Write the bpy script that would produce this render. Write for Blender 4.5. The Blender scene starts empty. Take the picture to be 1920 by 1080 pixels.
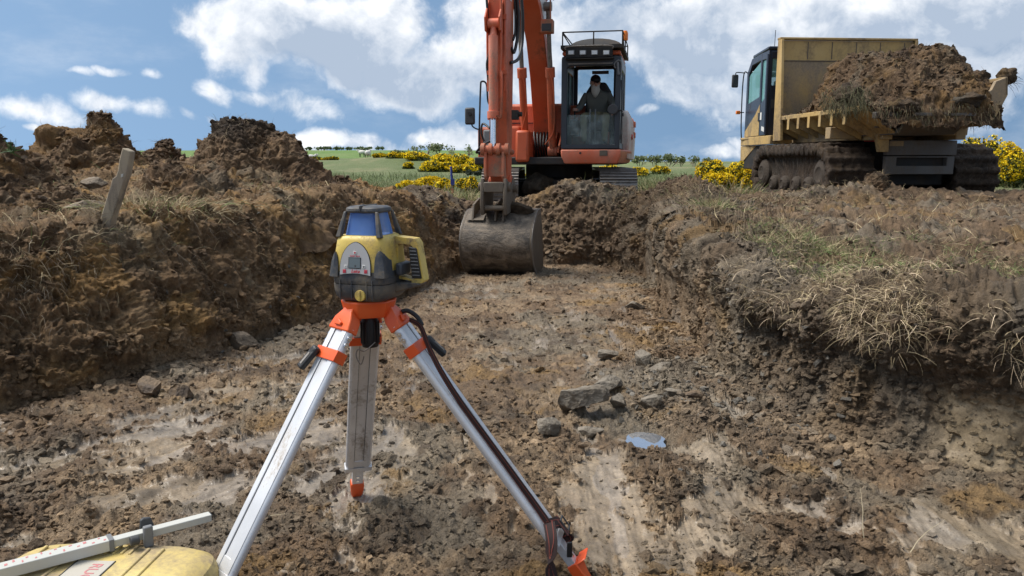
import bpy, bmesh, math, os
import numpy as np
from mathutils import Vector, Matrix
R = math.radians
PI = math.pi
SC = bpy.context.scene
COL = SC.collection
QL = float(os.environ.get('TQ', '1'))          # mesh density factor for quick looks

# ------------------------------------------------------------------ camera
PITCH = 9.4
FPX = 1450.0
CAMZ = 1.3
cam_d = bpy.data.cameras.new('camera'); cam = bpy.data.objects.new('camera', cam_d); COL.objects.link(cam)
cam.location = (0, 0, CAMZ); cam.rotation_euler = (R(90 - PITCH), 0, 0)
cam_d.sensor_width = 36; cam_d.lens = 36 * FPX / 1920; cam_d.clip_start = 0.05; cam_d.clip_end = 3000
SC.camera = cam
SC.view_settings.view_transform = 'Standard'; SC.view_settings.look = 'None'
SC.view_settings.gamma = 1; SC.view_settings.exposure = 1.2
SC.render.engine = 'CYCLES'
SC.cycles.max_bounces = 6; SC.cycles.diffuse_bounces = 2; SC.cycles.glossy_bounces = 3
SC.cycles.transmission_bounces = 6; SC.cycles.transparent_max_bounces = 8
SC.cycles.caustics_reflective = False; SC.cycles.caustics_refractive = False

_c, _s = math.cos(R(PITCH)), math.sin(R(PITCH))
def raydir(px, py):
    x = (px - 960) / FPX; u = (540 - py) / FPX
    return (x, _c + u * _s, -_s + u * _c)
def at(px, py, Y):
    """real point at distance Y in front of where the photographer stood"""
    d = raydir(px, py); k = Y / d[1]
    return Vector((d[0] * k, Y, CAMZ + d[2] * k))
def azel(px, py):
    d = raydir(px, py)
    return math.atan2(d[0], d[1]), math.atan2(d[2], math.hypot(d[0], d[1]))

# ------------------------------------------------------------------ node helper
class NT:
    def __init__(s, tree): s.t = tree; s.n = tree.nodes; s.l = tree.links
    def new(s, typ, **kw):
        n = s.n.new(typ)
        for k, v in kw.items(): setattr(n, k, v)
        return n
    def put(s, sock, v):
        if isinstance(v, bpy.types.NodeSocket): s.l.new(v, sock)
        elif v is not None: sock.default_value = v
    def math(s, op, a, b=None, c=None, clamp=False):
        n = s.new('ShaderNodeMath', operation=op); n.use_clamp = clamp
        s.put(n.inputs[0], a); s.put(n.inputs[1], b)
        if c is not None: s.put(n.inputs[2], c)
        return n.outputs[0]
    def vmath(s, op, a, b=None):
        n = s.new('ShaderNodeVectorMath', operation=op); s.put(n.inputs[0], a); s.put(n.inputs[1], b)
        return n.outputs['Value'] if op in ('LENGTH', 'DOT_PRODUCT') else n.outputs[0]
    def noise(s, vec, scale, detail=4, rough=0.55, dist=0.0):
        n = s.new('ShaderNodeTexNoise'); s.put(n.inputs['Vector'], vec)
        n.inputs['Scale'].default_value = scale; n.inputs['Detail'].default_value = detail
        n.inputs['Roughness'].default_value = rough; n.inputs['Distortion'].default_value = dist
        return n.outputs['Fac']
    def ramp(s, v, a, b, lo=0.0, hi=1.0, smooth=True):
        n = s.new('ShaderNodeMapRange'); n.interpolation_type = 'SMOOTHSTEP' if smooth else 'LINEAR'
        s.put(n.inputs[0], v); s.put(n.inputs[1], a); s.put(n.inputs[2], b); s.put(n.inputs[3], lo); s.put(n.inputs[4], hi)
        return n.outputs[0]
    def mix(s, f, a, b, mode='MIX'):
        n = s.new('ShaderNodeMix', data_type='RGBA', blend_type=mode)
        s.put(n.inputs[0], f)
        for i, v in ((6, a), (7, b)):
            if isinstance(v, (tuple, list)) and len(v) == 3: v = (*v, 1)
            s.put(n.inputs[i], v)
        return n.outputs[2]
    def xyz(s, x, y, z):
        n = s.new('ShaderNodeCombineXYZ'); s.put(n.inputs[0], x); s.put(n.inputs[1], y); s.put(n.inputs[2], z)
        return n.outputs[0]

# ------------------------------------------------------------------ sky with clouds
SUN_EL, SUN_AZ = R(58), R(-82)      # azimuth from +Y towards +X
w = bpy.data.worlds.new('World'); SC.world = w; w.use_nodes = True
T = NT(w.node_tree); T.n.clear()
sky = T.new('ShaderNodeTexSky', sky_type='NISHITA'); sky.sun_disc = False
sky.sun_elevation = SUN_EL; sky.sun_rotation = SUN_AZ; sky.air_density = 1.0; sky.dust_density = 0.6; sky.ozone_density = 2.0
tc = T.new('ShaderNodeTexCoord')
svec = T.vmath('NORMALIZE', T.vmath('ADD', T.vmath('MULTIPLY', tc.outputs['Generated'], (1, 1, .55)), (0, 0, .42))); T.l.new(svec, sky.inputs[0])
sep = T.new('ShaderNodeSeparateXYZ'); T.l.new(tc.outputs['Generated'], sep.inputs[0])
X, Y, Z = sep.outputs
az = T.math('ARCTAN2', X, Y); el = T.math('ARCSINE', Z)
# clouds are laid out by compass direction and height above the horizon
elv = T.math('MULTIPLY', el, 1.0)
uv = T.xyz(az, elv, 0.0)
def blob(px, py, rx, ry, rot=0.0, gain=1.0, vec=None):
    a, e = azel(px, py)
    s1 = T.vmath('SUBTRACT', vec or uv, (a, e, 0))
    m = T.new('ShaderNodeMapping', vector_type='TEXTURE'); T.put(m.inputs[0], s1)
    m.inputs['Rotation'].default_value = (0, 0, -R(rot)); m.inputs['Scale'].default_value = (rx / FPX, ry / FPX, 1)
    d = T.vmath('LENGTH', m.outputs[0])
    return T.ramp(d, 0.0, 1.45, gain, 0.0)
def blobs(lst):
    o = None
    for b in lst:
        v = blob(*b); o = v if o is None else T.math('MAXIMUM', o, v)
    return o
cover_l = [(470, 40, 170, 60, 0, 1), (600, 85, 190, 75, 12, 1), (720, 60, 110, 90, 0, 1), (760, 150, 160, 60, 10, .9), (860, 120, 150, 80, 0, .9), (430, 95, 80, 50, 20, .62),
           (640, 130, 130, 60, 25, .8), (470, 130, 40, 45, 0, .5), (560, 190, 110, 36, 12, .62), (400, 165, 38, 26, 20, .5), (470, 172, 50, 18, 10, .5), (590, 125, 30, 25, 0, .55),
           (70, 200, 100, 30, 8, .62), (200, 188, 55, 22, 10, .64), (285, 210, 70, 28, 14, .48), (352, 217, 26, 18, 20, .5), (150, 132, 40, 12, 5, .5), (207, 130, 38, 10, 0, .54), (290, 131, 30, 14, 20, .44),
           (66, 231, 20, 7, 0, .55), (405, 224, 40, 12, 8, .46), (640, 268, 190, 26, 3, .62), (850, 262, 120, 32, 0, .6), (960, 60, 170, 150, 0, .95), (1150, 60, 180, 90, 0, .85),
           (1010, 190, 100, 90, 0, .62), (1400, 60, 330, 110, 0, 1.0), (1700, 40, 300, 110, 0, 1.0), (1280, 160, 140, 70, 25, .78), (1230, 140, 60, 50, 50, .75), (1370, 190, 120, 50, 0, .62), (1350, 278, 70, 26, -10, .66),
           (1385, 262, 40, 26, 0, .7), (1800, 160, 200, 110, 0, .62), (1210, 210, 60, 16, 0, .45), (1560, 140, 200, 110, 0, .85)]
grey_l = [(640, 130, 210, 75, 12, 1), (780, 165, 200, 70, 8, 1), (900, 200, 130, 60, 0, .8), (1100, 45, 200, 60, 0, .6), (1300, 120, 150, 110, 0, .85), (1330, 235, 110, 30, 0, .5), (1640, 130, 170, 80, 0, .6), (1850, 110, 170, 150, 0, 1),
          (560, 60, 80, 40, 20, .5), (1450, 150, 100, 60, 0, .6), (1000, 120, 90, 120, 0, .75), (1150, 90, 190, 110, 0, .85), (1440, 150, 240, 90, 0, .95), (1700, 150, 210, 120, 0, .9), (1280, 60, 120, 60, 0, .8), (1560, 80, 90, 50, 0, .6)]
def cloudf(vec):
    wn = T.new('ShaderNodeTexNoise'); T.put(wn.inputs['Vector'], vec); wn.inputs['Scale'].default_value = 9; wn.inputs['Detail'].default_value = 5
    wv = T.vmath('SUBTRACT', wn.outputs['Color'], (0.5, 0.5, 0.5))
    ws = T.new('ShaderNodeVectorMath', operation='SCALE'); T.put(ws.inputs[0], wv); ws.inputs[3].default_value = 0.055
    v2 = T.vmath('ADD', vec, ws.outputs[0])
    n1 = T.math('ADD', T.math('MULTIPLY', T.noise(v2, 10, 9, 0.58, 0.0), 0.8), T.math('MULTIPLY', T.noise(v2, 34, 6, 0.62, 0.3), 0.2))
    return v2, n1
v2, n1 = cloudf(uv)
base = blobs([b + (v2,) for b in cover_l])
# outside the picture: broken cloud of the same kind all round
o_az = T.ramp(T.math('ABSOLUTE', az), 0.62, 0.85); o_el = T.ramp(el, 0.24, 0.42)
outm = T.math('MAXIMUM', o_az, o_el)
nb = T.noise(T.xyz(az, T.math('MULTIPLY', el, 1.6), 3.7), 2.2, 3, 0.5)
base = T.math('MAXIMUM', base, T.math('MULTIPLY', outm, T.ramp(nb, 0.40, 0.62, 0.15, 0.85)))
dens = T.math('ADD', base, T.math('MULTIPLY', T.math('SUBTRACT', n1, 0.5), 1.75))
up = T.vmath('ADD', uv, (-0.010, 0.022, 0.0))
v3, n2 = cloudf(up)
relief = T.math('SUBTRACT', n1, n2)
cover = T.math('MULTIPLY', T.ramp(dens, 0.26, 0.68), 0.97)
wisp = T.ramp(T.noise(T.xyz(T.math('MULTIPLY', az, 0.8), T.math('MULTIPLY', el, 2.0), 1.0), 5.5, 6, 0.6), 0.46, 0.78, 0.0, 0.30)
cover = T.math('MAXIMUM', cover, wisp)
grey = T.math('MAXIMUM', blobs([b + (v2,) for b in grey_l]), T.math('MULTIPLY', outm, 0.55))
thick = T.ramp(dens, 0.45, 1.15)
g = T.math('MULTIPLY', grey, T.ramp(dens, 0.30, 0.80))
lit = T.math('ADD', T.math('SUBTRACT', 0.87, T.math('MULTIPLY', g, 0.76)), T.math('MULTIPLY', relief, 2.6))
lit = T.math('MAXIMUM', T.math('MINIMUM', lit, 1.12), 0.30)
ccol = T.mix(T.ramp(lit, 0.30, 1.0, smooth=False), (0.40, 0.48, 0.60), (0.92, 0.94, 0.97))
# clouds are dimmer the lower and farther they stand, like the blue behind them
hz = T.ramp(el, -0.02, 0.30)
skyc = T.new('ShaderNodeVectorMath', operation='SCALE'); T.put(skyc.inputs[0], sky.outputs[0]); skyc.inputs[3].default_value = 0.90
CLOUD = 7.0
cs = T.new('ShaderNodeVectorMath', operation='SCALE'); T.put(cs.inputs[0], ccol); cs.inputs[3].default_value = CLOUD
fin = T.mix(cover, T.mix(1.0, skyc.outputs[0], (0.98, 1.02, 0.93), 'MULTIPLY'), cs.outputs[0])
bg = T.new('ShaderNodeBackground'); T.put(bg.inputs[0], fin); bg.inputs[1].default_value = 0.073
out = T.new('ShaderNodeOutputWorld'); T.l.new(bg.outputs[0], out.inputs[0])

sd = bpy.data.lights.new('sun', 'SUN'); so = bpy.data.objects.new('sun', sd); COL.objects.link(so)
sd.energy = 2.2; sd.angle = R(32); sd.color = (1.0, 0.95, 0.88)
sdir = Vector((math.sin(SUN_AZ) * math.cos(SUN_EL), math.cos(SUN_AZ) * math.cos(SUN_EL), math.sin(SUN_EL)))
so.rotation_euler = (-sdir).to_track_quat('-Z', 'Y').to_euler(); so.location = sdir * 30

# ------------------------------------------------------------------ numpy noise
F = np.float32
def _hash(ix, iy, iz, seed):
    h = (ix.astype(np.uint32) * np.uint32(0x8da6b343)) ^ (iy.astype(np.uint32) * np.uint32(0xd8163841)) ^ (iz.astype(np.uint32) * np.uint32(0xcb1ab31f)) ^ np.uint32((seed * 0x9E3779B1) & 0xffffffff)
    h ^= h >> np.uint32(15); h *= np.uint32(0x2c1b3c6d); h ^= h >> np.uint32(12); h *= np.uint32(0x297a2d39); h ^= h >> np.uint32(15)
    return h
_G = np.array([(1,1,0),(-1,1,0),(1,-1,0),(-1,-1,0),(1,0,1),(-1,0,1),(1,0,-1),(-1,0,-1),(0,1,1),(0,-1,1),(0,1,-1),(0,-1,-1),(1,1,0),(0,-1,1),(-1,1,0),(0,-1,-1)], F)
def _chunk(fn, P, n=160000):
    if len(P) <= n: return fn(P)
    rs = [fn(P[i:i + n]) for i in range(0, len(P), n)]
    return np.concatenate(rs) if not isinstance(rs[0], tuple) else tuple(np.concatenate(c) for c in zip(*rs))
def pn(P, sc, seed=0):
    """gradient noise, about -1..1; sc = feature size in metres (scalar or 3)"""
    def f(P):
        Q = (P / np.asarray(sc, F)).astype(F) + F(seed * 3.17); I = np.floor(Q).astype(np.int64); f_ = Q - I; f_ = f_.astype(F)
        u = f_ * f_ * f_ * (f_ * (f_ * 6 - 15) + 10)
        r = None; v = {}
        for dx in (0, 1):
            for dy in (0, 1):
                for dz in (0, 1):
                    g = _G[_hash(I[:, 0] + dx, I[:, 1] + dy, I[:, 2] + dz, seed) & np.uint32(15)]
                    v[dx, dy, dz] = g[:, 0] * (f_[:, 0] - dx) + g[:, 1] * (f_[:, 1] - dy) + g[:, 2] * (f_[:, 2] - dz)
        L = lambda a, b, t: a + (b - a) * t
        x0 = L(v[0,0,0], v[1,0,0], u[:, 0]); x1 = L(v[0,1,0], v[1,1,0], u[:, 0]); x2 = L(v[0,0,1], v[1,0,1], u[:, 0]); x3 = L(v[0,1,1], v[1,1,1], u[:, 0])
        return L(L(x0, x1, u[:, 1]), L(x2, x3, u[:, 1]), u[:, 2])
    return _chunk(f, P)
def fbm(P, sc, oct=4, seed=0, gain=0.5):
    sc = np.asarray(sc, F); r = 0; a = 1.0
    for i in range(oct):
        r = r + a * pn(P, sc / 2.03 ** i, seed + i * 7); a *= gain
    return r
def ridg(P, sc, oct=4, seed=0, gain=0.5):
    sc = np.asarray(sc, F); r = 0; a = 1.0
    for i in range(oct):
        r = r + a * (1 - 2.2 * np.abs(pn(P, sc / 2.07 ** i, seed + i * 7))); a *= gain
    return r
def worley(P, sc, seed=0):
    def f(P):
        Q = P / np.asarray(sc, F); I = np.floor(Q).astype(np.int64)
        F1 = np.full(len(P), 9, F); F2 = F1.copy(); ID = np.zeros(len(P), np.uint32)
        for dx in (-1, 0, 1):
            for dy in (-1, 0, 1):
                for dz in (-1, 0, 1):
                    h = _hash(I[:, 0] + dx, I[:, 1] + dy, I[:, 2] + dz, seed)
                    ox = (h & np.uint32(1023)).astype(F) / 1023; oy = ((h >> np.uint32(10)) & np.uint32(1023)).astype(F) / 1023; oz = ((h >> np.uint32(20)) & np.uint32(1023)).astype(F) / 1023
                    d = (I[:, 0] + dx + ox - Q[:, 0]) ** 2 + (I[:, 1] + dy + oy - Q[:, 1]) ** 2 + (I[:, 2] + dz + oz - Q[:, 2]) ** 2
                    d = d.astype(F); n = d < F1
                    F2 = np.where(n, F1, np.minimum(F2, d)); F1 = np.where(n, d, F1); ID = np.where(n, h, ID)
        return np.sqrt(F1), np.sqrt(F2), (ID >> np.uint32(8)).astype(F) / F(2 ** 24)
    return _chunk(f, P)
def sst(a, b, x):
    t = np.clip((x - a) / (b - a), 0, 1); return t * t * (3 - 2 * t)
def clods(P, sc, seed, cover=0.6):
    """angular lumps: cell domes of unequal height, 0..1"""
    W = np.stack([pn(P, np.asarray(sc) * 0.8, seed + 31), pn(P, np.asarray(sc) * 0.8, seed + 32), pn(P, np.asarray(sc) * 0.8, seed + 33)], 1) * (np.asarray(sc, F) * 0.35)
    f1, f2, idn = worley(P + W, sc, seed)
    d = np.clip((f2 - f1) * 1.6, 0, 1)
    return (d * (1.7 - .7 * d)) * np.clip((idn - (1 - cover)) / max(cover, .01), 0, 1) ** 0.7, idn

# ------------------------------------------------------------------ shape of the land (before roughness)
TR = [(-9, -3), (-5.2, 0.6), (-3.9, 2.4), (-2.75, 3.75), (-2.1, 4.5), (-1.95, 5.6), (-1.55, 6.9), (-1.0, 8.8), (-0.72, 10.3), (-0.35, 11.0), (0.6, 11.1), (1.45, 10.9), (1.78, 10.0),
      (1.72, 8.8), (1.5, 7.4), (1.42, 6.0), (1.36, 4.7), (1.36, 3.85), (1.55, 3.50), (2.05, 3.05), (2.9, 2.7), (4.2, 1.9), (9, -3)]
TRP = np.array(TR, np.float64)
def trench_d(x, y):
    """signed distance to the foot of the trench walls, + outside"""
    x = np.asarray(x, np.float64); y = np.asarray(y, np.float64)
    best = np.full(x.shape, 1e9); ins = np.zeros(x.shape, bool)
    n = len(TRP)
    for i in range(n):
        a = TRP[i]; b = TRP[(i + 1) % n]; e = b - a
        t = np.clip(((x - a[0]) * e[0] + (y - a[1]) * e[1]) / (e @ e), 0, 1)
        d = (x - a[0] - t * e[0]) ** 2 + (y - a[1] - t * e[1]) ** 2
        best = np.minimum(best, d)
        c = ((a[1] > y) != (b[1] > y)) & (x < (b[0] - a[0]) * (y - a[1]) / (b[1] - a[1] + 1e-12) + a[0]); ins ^= c
    return np.where(ins, -1, 1) * np.sqrt(best)
def gs(x, y, cx, cy, sx, sy, rot=0):
    c, s = math.cos(R(rot)), math.sin(R(rot)); u = (x - cx) * c + (y - cy) * s; v = -(x - cx) * s + (y - cy) * c
    return np.exp(-(u / sx) ** 2 - (v / sy) ** 2)
def floor_z(y): return -0.033 * (np.clip(y, 3.5, 11) - 3.5)
def land(x, y):
    x = np.asarray(x, np.float64); y = np.asarray(y, np.float64)
    P = np.stack([x, y, 0 * x], -1).reshape(-1, 3)
    near = y < 30
    wob = (pn(P, 0.75, 3) * 0.14 + pn(P, 0.28, 4) * 0.05).reshape(x.shape)
    d = trench_d(x, y) + wob
    fz = floor_z(y)
    right = sst(0.3, 1.2, x) ; end = sst(9.6, 10.7, y) * (1 - sst(1.9, 2.4, x)) * sst(-1.6, -.5, x)
    lip = (pn(P, 0.9, 9) * 0.06).reshape(x.shape)
    wdt = 0.72 * (1 - right) + 0.15 * right + 0.45 * end * 1 + lip
    # natural ground beside the trench
    gl = 0.80 - 0.30 * sst(6.5, 11.5, y)
    gr = 0.50 + 0.16 * sst(3.8, 6.5, y) + 0.12 * sst(1.45, 1.95, x) * sst(4.6, 3.4, y) * 1.5
    sx = sst(-0.6, 1.4, x)
    top = gl * (1 - sx) + gr * sx
    t = np.clip(d / np.maximum(wdt, .10), 0, 1)
    prof = (t ** 0.85) * (1 - right) + (1 - (1 - t) ** 2.2) * right
    prof = prof * prof * (3 - 2 * prof) * 0.45 + prof * 0.55
    out = sst(0.0, 0.9, d)
    berm = 0.42 * gs(x, y, -5.0, 8.2, 2.2, 1.3, -8) + 0.40 * gs(x, y, -3.3, 9.0, 1.5, 1.0, -30) + 0.42 * gs(x, y, -2.1, 10.2, 0.9, .8, -45) + 0.36 * gs(x, y, -1.35, 11.6, .75, .55, -20) \
        + 0.35 * gs(x, y, -6.4, 6.8, 1.0, 1.4)
    berm = berm + 0.42 * gs(x, y, 0.75, 11.9, 1.25, .42, -3) + 0.33 * gs(x, y, 2.35, 10.2, .42, .9, 8) + .10 * gs(x, y, 4.6, 11.3, 1.2, .6)
    berm = berm + 0.26 * gs(x, y, 8.4, 11.1, .9, .6) + 0.25 * gs(x, y, 6.0, 10.9, 2.2, .5)
    z = fz + (top - fz) * prof + berm * np.clip(d / .5, 0, 1) * (1 - sst(13.0, 14.5, y) * 0)
    # the machine stands on level ground
    z = z * 1.0
    mach = gs(x, y, 0.8, 14.6, 2.6, 2.2); z = z * (1 - mach) + 0.50 * mach
    mach = sst(0, 1, 1.6 * gs(x, y, 6.6, 14.0, 2.3, 2.6)); z = z * (1 - mach) + 0.66 * mach
    # spoil churned up against the foot of the left wall
    z = z + 0.10 * gs(x, y, -2.35, 5.0, .4, 1.0, 20) * (d < 2)
    # broken ground and the hollow of the puddle
    z = z + 0.07 * gs(x, y, 0.95, 4.35, .45, .5) - 0.075 * gs(x, y, 0.64, 3.55, .24, .20)
    # fields
    f = sst(16, 30, y)
    fld = 0.35 + 0.25 * sst(22, 45, y) + 0.75 * sst(40, 95, y) + 1.7 * sst(80, 150, y) + 0.05 * np.sin(y * .11 + x * .05)
    fld = fld + 0.8 * gs(x, y, -8, 66, 7, 12) - 2.1 * sst(0, 18, x) * sst(50, 120, y) - 6.0 * sst(190, 380, y)
    z = z * (1 - f) + fld * f
    return z, d, right, end
# ------------------------------------------------------------------ materials
MATS = {}
def bsdf(name):
    m = bpy.data.materials.new(name); m.use_nodes = True; t = NT(m.node_tree); b = t.n['Principled BSDF']
    MATS[name] = m; return m, t, b
def bump(t, b, h, dist, strength=1.0):
    n = t.new('ShaderNodeBump'); t.put(n.inputs['Height'], h); n.inputs['Distance'].default_value = dist; n.inputs['Strength'].default_value = strength
    t.l.new(n.outputs[0], b.inputs['Normal']); return n
def earth_material(name, fine=1.0, roughadd=0.0):
    m, t, b = bsdf(name)
    at_ = t.new('ShaderNodeAttribute', attribute_name='tint'); wet = t.new('ShaderNodeAttribute', attribute_name='wet'); slick = t.new('ShaderNodeAttribute', attribute_name='slick')
    g = t.new('ShaderNodeNewGeometry'); P = g.outputs['Position']
    n1 = t.noise(P, 26, 6, 0.62); n2 = t.noise(P, 140, 4, 0.6)
    k = t.math('MULTIPLY', t.ramp(n1, 0.28, 0.74, 0.66, 1.34, False), t.ramp(n2, 0.3, 0.7, 0.80, 1.20, False))
    k = t.math('ADD', t.math('MULTIPLY', t.math('SUBTRACT', k, 1.0), fine), 1.0)
    s = t.new('ShaderNodeVectorMath', operation='SCALE'); t.put(s.inputs[0], at_.outputs['Color']); t.put(s.inputs[3], k)
    t.put(b.inputs['Base Color'], s.outputs[0])
    r = t.math('SUBTRACT', 0.92 + roughadd, t.math('MULTIPLY', wet.outputs['Fac'], t.ramp(n1, 0.35, 0.62, 0.35, 0.78)))
    t.put(b.inputs['Roughness'], r); b.inputs['Specular IOR Level'].default_value = 0.35
    n3 = t.noise(P, 70, 7, 0.68); h = t.math('ADD', t.math('MULTIPLY', n3, 0.8), t.math('MULTIPLY', n2, 0.25))
    r = t.math('SUBTRACT', r, t.math('MULTIPLY', slick.outputs['Fac'], t.ramp(t.noise(P, 7, 4, .6), .35, .65, .02, .30)))
    t.put(b.inputs['Roughness'], t.math('MAXIMUM', r, .24))
    bn = bump(t, b, h, 0.026 * fine, 1.0); t.put(bn.inputs['Strength'], t.math('SUBTRACT', 1.0, t.math('MULTIPLY', slick.outputs['Fac'], .80)))
    return m
earth_material('earth')
def strand_material(name, rough=0.8, trans=0.0):
    m, t, b = bsdf(name); a = t.new('ShaderNodeAttribute', attribute_name='tint')
    t.put(b.inputs['Base Color'], a.outputs['Color']); b.inputs['Roughness'].default_value = rough; b.inputs['Specular IOR Level'].default_value = 0.25
    if trans:
        tr = t.new('ShaderNodeBsdfTranslucent'); t.put(tr.inputs[0], a.outputs['Color']); mx = t.new('ShaderNodeMixShader'); mx.inputs[0].default_value = trans
        t.l.new(b.outputs[0], mx.inputs[1]); t.l.new(tr.outputs[0], mx.inputs[2]); t.l.new(mx.outputs[0], t.n['Material Output'].inputs[0])
    return m
strand_material('strands'); strand_material('leaves', 0.7, 0.25)

# ------------------------------------------------------------------ mesh from arrays
def mesh_np(name, V, Fq, mat, tint=None, wet=None, smooth=True, parent=None, loc=None, slick=None):
    """V (n,3), Fq (m,k) one polygon size"""
    me = bpy.data.meshes.new(name); V = np.asarray(V, F); Fq = np.asarray(Fq, np.int32); k = Fq.shape[1]
    me.vertices.add(len(V)); me.vertices.foreach_set('co', V.ravel())
    me.loops.add(Fq.size); me.loops.foreach_set('vertex_index', Fq.ravel())
    me.polygons.add(len(Fq)); me.polygons.foreach_set('loop_start', np.arange(0, Fq.size, k, dtype=np.int32))
    me.polygons.foreach_set('use_smooth', np.full(len(Fq), smooth))
    me.update(calc_edges=True)
    if tint is not None:
        a = me.attributes.new('tint', 'FLOAT_COLOR', 'POINT'); c = np.ones((len(V), 4), F); c[:, :3] = tint; a.data.foreach_set('color', c.ravel())
    if wet is not None:
        a = me.attributes.new('wet', 'FLOAT', 'POINT'); a.data.foreach_set('value', np.asarray(wet, F))
    if slick is not None:
        a = me.attributes.new('slick', 'FLOAT', 'POINT'); a.data.foreach_set('value', np.asarray(slick, F))
    me.materials.append(MATS[mat]); o = bpy.data.objects.new(name, me); COL.objects.link(o)
    if parent is not None: o.parent = parent
    if loc is not None: o.location = loc
    return o
def grid_faces(nr, nc, wrap=False):
    i = np.arange(nr - 1)[:, None]; j = np.arange(nc if wrap else nc - 1)[None, :]; j2 = (j + 1) % nc
    return np.stack([i * nc + j, i * nc + j2, (i + 1) * nc + j2, (i + 1) * nc + j], -1).reshape(-1, 4)
def props(o, label=None, cat=None, group=None, kind=None):
    if label: o['label'] = label
    if cat: o['category'] = cat
    if group: o['group'] = group
    if kind: o['kind'] = kind
    return o

C_ = lambda *a: np.array(a, F)
DARK, BROWN, TAN, OCHRE, GREYC, PALE = C_(.055, .038, .024), C_(.130, .090, .056), C_(.27, .205, .135), C_(.185, .118, .048), C_(.155, .135, .105), C_(.40, .33, .245)
def lerp(a, b, t): return a + (b - a) * np.clip(t, 0, 1)[:, None]
def soil_tint(P, ochre=0.3, dark=0.3, grey=0.3, tan=0.3, seed=50):
    """own colour of dug soil: patches and crumbs of brown, ochre, grey and tan"""
    W = P + np.stack([pn(P, .12, seed + 5)] * 3, 1) * .05
    c = np.tile(BROWN, (len(P), 1))
    c = lerp(c, np.tile(TAN, (len(P), 1)), sst(.05 - tan * .5, .55 - tan * .3, fbm(W, .55, 4, seed, .65)) * .55 * min(1, tan * 2))
    c = lerp(c, np.tile(GREYC, (len(P), 1)), sst(.45 - grey, .75 - grey * .6, fbm(W, .8, 4, seed + 1, .6) + .15) * .8)
    c = lerp(c, np.tile(OCHRE, (len(P), 1)), sst(.50 - ochre * .8, .85 - ochre * .6, fbm(W, .6, 4, seed + 2, .6) + .1) * .75)
    c = lerp(c, np.tile(DARK, (len(P), 1)), sst(.45 - dark * .8, .75 - dark * .5, fbm(W, .30, 5, seed + 3, .7)) * .72)
    v = 1 + .30 * fbm(P, .05, 3, seed + 4, .7)
    return (c * v[:, None]).clip(.01, .8)

# ------------------------------------------------------------------ the ground sheet
def floor_at(px, py):
    d = raydir(px, py); y = 3.0
    for _ in range(12):
        k = (float(floor_z(np.array(y))) - CAMZ) / d[2]; y = d[1] * k
    return d[0] * k, y
OY = -0.8
def polar_rows(az_, nr, r0, r1):
    """distances along each bearing, spaced evenly as seen on the slope"""
    q = np.exp(np.linspace(math.log(r0), math.log(r1), 2600))
    A, Q = np.meshgrid(az_, q, indexing='ij'); z = land(np.sin(A) * Q, OY + np.cos(A) * Q)[0]
    el_ = np.arctan2(z - CAMZ, Q - .8); dphi = np.abs(np.diff(el_, axis=1)); dz = np.abs(np.diff(z, axis=1)); lr = np.diff(np.log(Q), axis=1)
    m = dphi + 0.10 * lr * (Q[:, 1:] < 40) + 0.03 * lr + 0.5 * dz / Q[:, 1:]
    k = 41; kern = np.ones(k) / k     # neighbours alike
    cum = np.concatenate([np.zeros((len(az_), 1)), np.cumsum(m, 1)], 1)
    cum /= cum[:, -1:]
    # smooth across bearings
    pad = np.cumsum(np.pad(cum, ((21, 20), (0, 0)), mode='edge'), 0); cum = (pad[41:] - pad[:-41]) / 41; cum = np.concatenate([cum, cum[-1:]])[:len(az_)]; cum = (cum - cum[:, :1]) / (cum[:, -1:] - cum[:, :1])
    u = np.linspace(0, 1, nr); out_ = np.empty((len(az_), nr))
    for i in range(len(az_)): out_[i] = np.interp(u, cum[i], q)
    return out_
NRW = int(1150 * QL)
_a = np.linspace(-36.5, 36.5, 4000); _w = 1 + 2.0 * sst(6.5, 8.5, _a) * sst(22, 18, _a) + .5 * sst(-33, -28, _a) * sst(-4, -8, _a); _cw = np.concatenate([[0], np.cumsum(_w[1:] + _w[:-1])]); NA = int(1500 * QL)
azs = np.concatenate([np.linspace(R(-100), R(-36.5), int(90 * QL), endpoint=False), np.radians(np.interp(np.linspace(0, 1, NA), _cw / _cw[-1], _a)), np.linspace(R(36.5), R(100), int(90 * QL) + 1)[1:]])
rr = polar_rows(azs, NRW, 1.45, 700.0)
AZ = np.repeat(azs[:, None], NRW, 1)
gx, gy = np.sin(AZ) * rr, OY + np.cos(AZ) * rr
gz, gd, gright, gend = land(gx, gy)
G3 = np.stack([gx, gy, gz], -1).astype(F)
t1 = np.gradient(G3, axis=0); t2 = np.gradient(G3, axis=1)
NN = np.cross(t2, t1); NN /= (np.linalg.norm(NN, axis=-1, keepdims=True) + 1e-9); NN[NN[..., 2] < 0] *= -1
steep = 1 - NN[..., 2].reshape(-1)
P0 = G3.reshape(-1, 3); N0 = NN.reshape(-1, 3); D0 = gd.reshape(-1); RT = gright.reshape(-1); EN = gend.reshape(-1)
Y0 = P0[:, 1]; X0 = P0[:, 0]
inside = sst(.12, -.12, D0)                    # trench floor
onwall = sst(-.05, .10, D0) * sst(1.05, .55, D0) * (Y0 < 13)
upper = sst(.35, .9, D0)
platR = sst(.15, .45, D0) * sst(0.9, 1.6, X0)
far = sst(12, 17, np.hypot(X0, Y0)); nearm = np.hypot(X0, Y0) < 30
idx = np.nonzero(nearm)[0]
def on(fn):
    o = np.zeros(len(P0), F); o[idx] = fn(P0[idx]); return o
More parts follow.
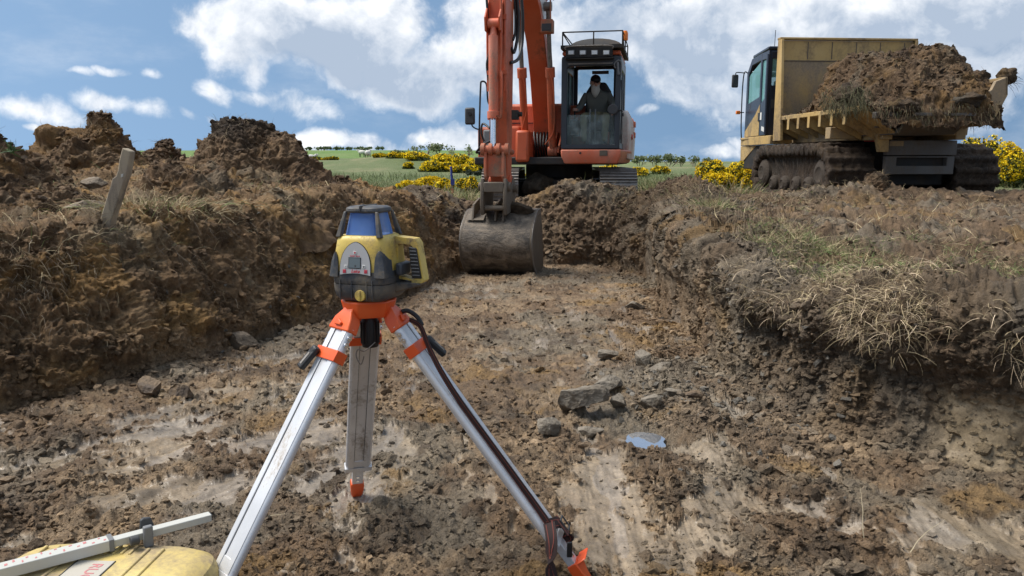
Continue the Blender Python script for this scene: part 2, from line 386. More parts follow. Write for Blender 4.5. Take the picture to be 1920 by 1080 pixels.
# smooth smears the machine left on the floor
SMP = [(470, 745, .55, .22, 35), (420, 770, .5, .13, 35), (800, 900, .42, .5, 0), (640, 910, .2, .35, 0), (850, 880, .12, .6, 5), (1160, 1010, .35, .22, 0), (1000, 990, .2, .2, 0), (1300, 1050, .5, .14, 0), (1400, 850, .35, .08, -20),
       (1420, 955, .3, .1, 0), (290, 930, .35, .10, 30), (60, 880, .4, .12, 20), (890, 740, .2, .14, 0), (1120, 870, .16, .1, 0), (1760, 1000, .3, .12, 0), (1560, 1010, .25, .1, 10), (560, 830, .3, .12, 30),
       (330, 820, .3, .1, 35), (960, 545, 1.3, .28, 0), (1060, 560, 1.0, .2, 0), (1300, 960, .25, .08, 0), (1060, 930, .2, .1, 0)]
sm = np.zeros(len(P0))
for (a, b, sx_, sy_, ro) in SMP:
    cx, cy = floor_at(a, b); sm = np.maximum(sm, gs(X0, Y0, cx, cy, sx_, sy_, ro))
def rotP(P, a): c, s = math.cos(R(a)), math.sin(R(a)); return np.stack([P[:, 0] * c - P[:, 1] * s, P[:, 0] * s + P[:, 1] * c, P[:, 2]], 1).astype(F)
def two(fn):
    k_ = sst(-.5, -1.1, X0); return on(lambda P: fn(P)) * (1 - k_) + on(lambda P: fn(rotP(P, 38))) * k_
br = two(lambda P: fbm(P * C_(1, .45, 1), .26, 6, 61, .60)); gen = two(lambda P: fbm(P * C_(1, .25, 1), .5, 4, 67, .55))
brk = two(lambda P: fbm(P * C_(1, .6, 1), .075, 4, 77, .65))
smear = inside * sst(.42, .62, sm * .66 + br * .80 + gen * .34 + brk * .42 + .07)
patch = on(lambda P: fbm(P, .8, 3, 71))
# roughness of the ground, all of it real relief
LOD = 1 - .75 * sst(4.5, 11, np.hypot(X0, Y0))
c1, i1 = np.zeros(len(P0), F), np.zeros(len(P0), F); c2 = c1.copy(); c3 = c1.copy()
q = idx
v, w_ = clods(P0[q], .17, 11, .42); c1[q] = v
v, w_ = clods(P0[q], .075, 12, .60); c2[q] = v; i1[q] = w_
v, w_ = clods(P0[q], .034, 13, .65); c3[q] = v * LOD[q]
f1 = on(lambda P: fbm(P, .45, 5, 21, .55)); f2 = on(lambda P: ridg(P, .11, 5, 22, .62)); f3 = on(lambda P: fbm(P, .022, 3, 23, .6)) * LOD; f2 = f2 * (.35 + .65 * LOD)
groove = on(lambda P: ridg(P, (.09, .09, .48), 4, 24, .6)); blk = on(lambda P: ridg(P, (.42, .42, .30), 4, 25, .55))
rut = on(lambda P: fbm(P, (.22, 2.4, 9), 3, 26)) 
plain = 1 - smear
dn = inside * (f1 * .030 + rut * .022 + plain * (.004 + c1 * .042 * sst(-.2, .5, patch) + c2 * .034 * sst(-.7, .2, patch + .2) + c3 * .016 + f2 * .009 + f3 * .006) + smear * (.010 + f3 * .001 + two(lambda P: fbm(P * C_(1, .10, 1), .10, 4, 68, .55)) * .014))
wl = onwall * (blk * .055 * (1 - .35 * RT) + groove * (.028 + .014 * RT) + c1 * (.034 + .006 * RT) + c2 * (.020 + .006 * RT) + c3 * .015 + f2 * .012 + f3 * .006)
pr = upper * (1 - far) * (f1 * .05 + c1 * .080 + c2 * .045 + c3 * .016 + f2 * .016 + f3 * .006)
fr = far * (f1 * .05 + f2 * .02)
disp = dn + wl * (1 - inside) + pr * (1 - inside * .999) * (1 - onwall * .6) + fr
# big turned-up clumps beside the pit
big = on(lambda P: clods(P, (.50, .50, .4), 15, .5)[0]); disp = disp + upper * (1 - far) * big * .085 * sst(1.35, 2.2, np.abs(X0) + .4 * (Y0 > 8))
sag = onwall * RT * on(lambda P: fbm(P, (.5, .5, .25), 3, 28)) * .06
CLAY = sst(1.78, 1.92, X0) * sst(3.35, 3.2, Y0) * sst(-.03, .02, D0) * sst(.15, .10, D0 + .05 * br) * sst(.36, .28, P0[:, 2])
disp = disp * (1 - .85 * CLAY) 
POS = P0 + N0 * (disp + sag)[:, None]
# the near right wall is undercut below its turf lip
hf = np.clip((P0[:, 2] - floor_z(Y0)) / .5, 0, 1); Nh = N0.copy(); Nh[:, 2] = 0
hol = .62 * (.03 + .20 * gs(X0, Y0, 1.62, 3.5, .28, .3) + .12 * gs(X0, Y0, 1.45, 4.2, .2, .35) + .14 * gs(X0, Y0, 2.6, 2.9, .5, .3) + .10 * on(lambda P: fbm(P, .5, 3, 29)).clip(0, 1))
und = onwall * RT * (Y0 < 9) * hol * sst(.0, .16, hf) * sst(1.0, .62, hf); POS -= Nh * und[:, None]
POS += Nh * (onwall * RT * (Y0 < 9) * .05 * sst(.7, .95, hf))[:, None]
# a shallow ledge of clods overhangs the right wall's foot
flatw = gs(X0, Y0, 0.64, 3.55, .20, .15); pz = -0.042
POS[:, 2] = np.where(flatw > .18, np.minimum(POS[:, 2], pz - .012 + .12 * (1 - sst(.18, .50, flatw)) + f2 * .008), POS[:, 2])
# colour
oc = sst(-2.2, -3.2, X0) * .25
tin = soil_tint(P0, .08, .40, .34, .50) * C_(1.42, 1.34, 1.23)
tl = soil_tint(P0, .44, .44, .12, .28, 80)              # left wall: warm, ochre
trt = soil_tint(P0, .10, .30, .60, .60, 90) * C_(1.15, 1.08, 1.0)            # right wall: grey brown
tu = soil_tint(P0, .24, .46, .30, .28, 100) * C_(1.15, 1.1, 1.05)
lw = (onwall + upper).clip(0, 1)
tint = lerp(tin, tl * C_(1.46, 1.30, 1.05), lw * (1 - sst(-.6, .8, X0)))
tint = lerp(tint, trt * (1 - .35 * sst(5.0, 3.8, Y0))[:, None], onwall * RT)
tint = lerp(tint, tu, upper * sst(-.6, .8, X0))
tint = lerp(tint, tu * .95, sst(10.2, 11, Y0) * (1 - inside))
sm_c = soil_tint(P0, .20, .02, .40, .9, 110) * .35 + np.where(gen[:, None] > .10, C_(.285, .245, .20), C_(.27, .215, .15)) * .66
stk = two(lambda P: fbm(P * C_(1, .12, 1), .06, 4, 69, .6)); sm_c = sm_c * (1 + .45 * stk - .08)[:, None]
tint = lerp(tint, sm_c, smear * (.80 + .2 * br))
pit = gs(X0, Y0, 1.0, 4.0, .8, .9); tint = lerp(tint, tint * .6 + GREYC * .62, pit * .8)
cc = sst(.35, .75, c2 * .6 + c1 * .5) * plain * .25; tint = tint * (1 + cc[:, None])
# pale smooth clay block in the near right wall
clay = CLAY * sst(-.3, 0, br + .3); tint = lerp(tint, np.tile(C_(.27, .205, .125), (len(P0), 1)), clay)
# pasture and rough grass
fg = sst(14.0, 16.5, np.hypot(X0 * .7, Y0) + 1.2 * on(lambda P: fbm(P, 2.5, 3, 33)) * 1.0) * (1 - sst(0, 1, 2 * gs(X0, Y0, 6.3, 14, 4.2, 3.6)))
PF = P0 * C_(1, .5, 1)
nf = fbm(PF, 5, 5, 34, .6); nf2 = fbm(PF, 1.1, 4, 35, .6)
ol = lerp(np.tile(C_(.120, .150, .060), (len(P0), 1)), np.tile(C_(.185, .185, .09), (len(P0), 1)), sst(-.3, .7, nf + nf2 * .5))
ol = lerp(ol, np.tile(C_(.10, .13, .045), (len(P0), 1)), sst(.1, .8, -nf + nf2 * .4))
past = lerp(np.tile(C_(.105, .185, .040), (len(P0), 1)), np.tile(C_(.14, .20, .06), (len(P0), 1)), sst(-.4, .5, nf))
ol = lerp(ol, past, sst(84, 90, Y0 + X0 * .25) * sst(30, 5, X0) )
tint = lerp(tint, ol, fg)
wet = (inside * (.55 + .45 * smear + .3 * sst(0, .5, gen)) + onwall * .18 * RT + .75 * gs(X0, Y0, .75, 3.7, .55, .55)).clip(0, 1) * (1 - fg)
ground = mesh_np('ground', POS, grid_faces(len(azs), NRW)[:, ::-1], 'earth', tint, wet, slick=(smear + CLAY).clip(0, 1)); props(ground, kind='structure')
GV = POS; GN = N0
# the rest of the pit floor and land, behind and under where the photographer stands
vv = [(-60, -60, .0), (60, -60, .0), (60, -.5, .0), (-60, -.5, .0)]
na2 = 97; aa = np.linspace(0, 2 * PI, na2)[:-1]; rs = np.array([0.0, .8, 1.6])
V = [(0, 0, 0)]
bk = []; rb = [0.02, .5, 1.0, 1.5, 3, 8, 30, 120]
for r_ in rb:
    for a_ in aa: bk.append((math.sin(a_) * r_, OY + math.cos(a_) * r_, 0))
bk = np.array(bk); ang = np.abs(np.arctan2(bk[:, 0], bk[:, 1] - OY)); rad = np.hypot(bk[:, 0], bk[:, 1] - OY)
keep_low = (ang < R(99)) & (rad > 1.5)
zb = land(bk[:, 0], bk[:, 1])[0]; zb = np.where(bk[:, 1] < -2.5, 0.0, zb); bk[:, 2] = np.where(keep_low, zb - 2.0, zb + .012)
tb = soil_tint(bk.astype(F), .3, .3, .4, .4)
gb = mesh_np('pit_floor', bk, grid_faces(len(rb), len(aa), True), 'earth', tb, np.full(len(bk), .3)); props(gb, kind='structure')

def near_vert(x, y):
    return int(np.argmin((GV[:, 0] - x) ** 2 + (GV[:, 1] - y) ** 2))
def ground_z(x, y): return float(GV[near_vert(x, y), 2])

# ------------------------------------------------------------------ scattered crumbs and clods, as one mass
rng = np.random.default_rng(7)
def ico(sub):
    bm = bmesh.new(); bmesh.ops.create_icosphere(bm, subdivisions=sub, radius=1); v = np.array([x.co[:] for x in bm.verts], F); f = np.array([[a.index for a in p.verts] for p in bm.faces], np.int32); bm.free(); return v, f
IV, IF = ico(2); IV1, IF1 = ico(1)
def lump(P, seed, sc=.9, amp=.35, flats=7, squash=(1, .8, .6)):
    """a broken stone or clod from a ball: cut by planes, then roughened"""
    r_ = np.random.default_rng(seed); V = P.copy()
    for _ in range(flats):
        n = r_.normal(size=3); n /= np.linalg.norm(n); k = r_.uniform(.36, .74); d = V @ n - k; V = V - np.where(d > 0, d, 0)[:, None] * n
    V = V * (1 + amp * pn(P + seed * 3.1, sc, seed % 50))[:, None] * np.array(squash)
    return V.astype(F)
def rotm(n, r_):
    q_ = r_.normal(size=(n, 4)); q_ /= np.linalg.norm(q_, axis=1, keepdims=True); a, b, c, d = q_.T
    return np.stack([1 - 2 * (c * c + d * d), 2 * (b * c - a * d), 2 * (b * d + a * c), 2 * (b * c + a * d), 1 - 2 * (b * b + d * d), 2 * (c * d - a * b), 2 * (b * d - a * c), 2 * (c * d + a * b), 1 - 2 * (b * b + c * c)], 1).reshape(n, 3, 3)
def scatter(name, ids, sizes, tints, label, cat, variants=10, sub=1, amp=.35, flats=5, wetv=.2, src=None, sink=.25):
    bv, bf = (IV, IF) if sub == 2 else (IV1, IF1); n = len(ids); S = GV if src is None else src
    shapes = np.stack([lump(bv, 100 + i, .7, amp, flats, (1, .8, .55)) for i in range(variants)])
    k = rng.integers(0, variants, n); M = rotm(n, rng); M[:, 2] *= 1
    V = np.einsum('nij,nvj->nvi', M, shapes[k]) * sizes[:, None, None]; V[..., 2] *= .75
    V += S[ids][:, None, :]; V[..., 2] += (sizes * (.35 - sink))[:, None]
    Fc = (bf[None] + (np.arange(n) * len(bv))[:, None, None]).reshape(-1, 3)
    o = mesh_np(name, V.reshape(-1, 3), Fc, 'earth', np.repeat(tints, len(bv), 0), np.full(n * len(bv), wetv), smooth=False)
    return props(o, label, cat, kind='stuff')
def pick(wt, n):
    p = np.clip(wt, 0, None).astype(np.float64); p /= p.sum(); return np.unique(rng.choice(len(p), n, p=p))
R0 = np.hypot(X0, Y0); inview = (np.abs(np.arctan2(X0, Y0 + .01)) < R(40)) & (R0 > 1.3)
wt = inview * (R0 < 15) * ((.16 + .84 * plain) * inside * (1 + 1.2 * sst(0, .5, patch)) + .45 * onwall * (1 + RT) * (1 - .85 * clay) + .8 * upper * (1 - fg)) * (flatw < .3)
ids = pick(wt, int(125000 * min(1, QL * 1.2)))
sz = (.0032 + .020 * rng.random(len(ids)) ** 5) * (.75 + .10 * R0[ids])
scatter('loose_crumbs', ids, sz, tint[ids] * rng.uniform(.7, 1.4, (len(ids), 1)), 'loose crumbs and clods of churned brown mud strewn over floor and banks', 'mud clods')
pitw = inview * (gs(X0, Y0, 1.05, 4.25, .55, .75) + .25 * gs(X0, Y0, 1.2, 5.5, .35, .8) + .35 * gs(X0, Y0, -1.9, 5.6, .35, 1.2, 15)) * (flatw < .25)
ids = pick(pitw, 420); sz = .012 + .035 * rng.random(len(ids)) ** 2.2
scatter('broken_stone', ids, sz, np.tile(C_(.20, .18, .15), (len(ids), 1)) * rng.uniform(.6, 1.3, (len(ids), 1)), 'small grey broken stone scattered around the puddle and wall foot', 'rubble', sub=1, amp=.12, flats=9, wetv=.3)

# larger broken clods lying on floor, wall feet and banks
wt = inview * (R0 < 14) * (plain * inside * (.5 + 2.2 * sst(.1, .5, patch)) + 1.6 * onwall * (1 - clay) * sst(.3, .1, D0) + .9 * upper * (1 - fg) + 2.5 * sst(.25, .0, np.abs(D0 + .1)) + 3.0 * EN * onwall) * (flatw < .1)
ids = pick(wt, int(9000 * min(1, QL * 1.2))); sz = (.012 + .030 * rng.random(len(ids)) ** 2.6) * (.8 + .09 * R0[ids])
scatter('broken_clods', ids, sz, tint[ids] * rng.uniform(.8, 1.35, (len(ids), 1)), 'larger broken clods of soil lying about the trench and banks', 'mud clods', variants=24, sub=2, amp=.30, flats=7, wetv=.35, sink=.3)

# ------------------------------------------------------------------ strands: grass, straw, roots
def strands(name, roots, dirs, length, width, tints, curl=.5, droop=.6, seg=4, label=None, cat=None, seed=1, parent=None, mat='strands', kind='stuff'):
    r_ = np.random.default_rng(seed); n = len(roots); d = dirs / np.linalg.norm(dirs, axis=1, keepdims=True)
    side = np.cross(d, r_.normal(size=(n, 3))); side /= np.linalg.norm(side, axis=1, keepdims=True) + 1e-9
    bend = r_.normal(size=(n, 3)) * curl; pts = []; p = roots.astype(np.float64).copy(); st = (length / seg)[:, None]
    V = []
    for i in range(seg + 1):
        wd = (width * (1 - .75 * i / seg))[:, None]
        V += [p - side * wd, p + side * wd]
        p = p + d * st; d = d + bend / seg + r_.normal(size=(n, 3)) * curl * .25 + np.array([0, 0, -1]) * droop / seg
        d /= np.linalg.norm(d, axis=1, keepdims=True)
    V = np.stack(V, 1); nv = 2 * (seg + 1)
    f = np.array([[2 * i, 2 * i + 1, 2 * i + 3, 2 * i + 2] for i in range(seg)]); Fc = (f[None] + (np.arange(n) * nv)[:, None, None]).reshape(-1, 4)
    o = mesh_np(name, V.reshape(-1, 3), Fc, mat, np.repeat(tints, nv, 0), parent=parent)
    if label: props(o, label, cat, kind=kind)
    return o
def mixt(cols, n, wts=None, var=.25):
    cols = np.array(cols, F); k = rng.choice(len(cols), n, p=None if wts is None else np.array(wts) / sum(wts)); return cols[k] * rng.uniform(1 - var, 1 + var, (n, 1))
STRAW, STRAW2, GRN, GRN2, ROOT = (.52, .42, .25), (.36, .28, .165), (.19, .23, .085), (.12, .20, .06), (.20, .135, .085)
def lay(ids, up_=.5, spread=1.0, tang=None):
    n = len(ids); d = rng.normal(size=(n, 3)) * spread; d[:, 2] = np.abs(d[:, 2]) * .4 + up_
    if tang is not None: d += tang
    return d
K = min(1, QL * 1.3)
gn = on(lambda P: fbm(P, .5, 4, 41, .6))
# grassy top of the right bank
wR = inview * platR * (R0 < 6.5) * sst(-.5, .3, 1.3 * gn + .9 * gs(X0, Y0, 2.35, 4.3, 1.0, .7) + .9 * gs(X0, Y0, 3.2, 4.2, .8, .7) - .32) * (D0 > .2)
ids = pick(wR, int(36000 * K)); n = len(ids); L = rng.uniform(.02, .10, n)
strands('bank_grass', GV[ids], lay(ids, .35, 1.0), L, rng.uniform(.0007, .0017, n), mixt([STRAW, STRAW2, GRN, GRN2, (.10, .075, .045)], n, [2.2, 2.5, 3.6, 3.4, 2.6], .4), .38, .5, 3, 'flattened green and straw coloured grass on top of the near right bank', 'grass', 3)
# straw thatch hanging over the near right edge
edge = inview * sst(.9, 1.3, X0) * sst(.05, .12, D0) * sst(.50, .28, D0) * (Y0 < 5.0) * (Y0 > 2.0) * (.12 + .88 * sst(4.1, 3.6, Y0))
ids = pick(edge * sst(-.15, .35, gn + .08), int(5500 * K)); n = len(ids)
outw = -np.stack([np.gradient(gd, axis=0).ravel()[ids] * 0, np.zeros(n), np.zeros(n)], 1)
outd = np.tile(C_(-.45, -.6, .05), (n, 1))
strands('edge_straw', GV[ids] + C_(0, 0, .01), lay(ids, .15, .75, outd * .9), rng.uniform(.03, .17, n), rng.uniform(.0006, .0015, n), mixt([STRAW, STRAW2, (.66, .52, .36), ROOT], n, [3, 2, 2.5, 1.5], .4), .35, 1.5, 6, 'dry straw thatch drooping over the edge of the near right bank', 'dry grass', 4)
# thin straw over the rest of the right bank
wR2 = inview * platR * (R0 < 12) * (1 - fg) * sst(-.4, .5, gn); ids = pick(wR2 * (R0 ** .8), int(8000 * K)); n = len(ids)
strands('scattered_straw', GV[ids], lay(ids, .45, 1), rng.uniform(.04, .17, n), rng.uniform(.0008, .002, n) * (1 + R0[ids] * .06), mixt([STRAW2, STRAW, ROOT, GRN], n, [3, 2, 3, .7]), .6, .6, 4, 'thin straw and roots lying over the churned right bank', 'dry grass', 5)
# left bank straw and roots
wL = inview * (X0 < -.6) * (R0 < 12) * sst(.35, .8, D0) * (1 - fg) * sst(-.5, .4, gn + .9 * gs(X0, Y0, -3.2, 5.7, 1.5, .5)); ids = pick(wL * R0, int(9000 * K)); n = len(ids)
strands('left_straw', GV[ids], lay(ids, .4, 1), rng.uniform(.04, .17, n), rng.uniform(.0009, .0022, n) * (1 + R0[ids] * .05), mixt([STRAW2, STRAW, ROOT, GRN], n, [3, 2, 3.4, .6]), .6, .7, 4, 'dry straw and root hairs along the top of the left bank', 'dry grass', 6)
# roots hanging on the cut walls
for nm, cond, cnt, lab, sd_ in (('left_roots', (X0 < -.5), 3600, 'pale root hairs hanging down the cut left wall', 8), ('right_roots', (X0 > .9), 5200, 'fine root hairs hanging down the cut right wall', 9)):
    wv = inview * cond * onwall * sst(.12, .45, D0) * (R0 < 11) * sst(-.5, .4, gn); ids = pick(wv, int(cnt * K)); n = len(ids)
    dd = np.tile(C_(0, 0, -1), (n, 1)) + N0[ids] * .55 + rng.normal(size=(n, 3)) * .45
    strands(nm, GV[ids] + N0[ids] * .004, dd, rng.uniform(.03, .16, n), rng.uniform(.0006, .0015, n), mixt([ROOT, STRAW2, (.33, .27, .2)], n, [3, 2, 1.5]), .7, .9, 5, lab, 'roots', sd_)
# tufts
def tuft(name, x, y, r_, n, lmin, lmax, cols, wts, label, seed, up_=1.0, droop=.7, wid=(.001, .0025), cat='grass tuft'):
    g_ = np.random.default_rng(seed); z = ground_z(x, y); o = g_.normal(size=(n, 2)) * r_ * .5
    Pp = np.stack([x + o[:, 0], y + o[:, 1], np.full(n, z - .02)], 1); d = np.stack([o[:, 0] * 1.3 / r_, o[:, 1] * 1.3 / r_, np.full(n, up_)], 1) + g_.normal(size=(n, 3)) * .3
    return strands(name, Pp, d, g_.uniform(lmin, lmax, n), g_.uniform(*wid, n), mixt(cols, n, wts), .4, droop, 6, label, cat, seed, kind='stuff')
q1 = at(245, 425, 5.55); q2 = at(330, 425, 5.9); q3 = at(1320, 395, 8.6)
tuft('grass_tuft', q1.x + .12, 5.6, .50, 420, .07, .22, [STRAW, STRAW2, GRN], [3, 2, 2.0], 'pale straw and green grass tuft at the foot of the wooden stake', 21, .7, 1.3)
tuft('grass_tuft', q2.x, 5.9, .42, 260, .06, .18, [STRAW, STRAW2, GRN], [3, 2, .8], 'dry straw tuft on the left bank right of the stake tuft', 22, .6, 1.3)
tuft('grass_tuft', q3.x, 8.3, .22, 420, .10, .24, [STRAW, GRN, GRN2], [2, 3, 1], 'green tuft on the rim of the right trench wall', 23)
for i, (px, py, Y, lb) in enumerate([(700, 362, 15.5, 'long pale grass tuft behind the spoil, left of the yellow gorse'), (790, 365, 15.0, 'long grass tuft in front of the low gorse by the marker post'), (880, 372, 14.6, 'long grass tuft beside the left track'), (1240, 330, 16.5, 'long grass tuft between excavator and dumper'), (1365, 340, 14.5, 'dry grass tuft in front of the gorse left of the dumper')]):
    p = at(px, py, Y); tuft('grass_tuft', p.x, Y, .7, 700, .15, .42, [STRAW, STRAW2, GRN, GRN2], [2, 2, 2.5, 1], lb, 30 + i, wid=(.003, .006))
# rough grass of the near field
wF = inview * (R0 > 13.5) * (R0 < 42) * fg; ids = pick(wF, int(26000 * K)); n = len(ids)
strands('field_grass', GV[ids], lay(ids, 1.0, .5), rng.uniform(.08, .26, n) * (.8 + R0[ids] * .012), rng.uniform(.002, .005, n) * (R0[ids] / 14), tint[ids] * rng.uniform(.7, 1.5, (n, 1)), .4, .5, 3, 'rough olive grass covering the field beyond the diggings', 'grass', 12)
# single long straws
def straw(x, y, z, dx, dy, dz, L, lab, seed, wd=.0016):
    strands('straw_stalk', np.array([[x, y, z]]), np.array([[dx, dy, dz]]), np.array([L]), np.array([wd]), np.array([(.50, .42, .28)], F), .35, .5, 10, lab, 'straw', seed, kind=None)

# ------------------------------------------------------------------ spoil heaps
def heap(name, px, py, Y, rx, ry, label, seed, basez=None, sharp=1.0, lobes=(), dark=.3, ochre=.5, tanv=.3, top_dark=0.0, res=260, clod=1.0):
    top_ = at(px, py, Y); bz = (ground_z(top_.x, Y - ry * .8) if basez is None else basez) - .25; H = top_.z - bz
    res = int(res * max(.5, QL)); th = np.linspace(0, 2 * PI, int(res * 1.7), endpoint=False); rad = np.linspace(0.004, 1.35, res)
    Rr, Th = np.meshgrid(rad, th, indexing='ij'); x = Rr * np.cos(Th) * rx; y = Rr * np.sin(Th) * ry
    P = np.stack([x + top_.x, y + Y, 0 * x], -1).reshape(-1, 3).astype(F)
    wob = (fbm(P, .8, 3, seed) * .22).reshape(Rr.shape)
    rr_ = np.clip(Rr * (1 + wob), 0, 2)
    h = H * (1 - np.clip(rr_, 0, 1) ** (1.25 * sharp)) * np.where(rr_ < 1, 1, 1) - np.clip(rr_ - 1, 0, 1) * .5
    for (lx, ly, lz, lr) in lobes: h = np.maximum(h, lz * H * np.exp(-((x - lx) ** 2 + (y - ly) ** 2) / lr ** 2) ** .8 + 0 * h)
    B = np.stack([x, y, h], -1).astype(F)
    a = np.gradient(B, axis=0); b = np.gradient(B, axis=1); Nn = np.cross(a, b); Nn /= np.linalg.norm(Nn, axis=-1, keepdims=True) + 1e-9
    Nn = Nn.reshape(-1, 3); Nn[Nn[:, 2] < 0] *= -1; B = B.reshape(-1, 3); W = B + C_(top_.x, Y, bz)
    d = fbm(W, .5, 4, seed + 1, .6) * .07 + clods(W, .42, seed + 2, .55)[0] * .14 * clod + clods(W, .19, seed + 3, .6)[0] * .085 * clod + clods(W, .08, seed + 4, .65)[0] * .042 + ridg(W, .12, 5, seed + 5, .62) * .022 + fbm(W, .03, 2, seed + 6) * .008
    fade = sst(1.33, 1.1, Rr.ravel()); W2 = W + Nn * (d * (0.25 + .75 * fade))[:, None] - C_(0, 0, .06)
    tn = soil_tint(W, ochre, dark, .12, tanv, seed + 60) * C_(1.10, .96, .80)
    if top_dark: tn = lerp(tn, np.tile(DARK, (len(tn), 1)) * .8, sst(.55, .9, B[:, 2] / H + .25 * fbm(W, .3, 3, seed + 9)) * top_dark)
    o = mesh_np(name, W2 - C_(top_.x, Y, bz), grid_faces(len(rad), len(th), True), 'earth', tn, np.full(len(W2), .05), loc=(top_.x, Y, bz))
    props(o, label, 'spoil heap', 'heaps of dug soil'); return o, W2, tn
heaps = []
heaps.append(heap('spoil_heap', -30, 245, 7.2, 1.0, 1.2, 'brown spoil heap cut off by the left edge of the picture', 301, sharp=.9, ochre=.45, dark=.5))
heaps.append(heap('spoil_heap', 182, 222, 8.6, .72, 1.0, 'tan clayey spoil heap with a boulder-like clod on its peak', 302, sharp=1.0, lobes=[(-.40, 0, .80, .42)], ochre=.6, dark=.1, tanv=.55))
heaps.append(heap('spoil_heap', 307, 273, 9.2, .42, .6, 'small low spoil heap between the two tall ones', 303, sharp=1.1, dark=.45))
heaps.append(heap('spoil_heap', 452, 222, 9.0, .80, 1.0, 'tall spoil heap capped with dark root-matted topsoil', 304, sharp=1.25, lobes=[(.42, -.1, .72, .45)], dark=.45, ochre=.4, top_dark=.9, clod=1.1))
heaps.append(heap('spoil_heap', 640, 335, 9.8, .40, .45, 'rounded clump of soil in the low spoil right of the tall dark heap', 305, sharp=1.5, dark=.35, tanv=.45, clod=.7))
heaps.append(heap('spoil_heap', 330, 330, 7.6, 1.25, .9, 'broad slope of slabby brown spoil right behind the wooden stake', 306, sharp=1.0, ochre=.6, dark=.3, tanv=.4, clod=1.2))
heaps.append(heap('spoil_heap', 120, 345, 6.7, .85, .7, 'spoil slumped on the bank left of the wooden stake', 307, sharp=1.0, ochre=.4, dark=.4, tanv=.4, clod=1.1))
heaps.append(heap('spoil_heap', 1642, 322, 10.9, .28, .24, 'grey clotted clump of mud in front of the dumper', 308, sharp=1.1, dark=.2, ochre=.0, tanv=.2, clod=.8, res=160))
# root hairs and crumbs on the heaps
HV = np.concatenate([h[1] for h in heaps]); HT = np.concatenate([h[2] for h in heaps])
hid = rng.choice(len(HV), int(9000 * K)); n = len(hid)
strands('heap_roots', HV[hid], rng.normal(size=(n, 3)) + C_(0, -.2, .1), rng.uniform(.03, .14, n), rng.uniform(.0012, .0026, n), mixt([ROOT, STRAW2, (.30, .23, .15)], n), .8, .8, 4, 'root hairs and straw matted into the spoil heaps', 'roots', 14)
hid = rng.choice(len(HV), int(4500 * K))
scatter('heap_crumbs', hid, .012 + .045 * rng.random(len(hid)) ** 3, HT[hid] * rng.uniform(.6, 1.25, (len(hid), 1)), 'crumbs and clods lying on the spoil heaps', 'mud clods', src=HV, sink=.15)

# ------------------------------------------------------------------ rocks one can tell apart
def stone_material(name, col, col2):
    m, t, b = bsdf(name); g = t.new('ShaderNodeTexCoord').outputs['Object']; n1 = t.noise(g, 9, 6, .6); n2 = t.noise(g, 60, 5, .6)
    t.put(b.inputs['Base Color'], t.mix(t.ramp(t.math('ADD', n1, t.math('MULTIPLY', n2, .4)), .55, .85), col, col2)); b.inputs['Roughness'].default_value = .75
    bump(t, b, t.math('ADD', n2, t.math('MULTIPLY', n1, .6)), .006, .8)
stone_material('grey_stone', (.21, .18, .14), (.11, .088, .062)); stone_material('rusty_stone', (.15, .10, .055), (.065, .045, .03)); stone_material('tan_stone', (.20, .15, .10), (.10, .075, .05))
def rock(x, y, z, s, sq, rz, seed, label, mat='grey_stone', name='rock', tilt=0, grp=None, flats=12):
    bv, bf = ico(5); V = lump(bv, seed, .8, .05, flats, (1, 1, 1)); V = V / np.abs(V).max(0) * np.array(sq, F) * s; V += bv * (fbm(V + seed, s * .30, 5, 3, .6) * s * .045)[:, None]
    o = mesh_np(name, V, bf, mat, smooth=False, loc=(x, y, z)); o.rotation_euler = (R(tilt), R(tilt * .6), R(rz)); props(o, label, 'rock', grp); return o
_sel = np.nonzero((R0 < 11) & (Y0 > 1))[0]; _gd = GV[_sel] - C_(0, 0, CAMZ); _fw = _gd[:, 1] * _c - _gd[:, 2] * _s; _gx = 960 + FPX * _gd[:, 0] / _fw; _gy = 540 - FPX * (_gd[:, 1] * _s + _gd[:, 2] * _c) / _fw
def frock(px, py, s, sq, rz, seed, label, mat='grey_stone', lift=.3, **kw):
    lift *= .8
    near_ = np.nonzero((_gx - px) ** 2 + (_gy - py) ** 2 < 36)[0]; i = _sel[near_[np.argmin(_fw[near_])]]; x, y = GV[i, 0], GV[i, 1]; rock(float(x), float(y), float(GV[i, 2]) + s * sq[2] * lift, s, sq, rz, seed, label, mat, **kw)
frock(1078, 755, .165, (1, .62, .42), 22, 1, 'largest grey slab of stone, on the floor up-left of the puddle', lift=.42, tilt=-8)
frock(1150, 722, .135, (1, .45, .38), 35, 2, 'long grey stone touching the upper right of the largest slab', lift=.4)
frock(1035, 800, .075, (1, .75, .7), 10, 3, 'squat grey stone below the largest slab')
frock(1206, 678, .085, (.9, .8, .75), 40, 4, 'pointed grey stone above the two slabs, nearer the right wall', lift=.6)
frock(1130, 668, .085, (1, .6, .5), 0, 5, 'flat pale stone up-left of the pointed stone')
frock(1240, 685, .10, (1, .5, .35), 30, 6, 'dark flat stone right of the pointed stone')
frock(1290, 742, .065, (1, .4, .4), -30, 7, 'narrow brown splinter of stone lying toward the right wall', 'rusty_stone', lift=.8)
frock(1262, 735, .05, (1, .8, .6), 0, 8, 'small pale stone beside the brown splinter')
frock(1160, 760, .055, (1, .9, .8), 50, 9, 'upright pale stone tucked under the long grey stone', lift=.8)
frock(1225, 755, .055, (1, .8, .8), 15, 10, 'small dark stone midway between the slabs and the right wall')
frock(1110, 808, .07, (1, .7, .5), -10, 12, 'low grey stone left of the puddle')
frock(1195, 572, .10, (1, .7, .6), 0, 13, 'dark stone alone on the floor near the far right wall', lift=.5)
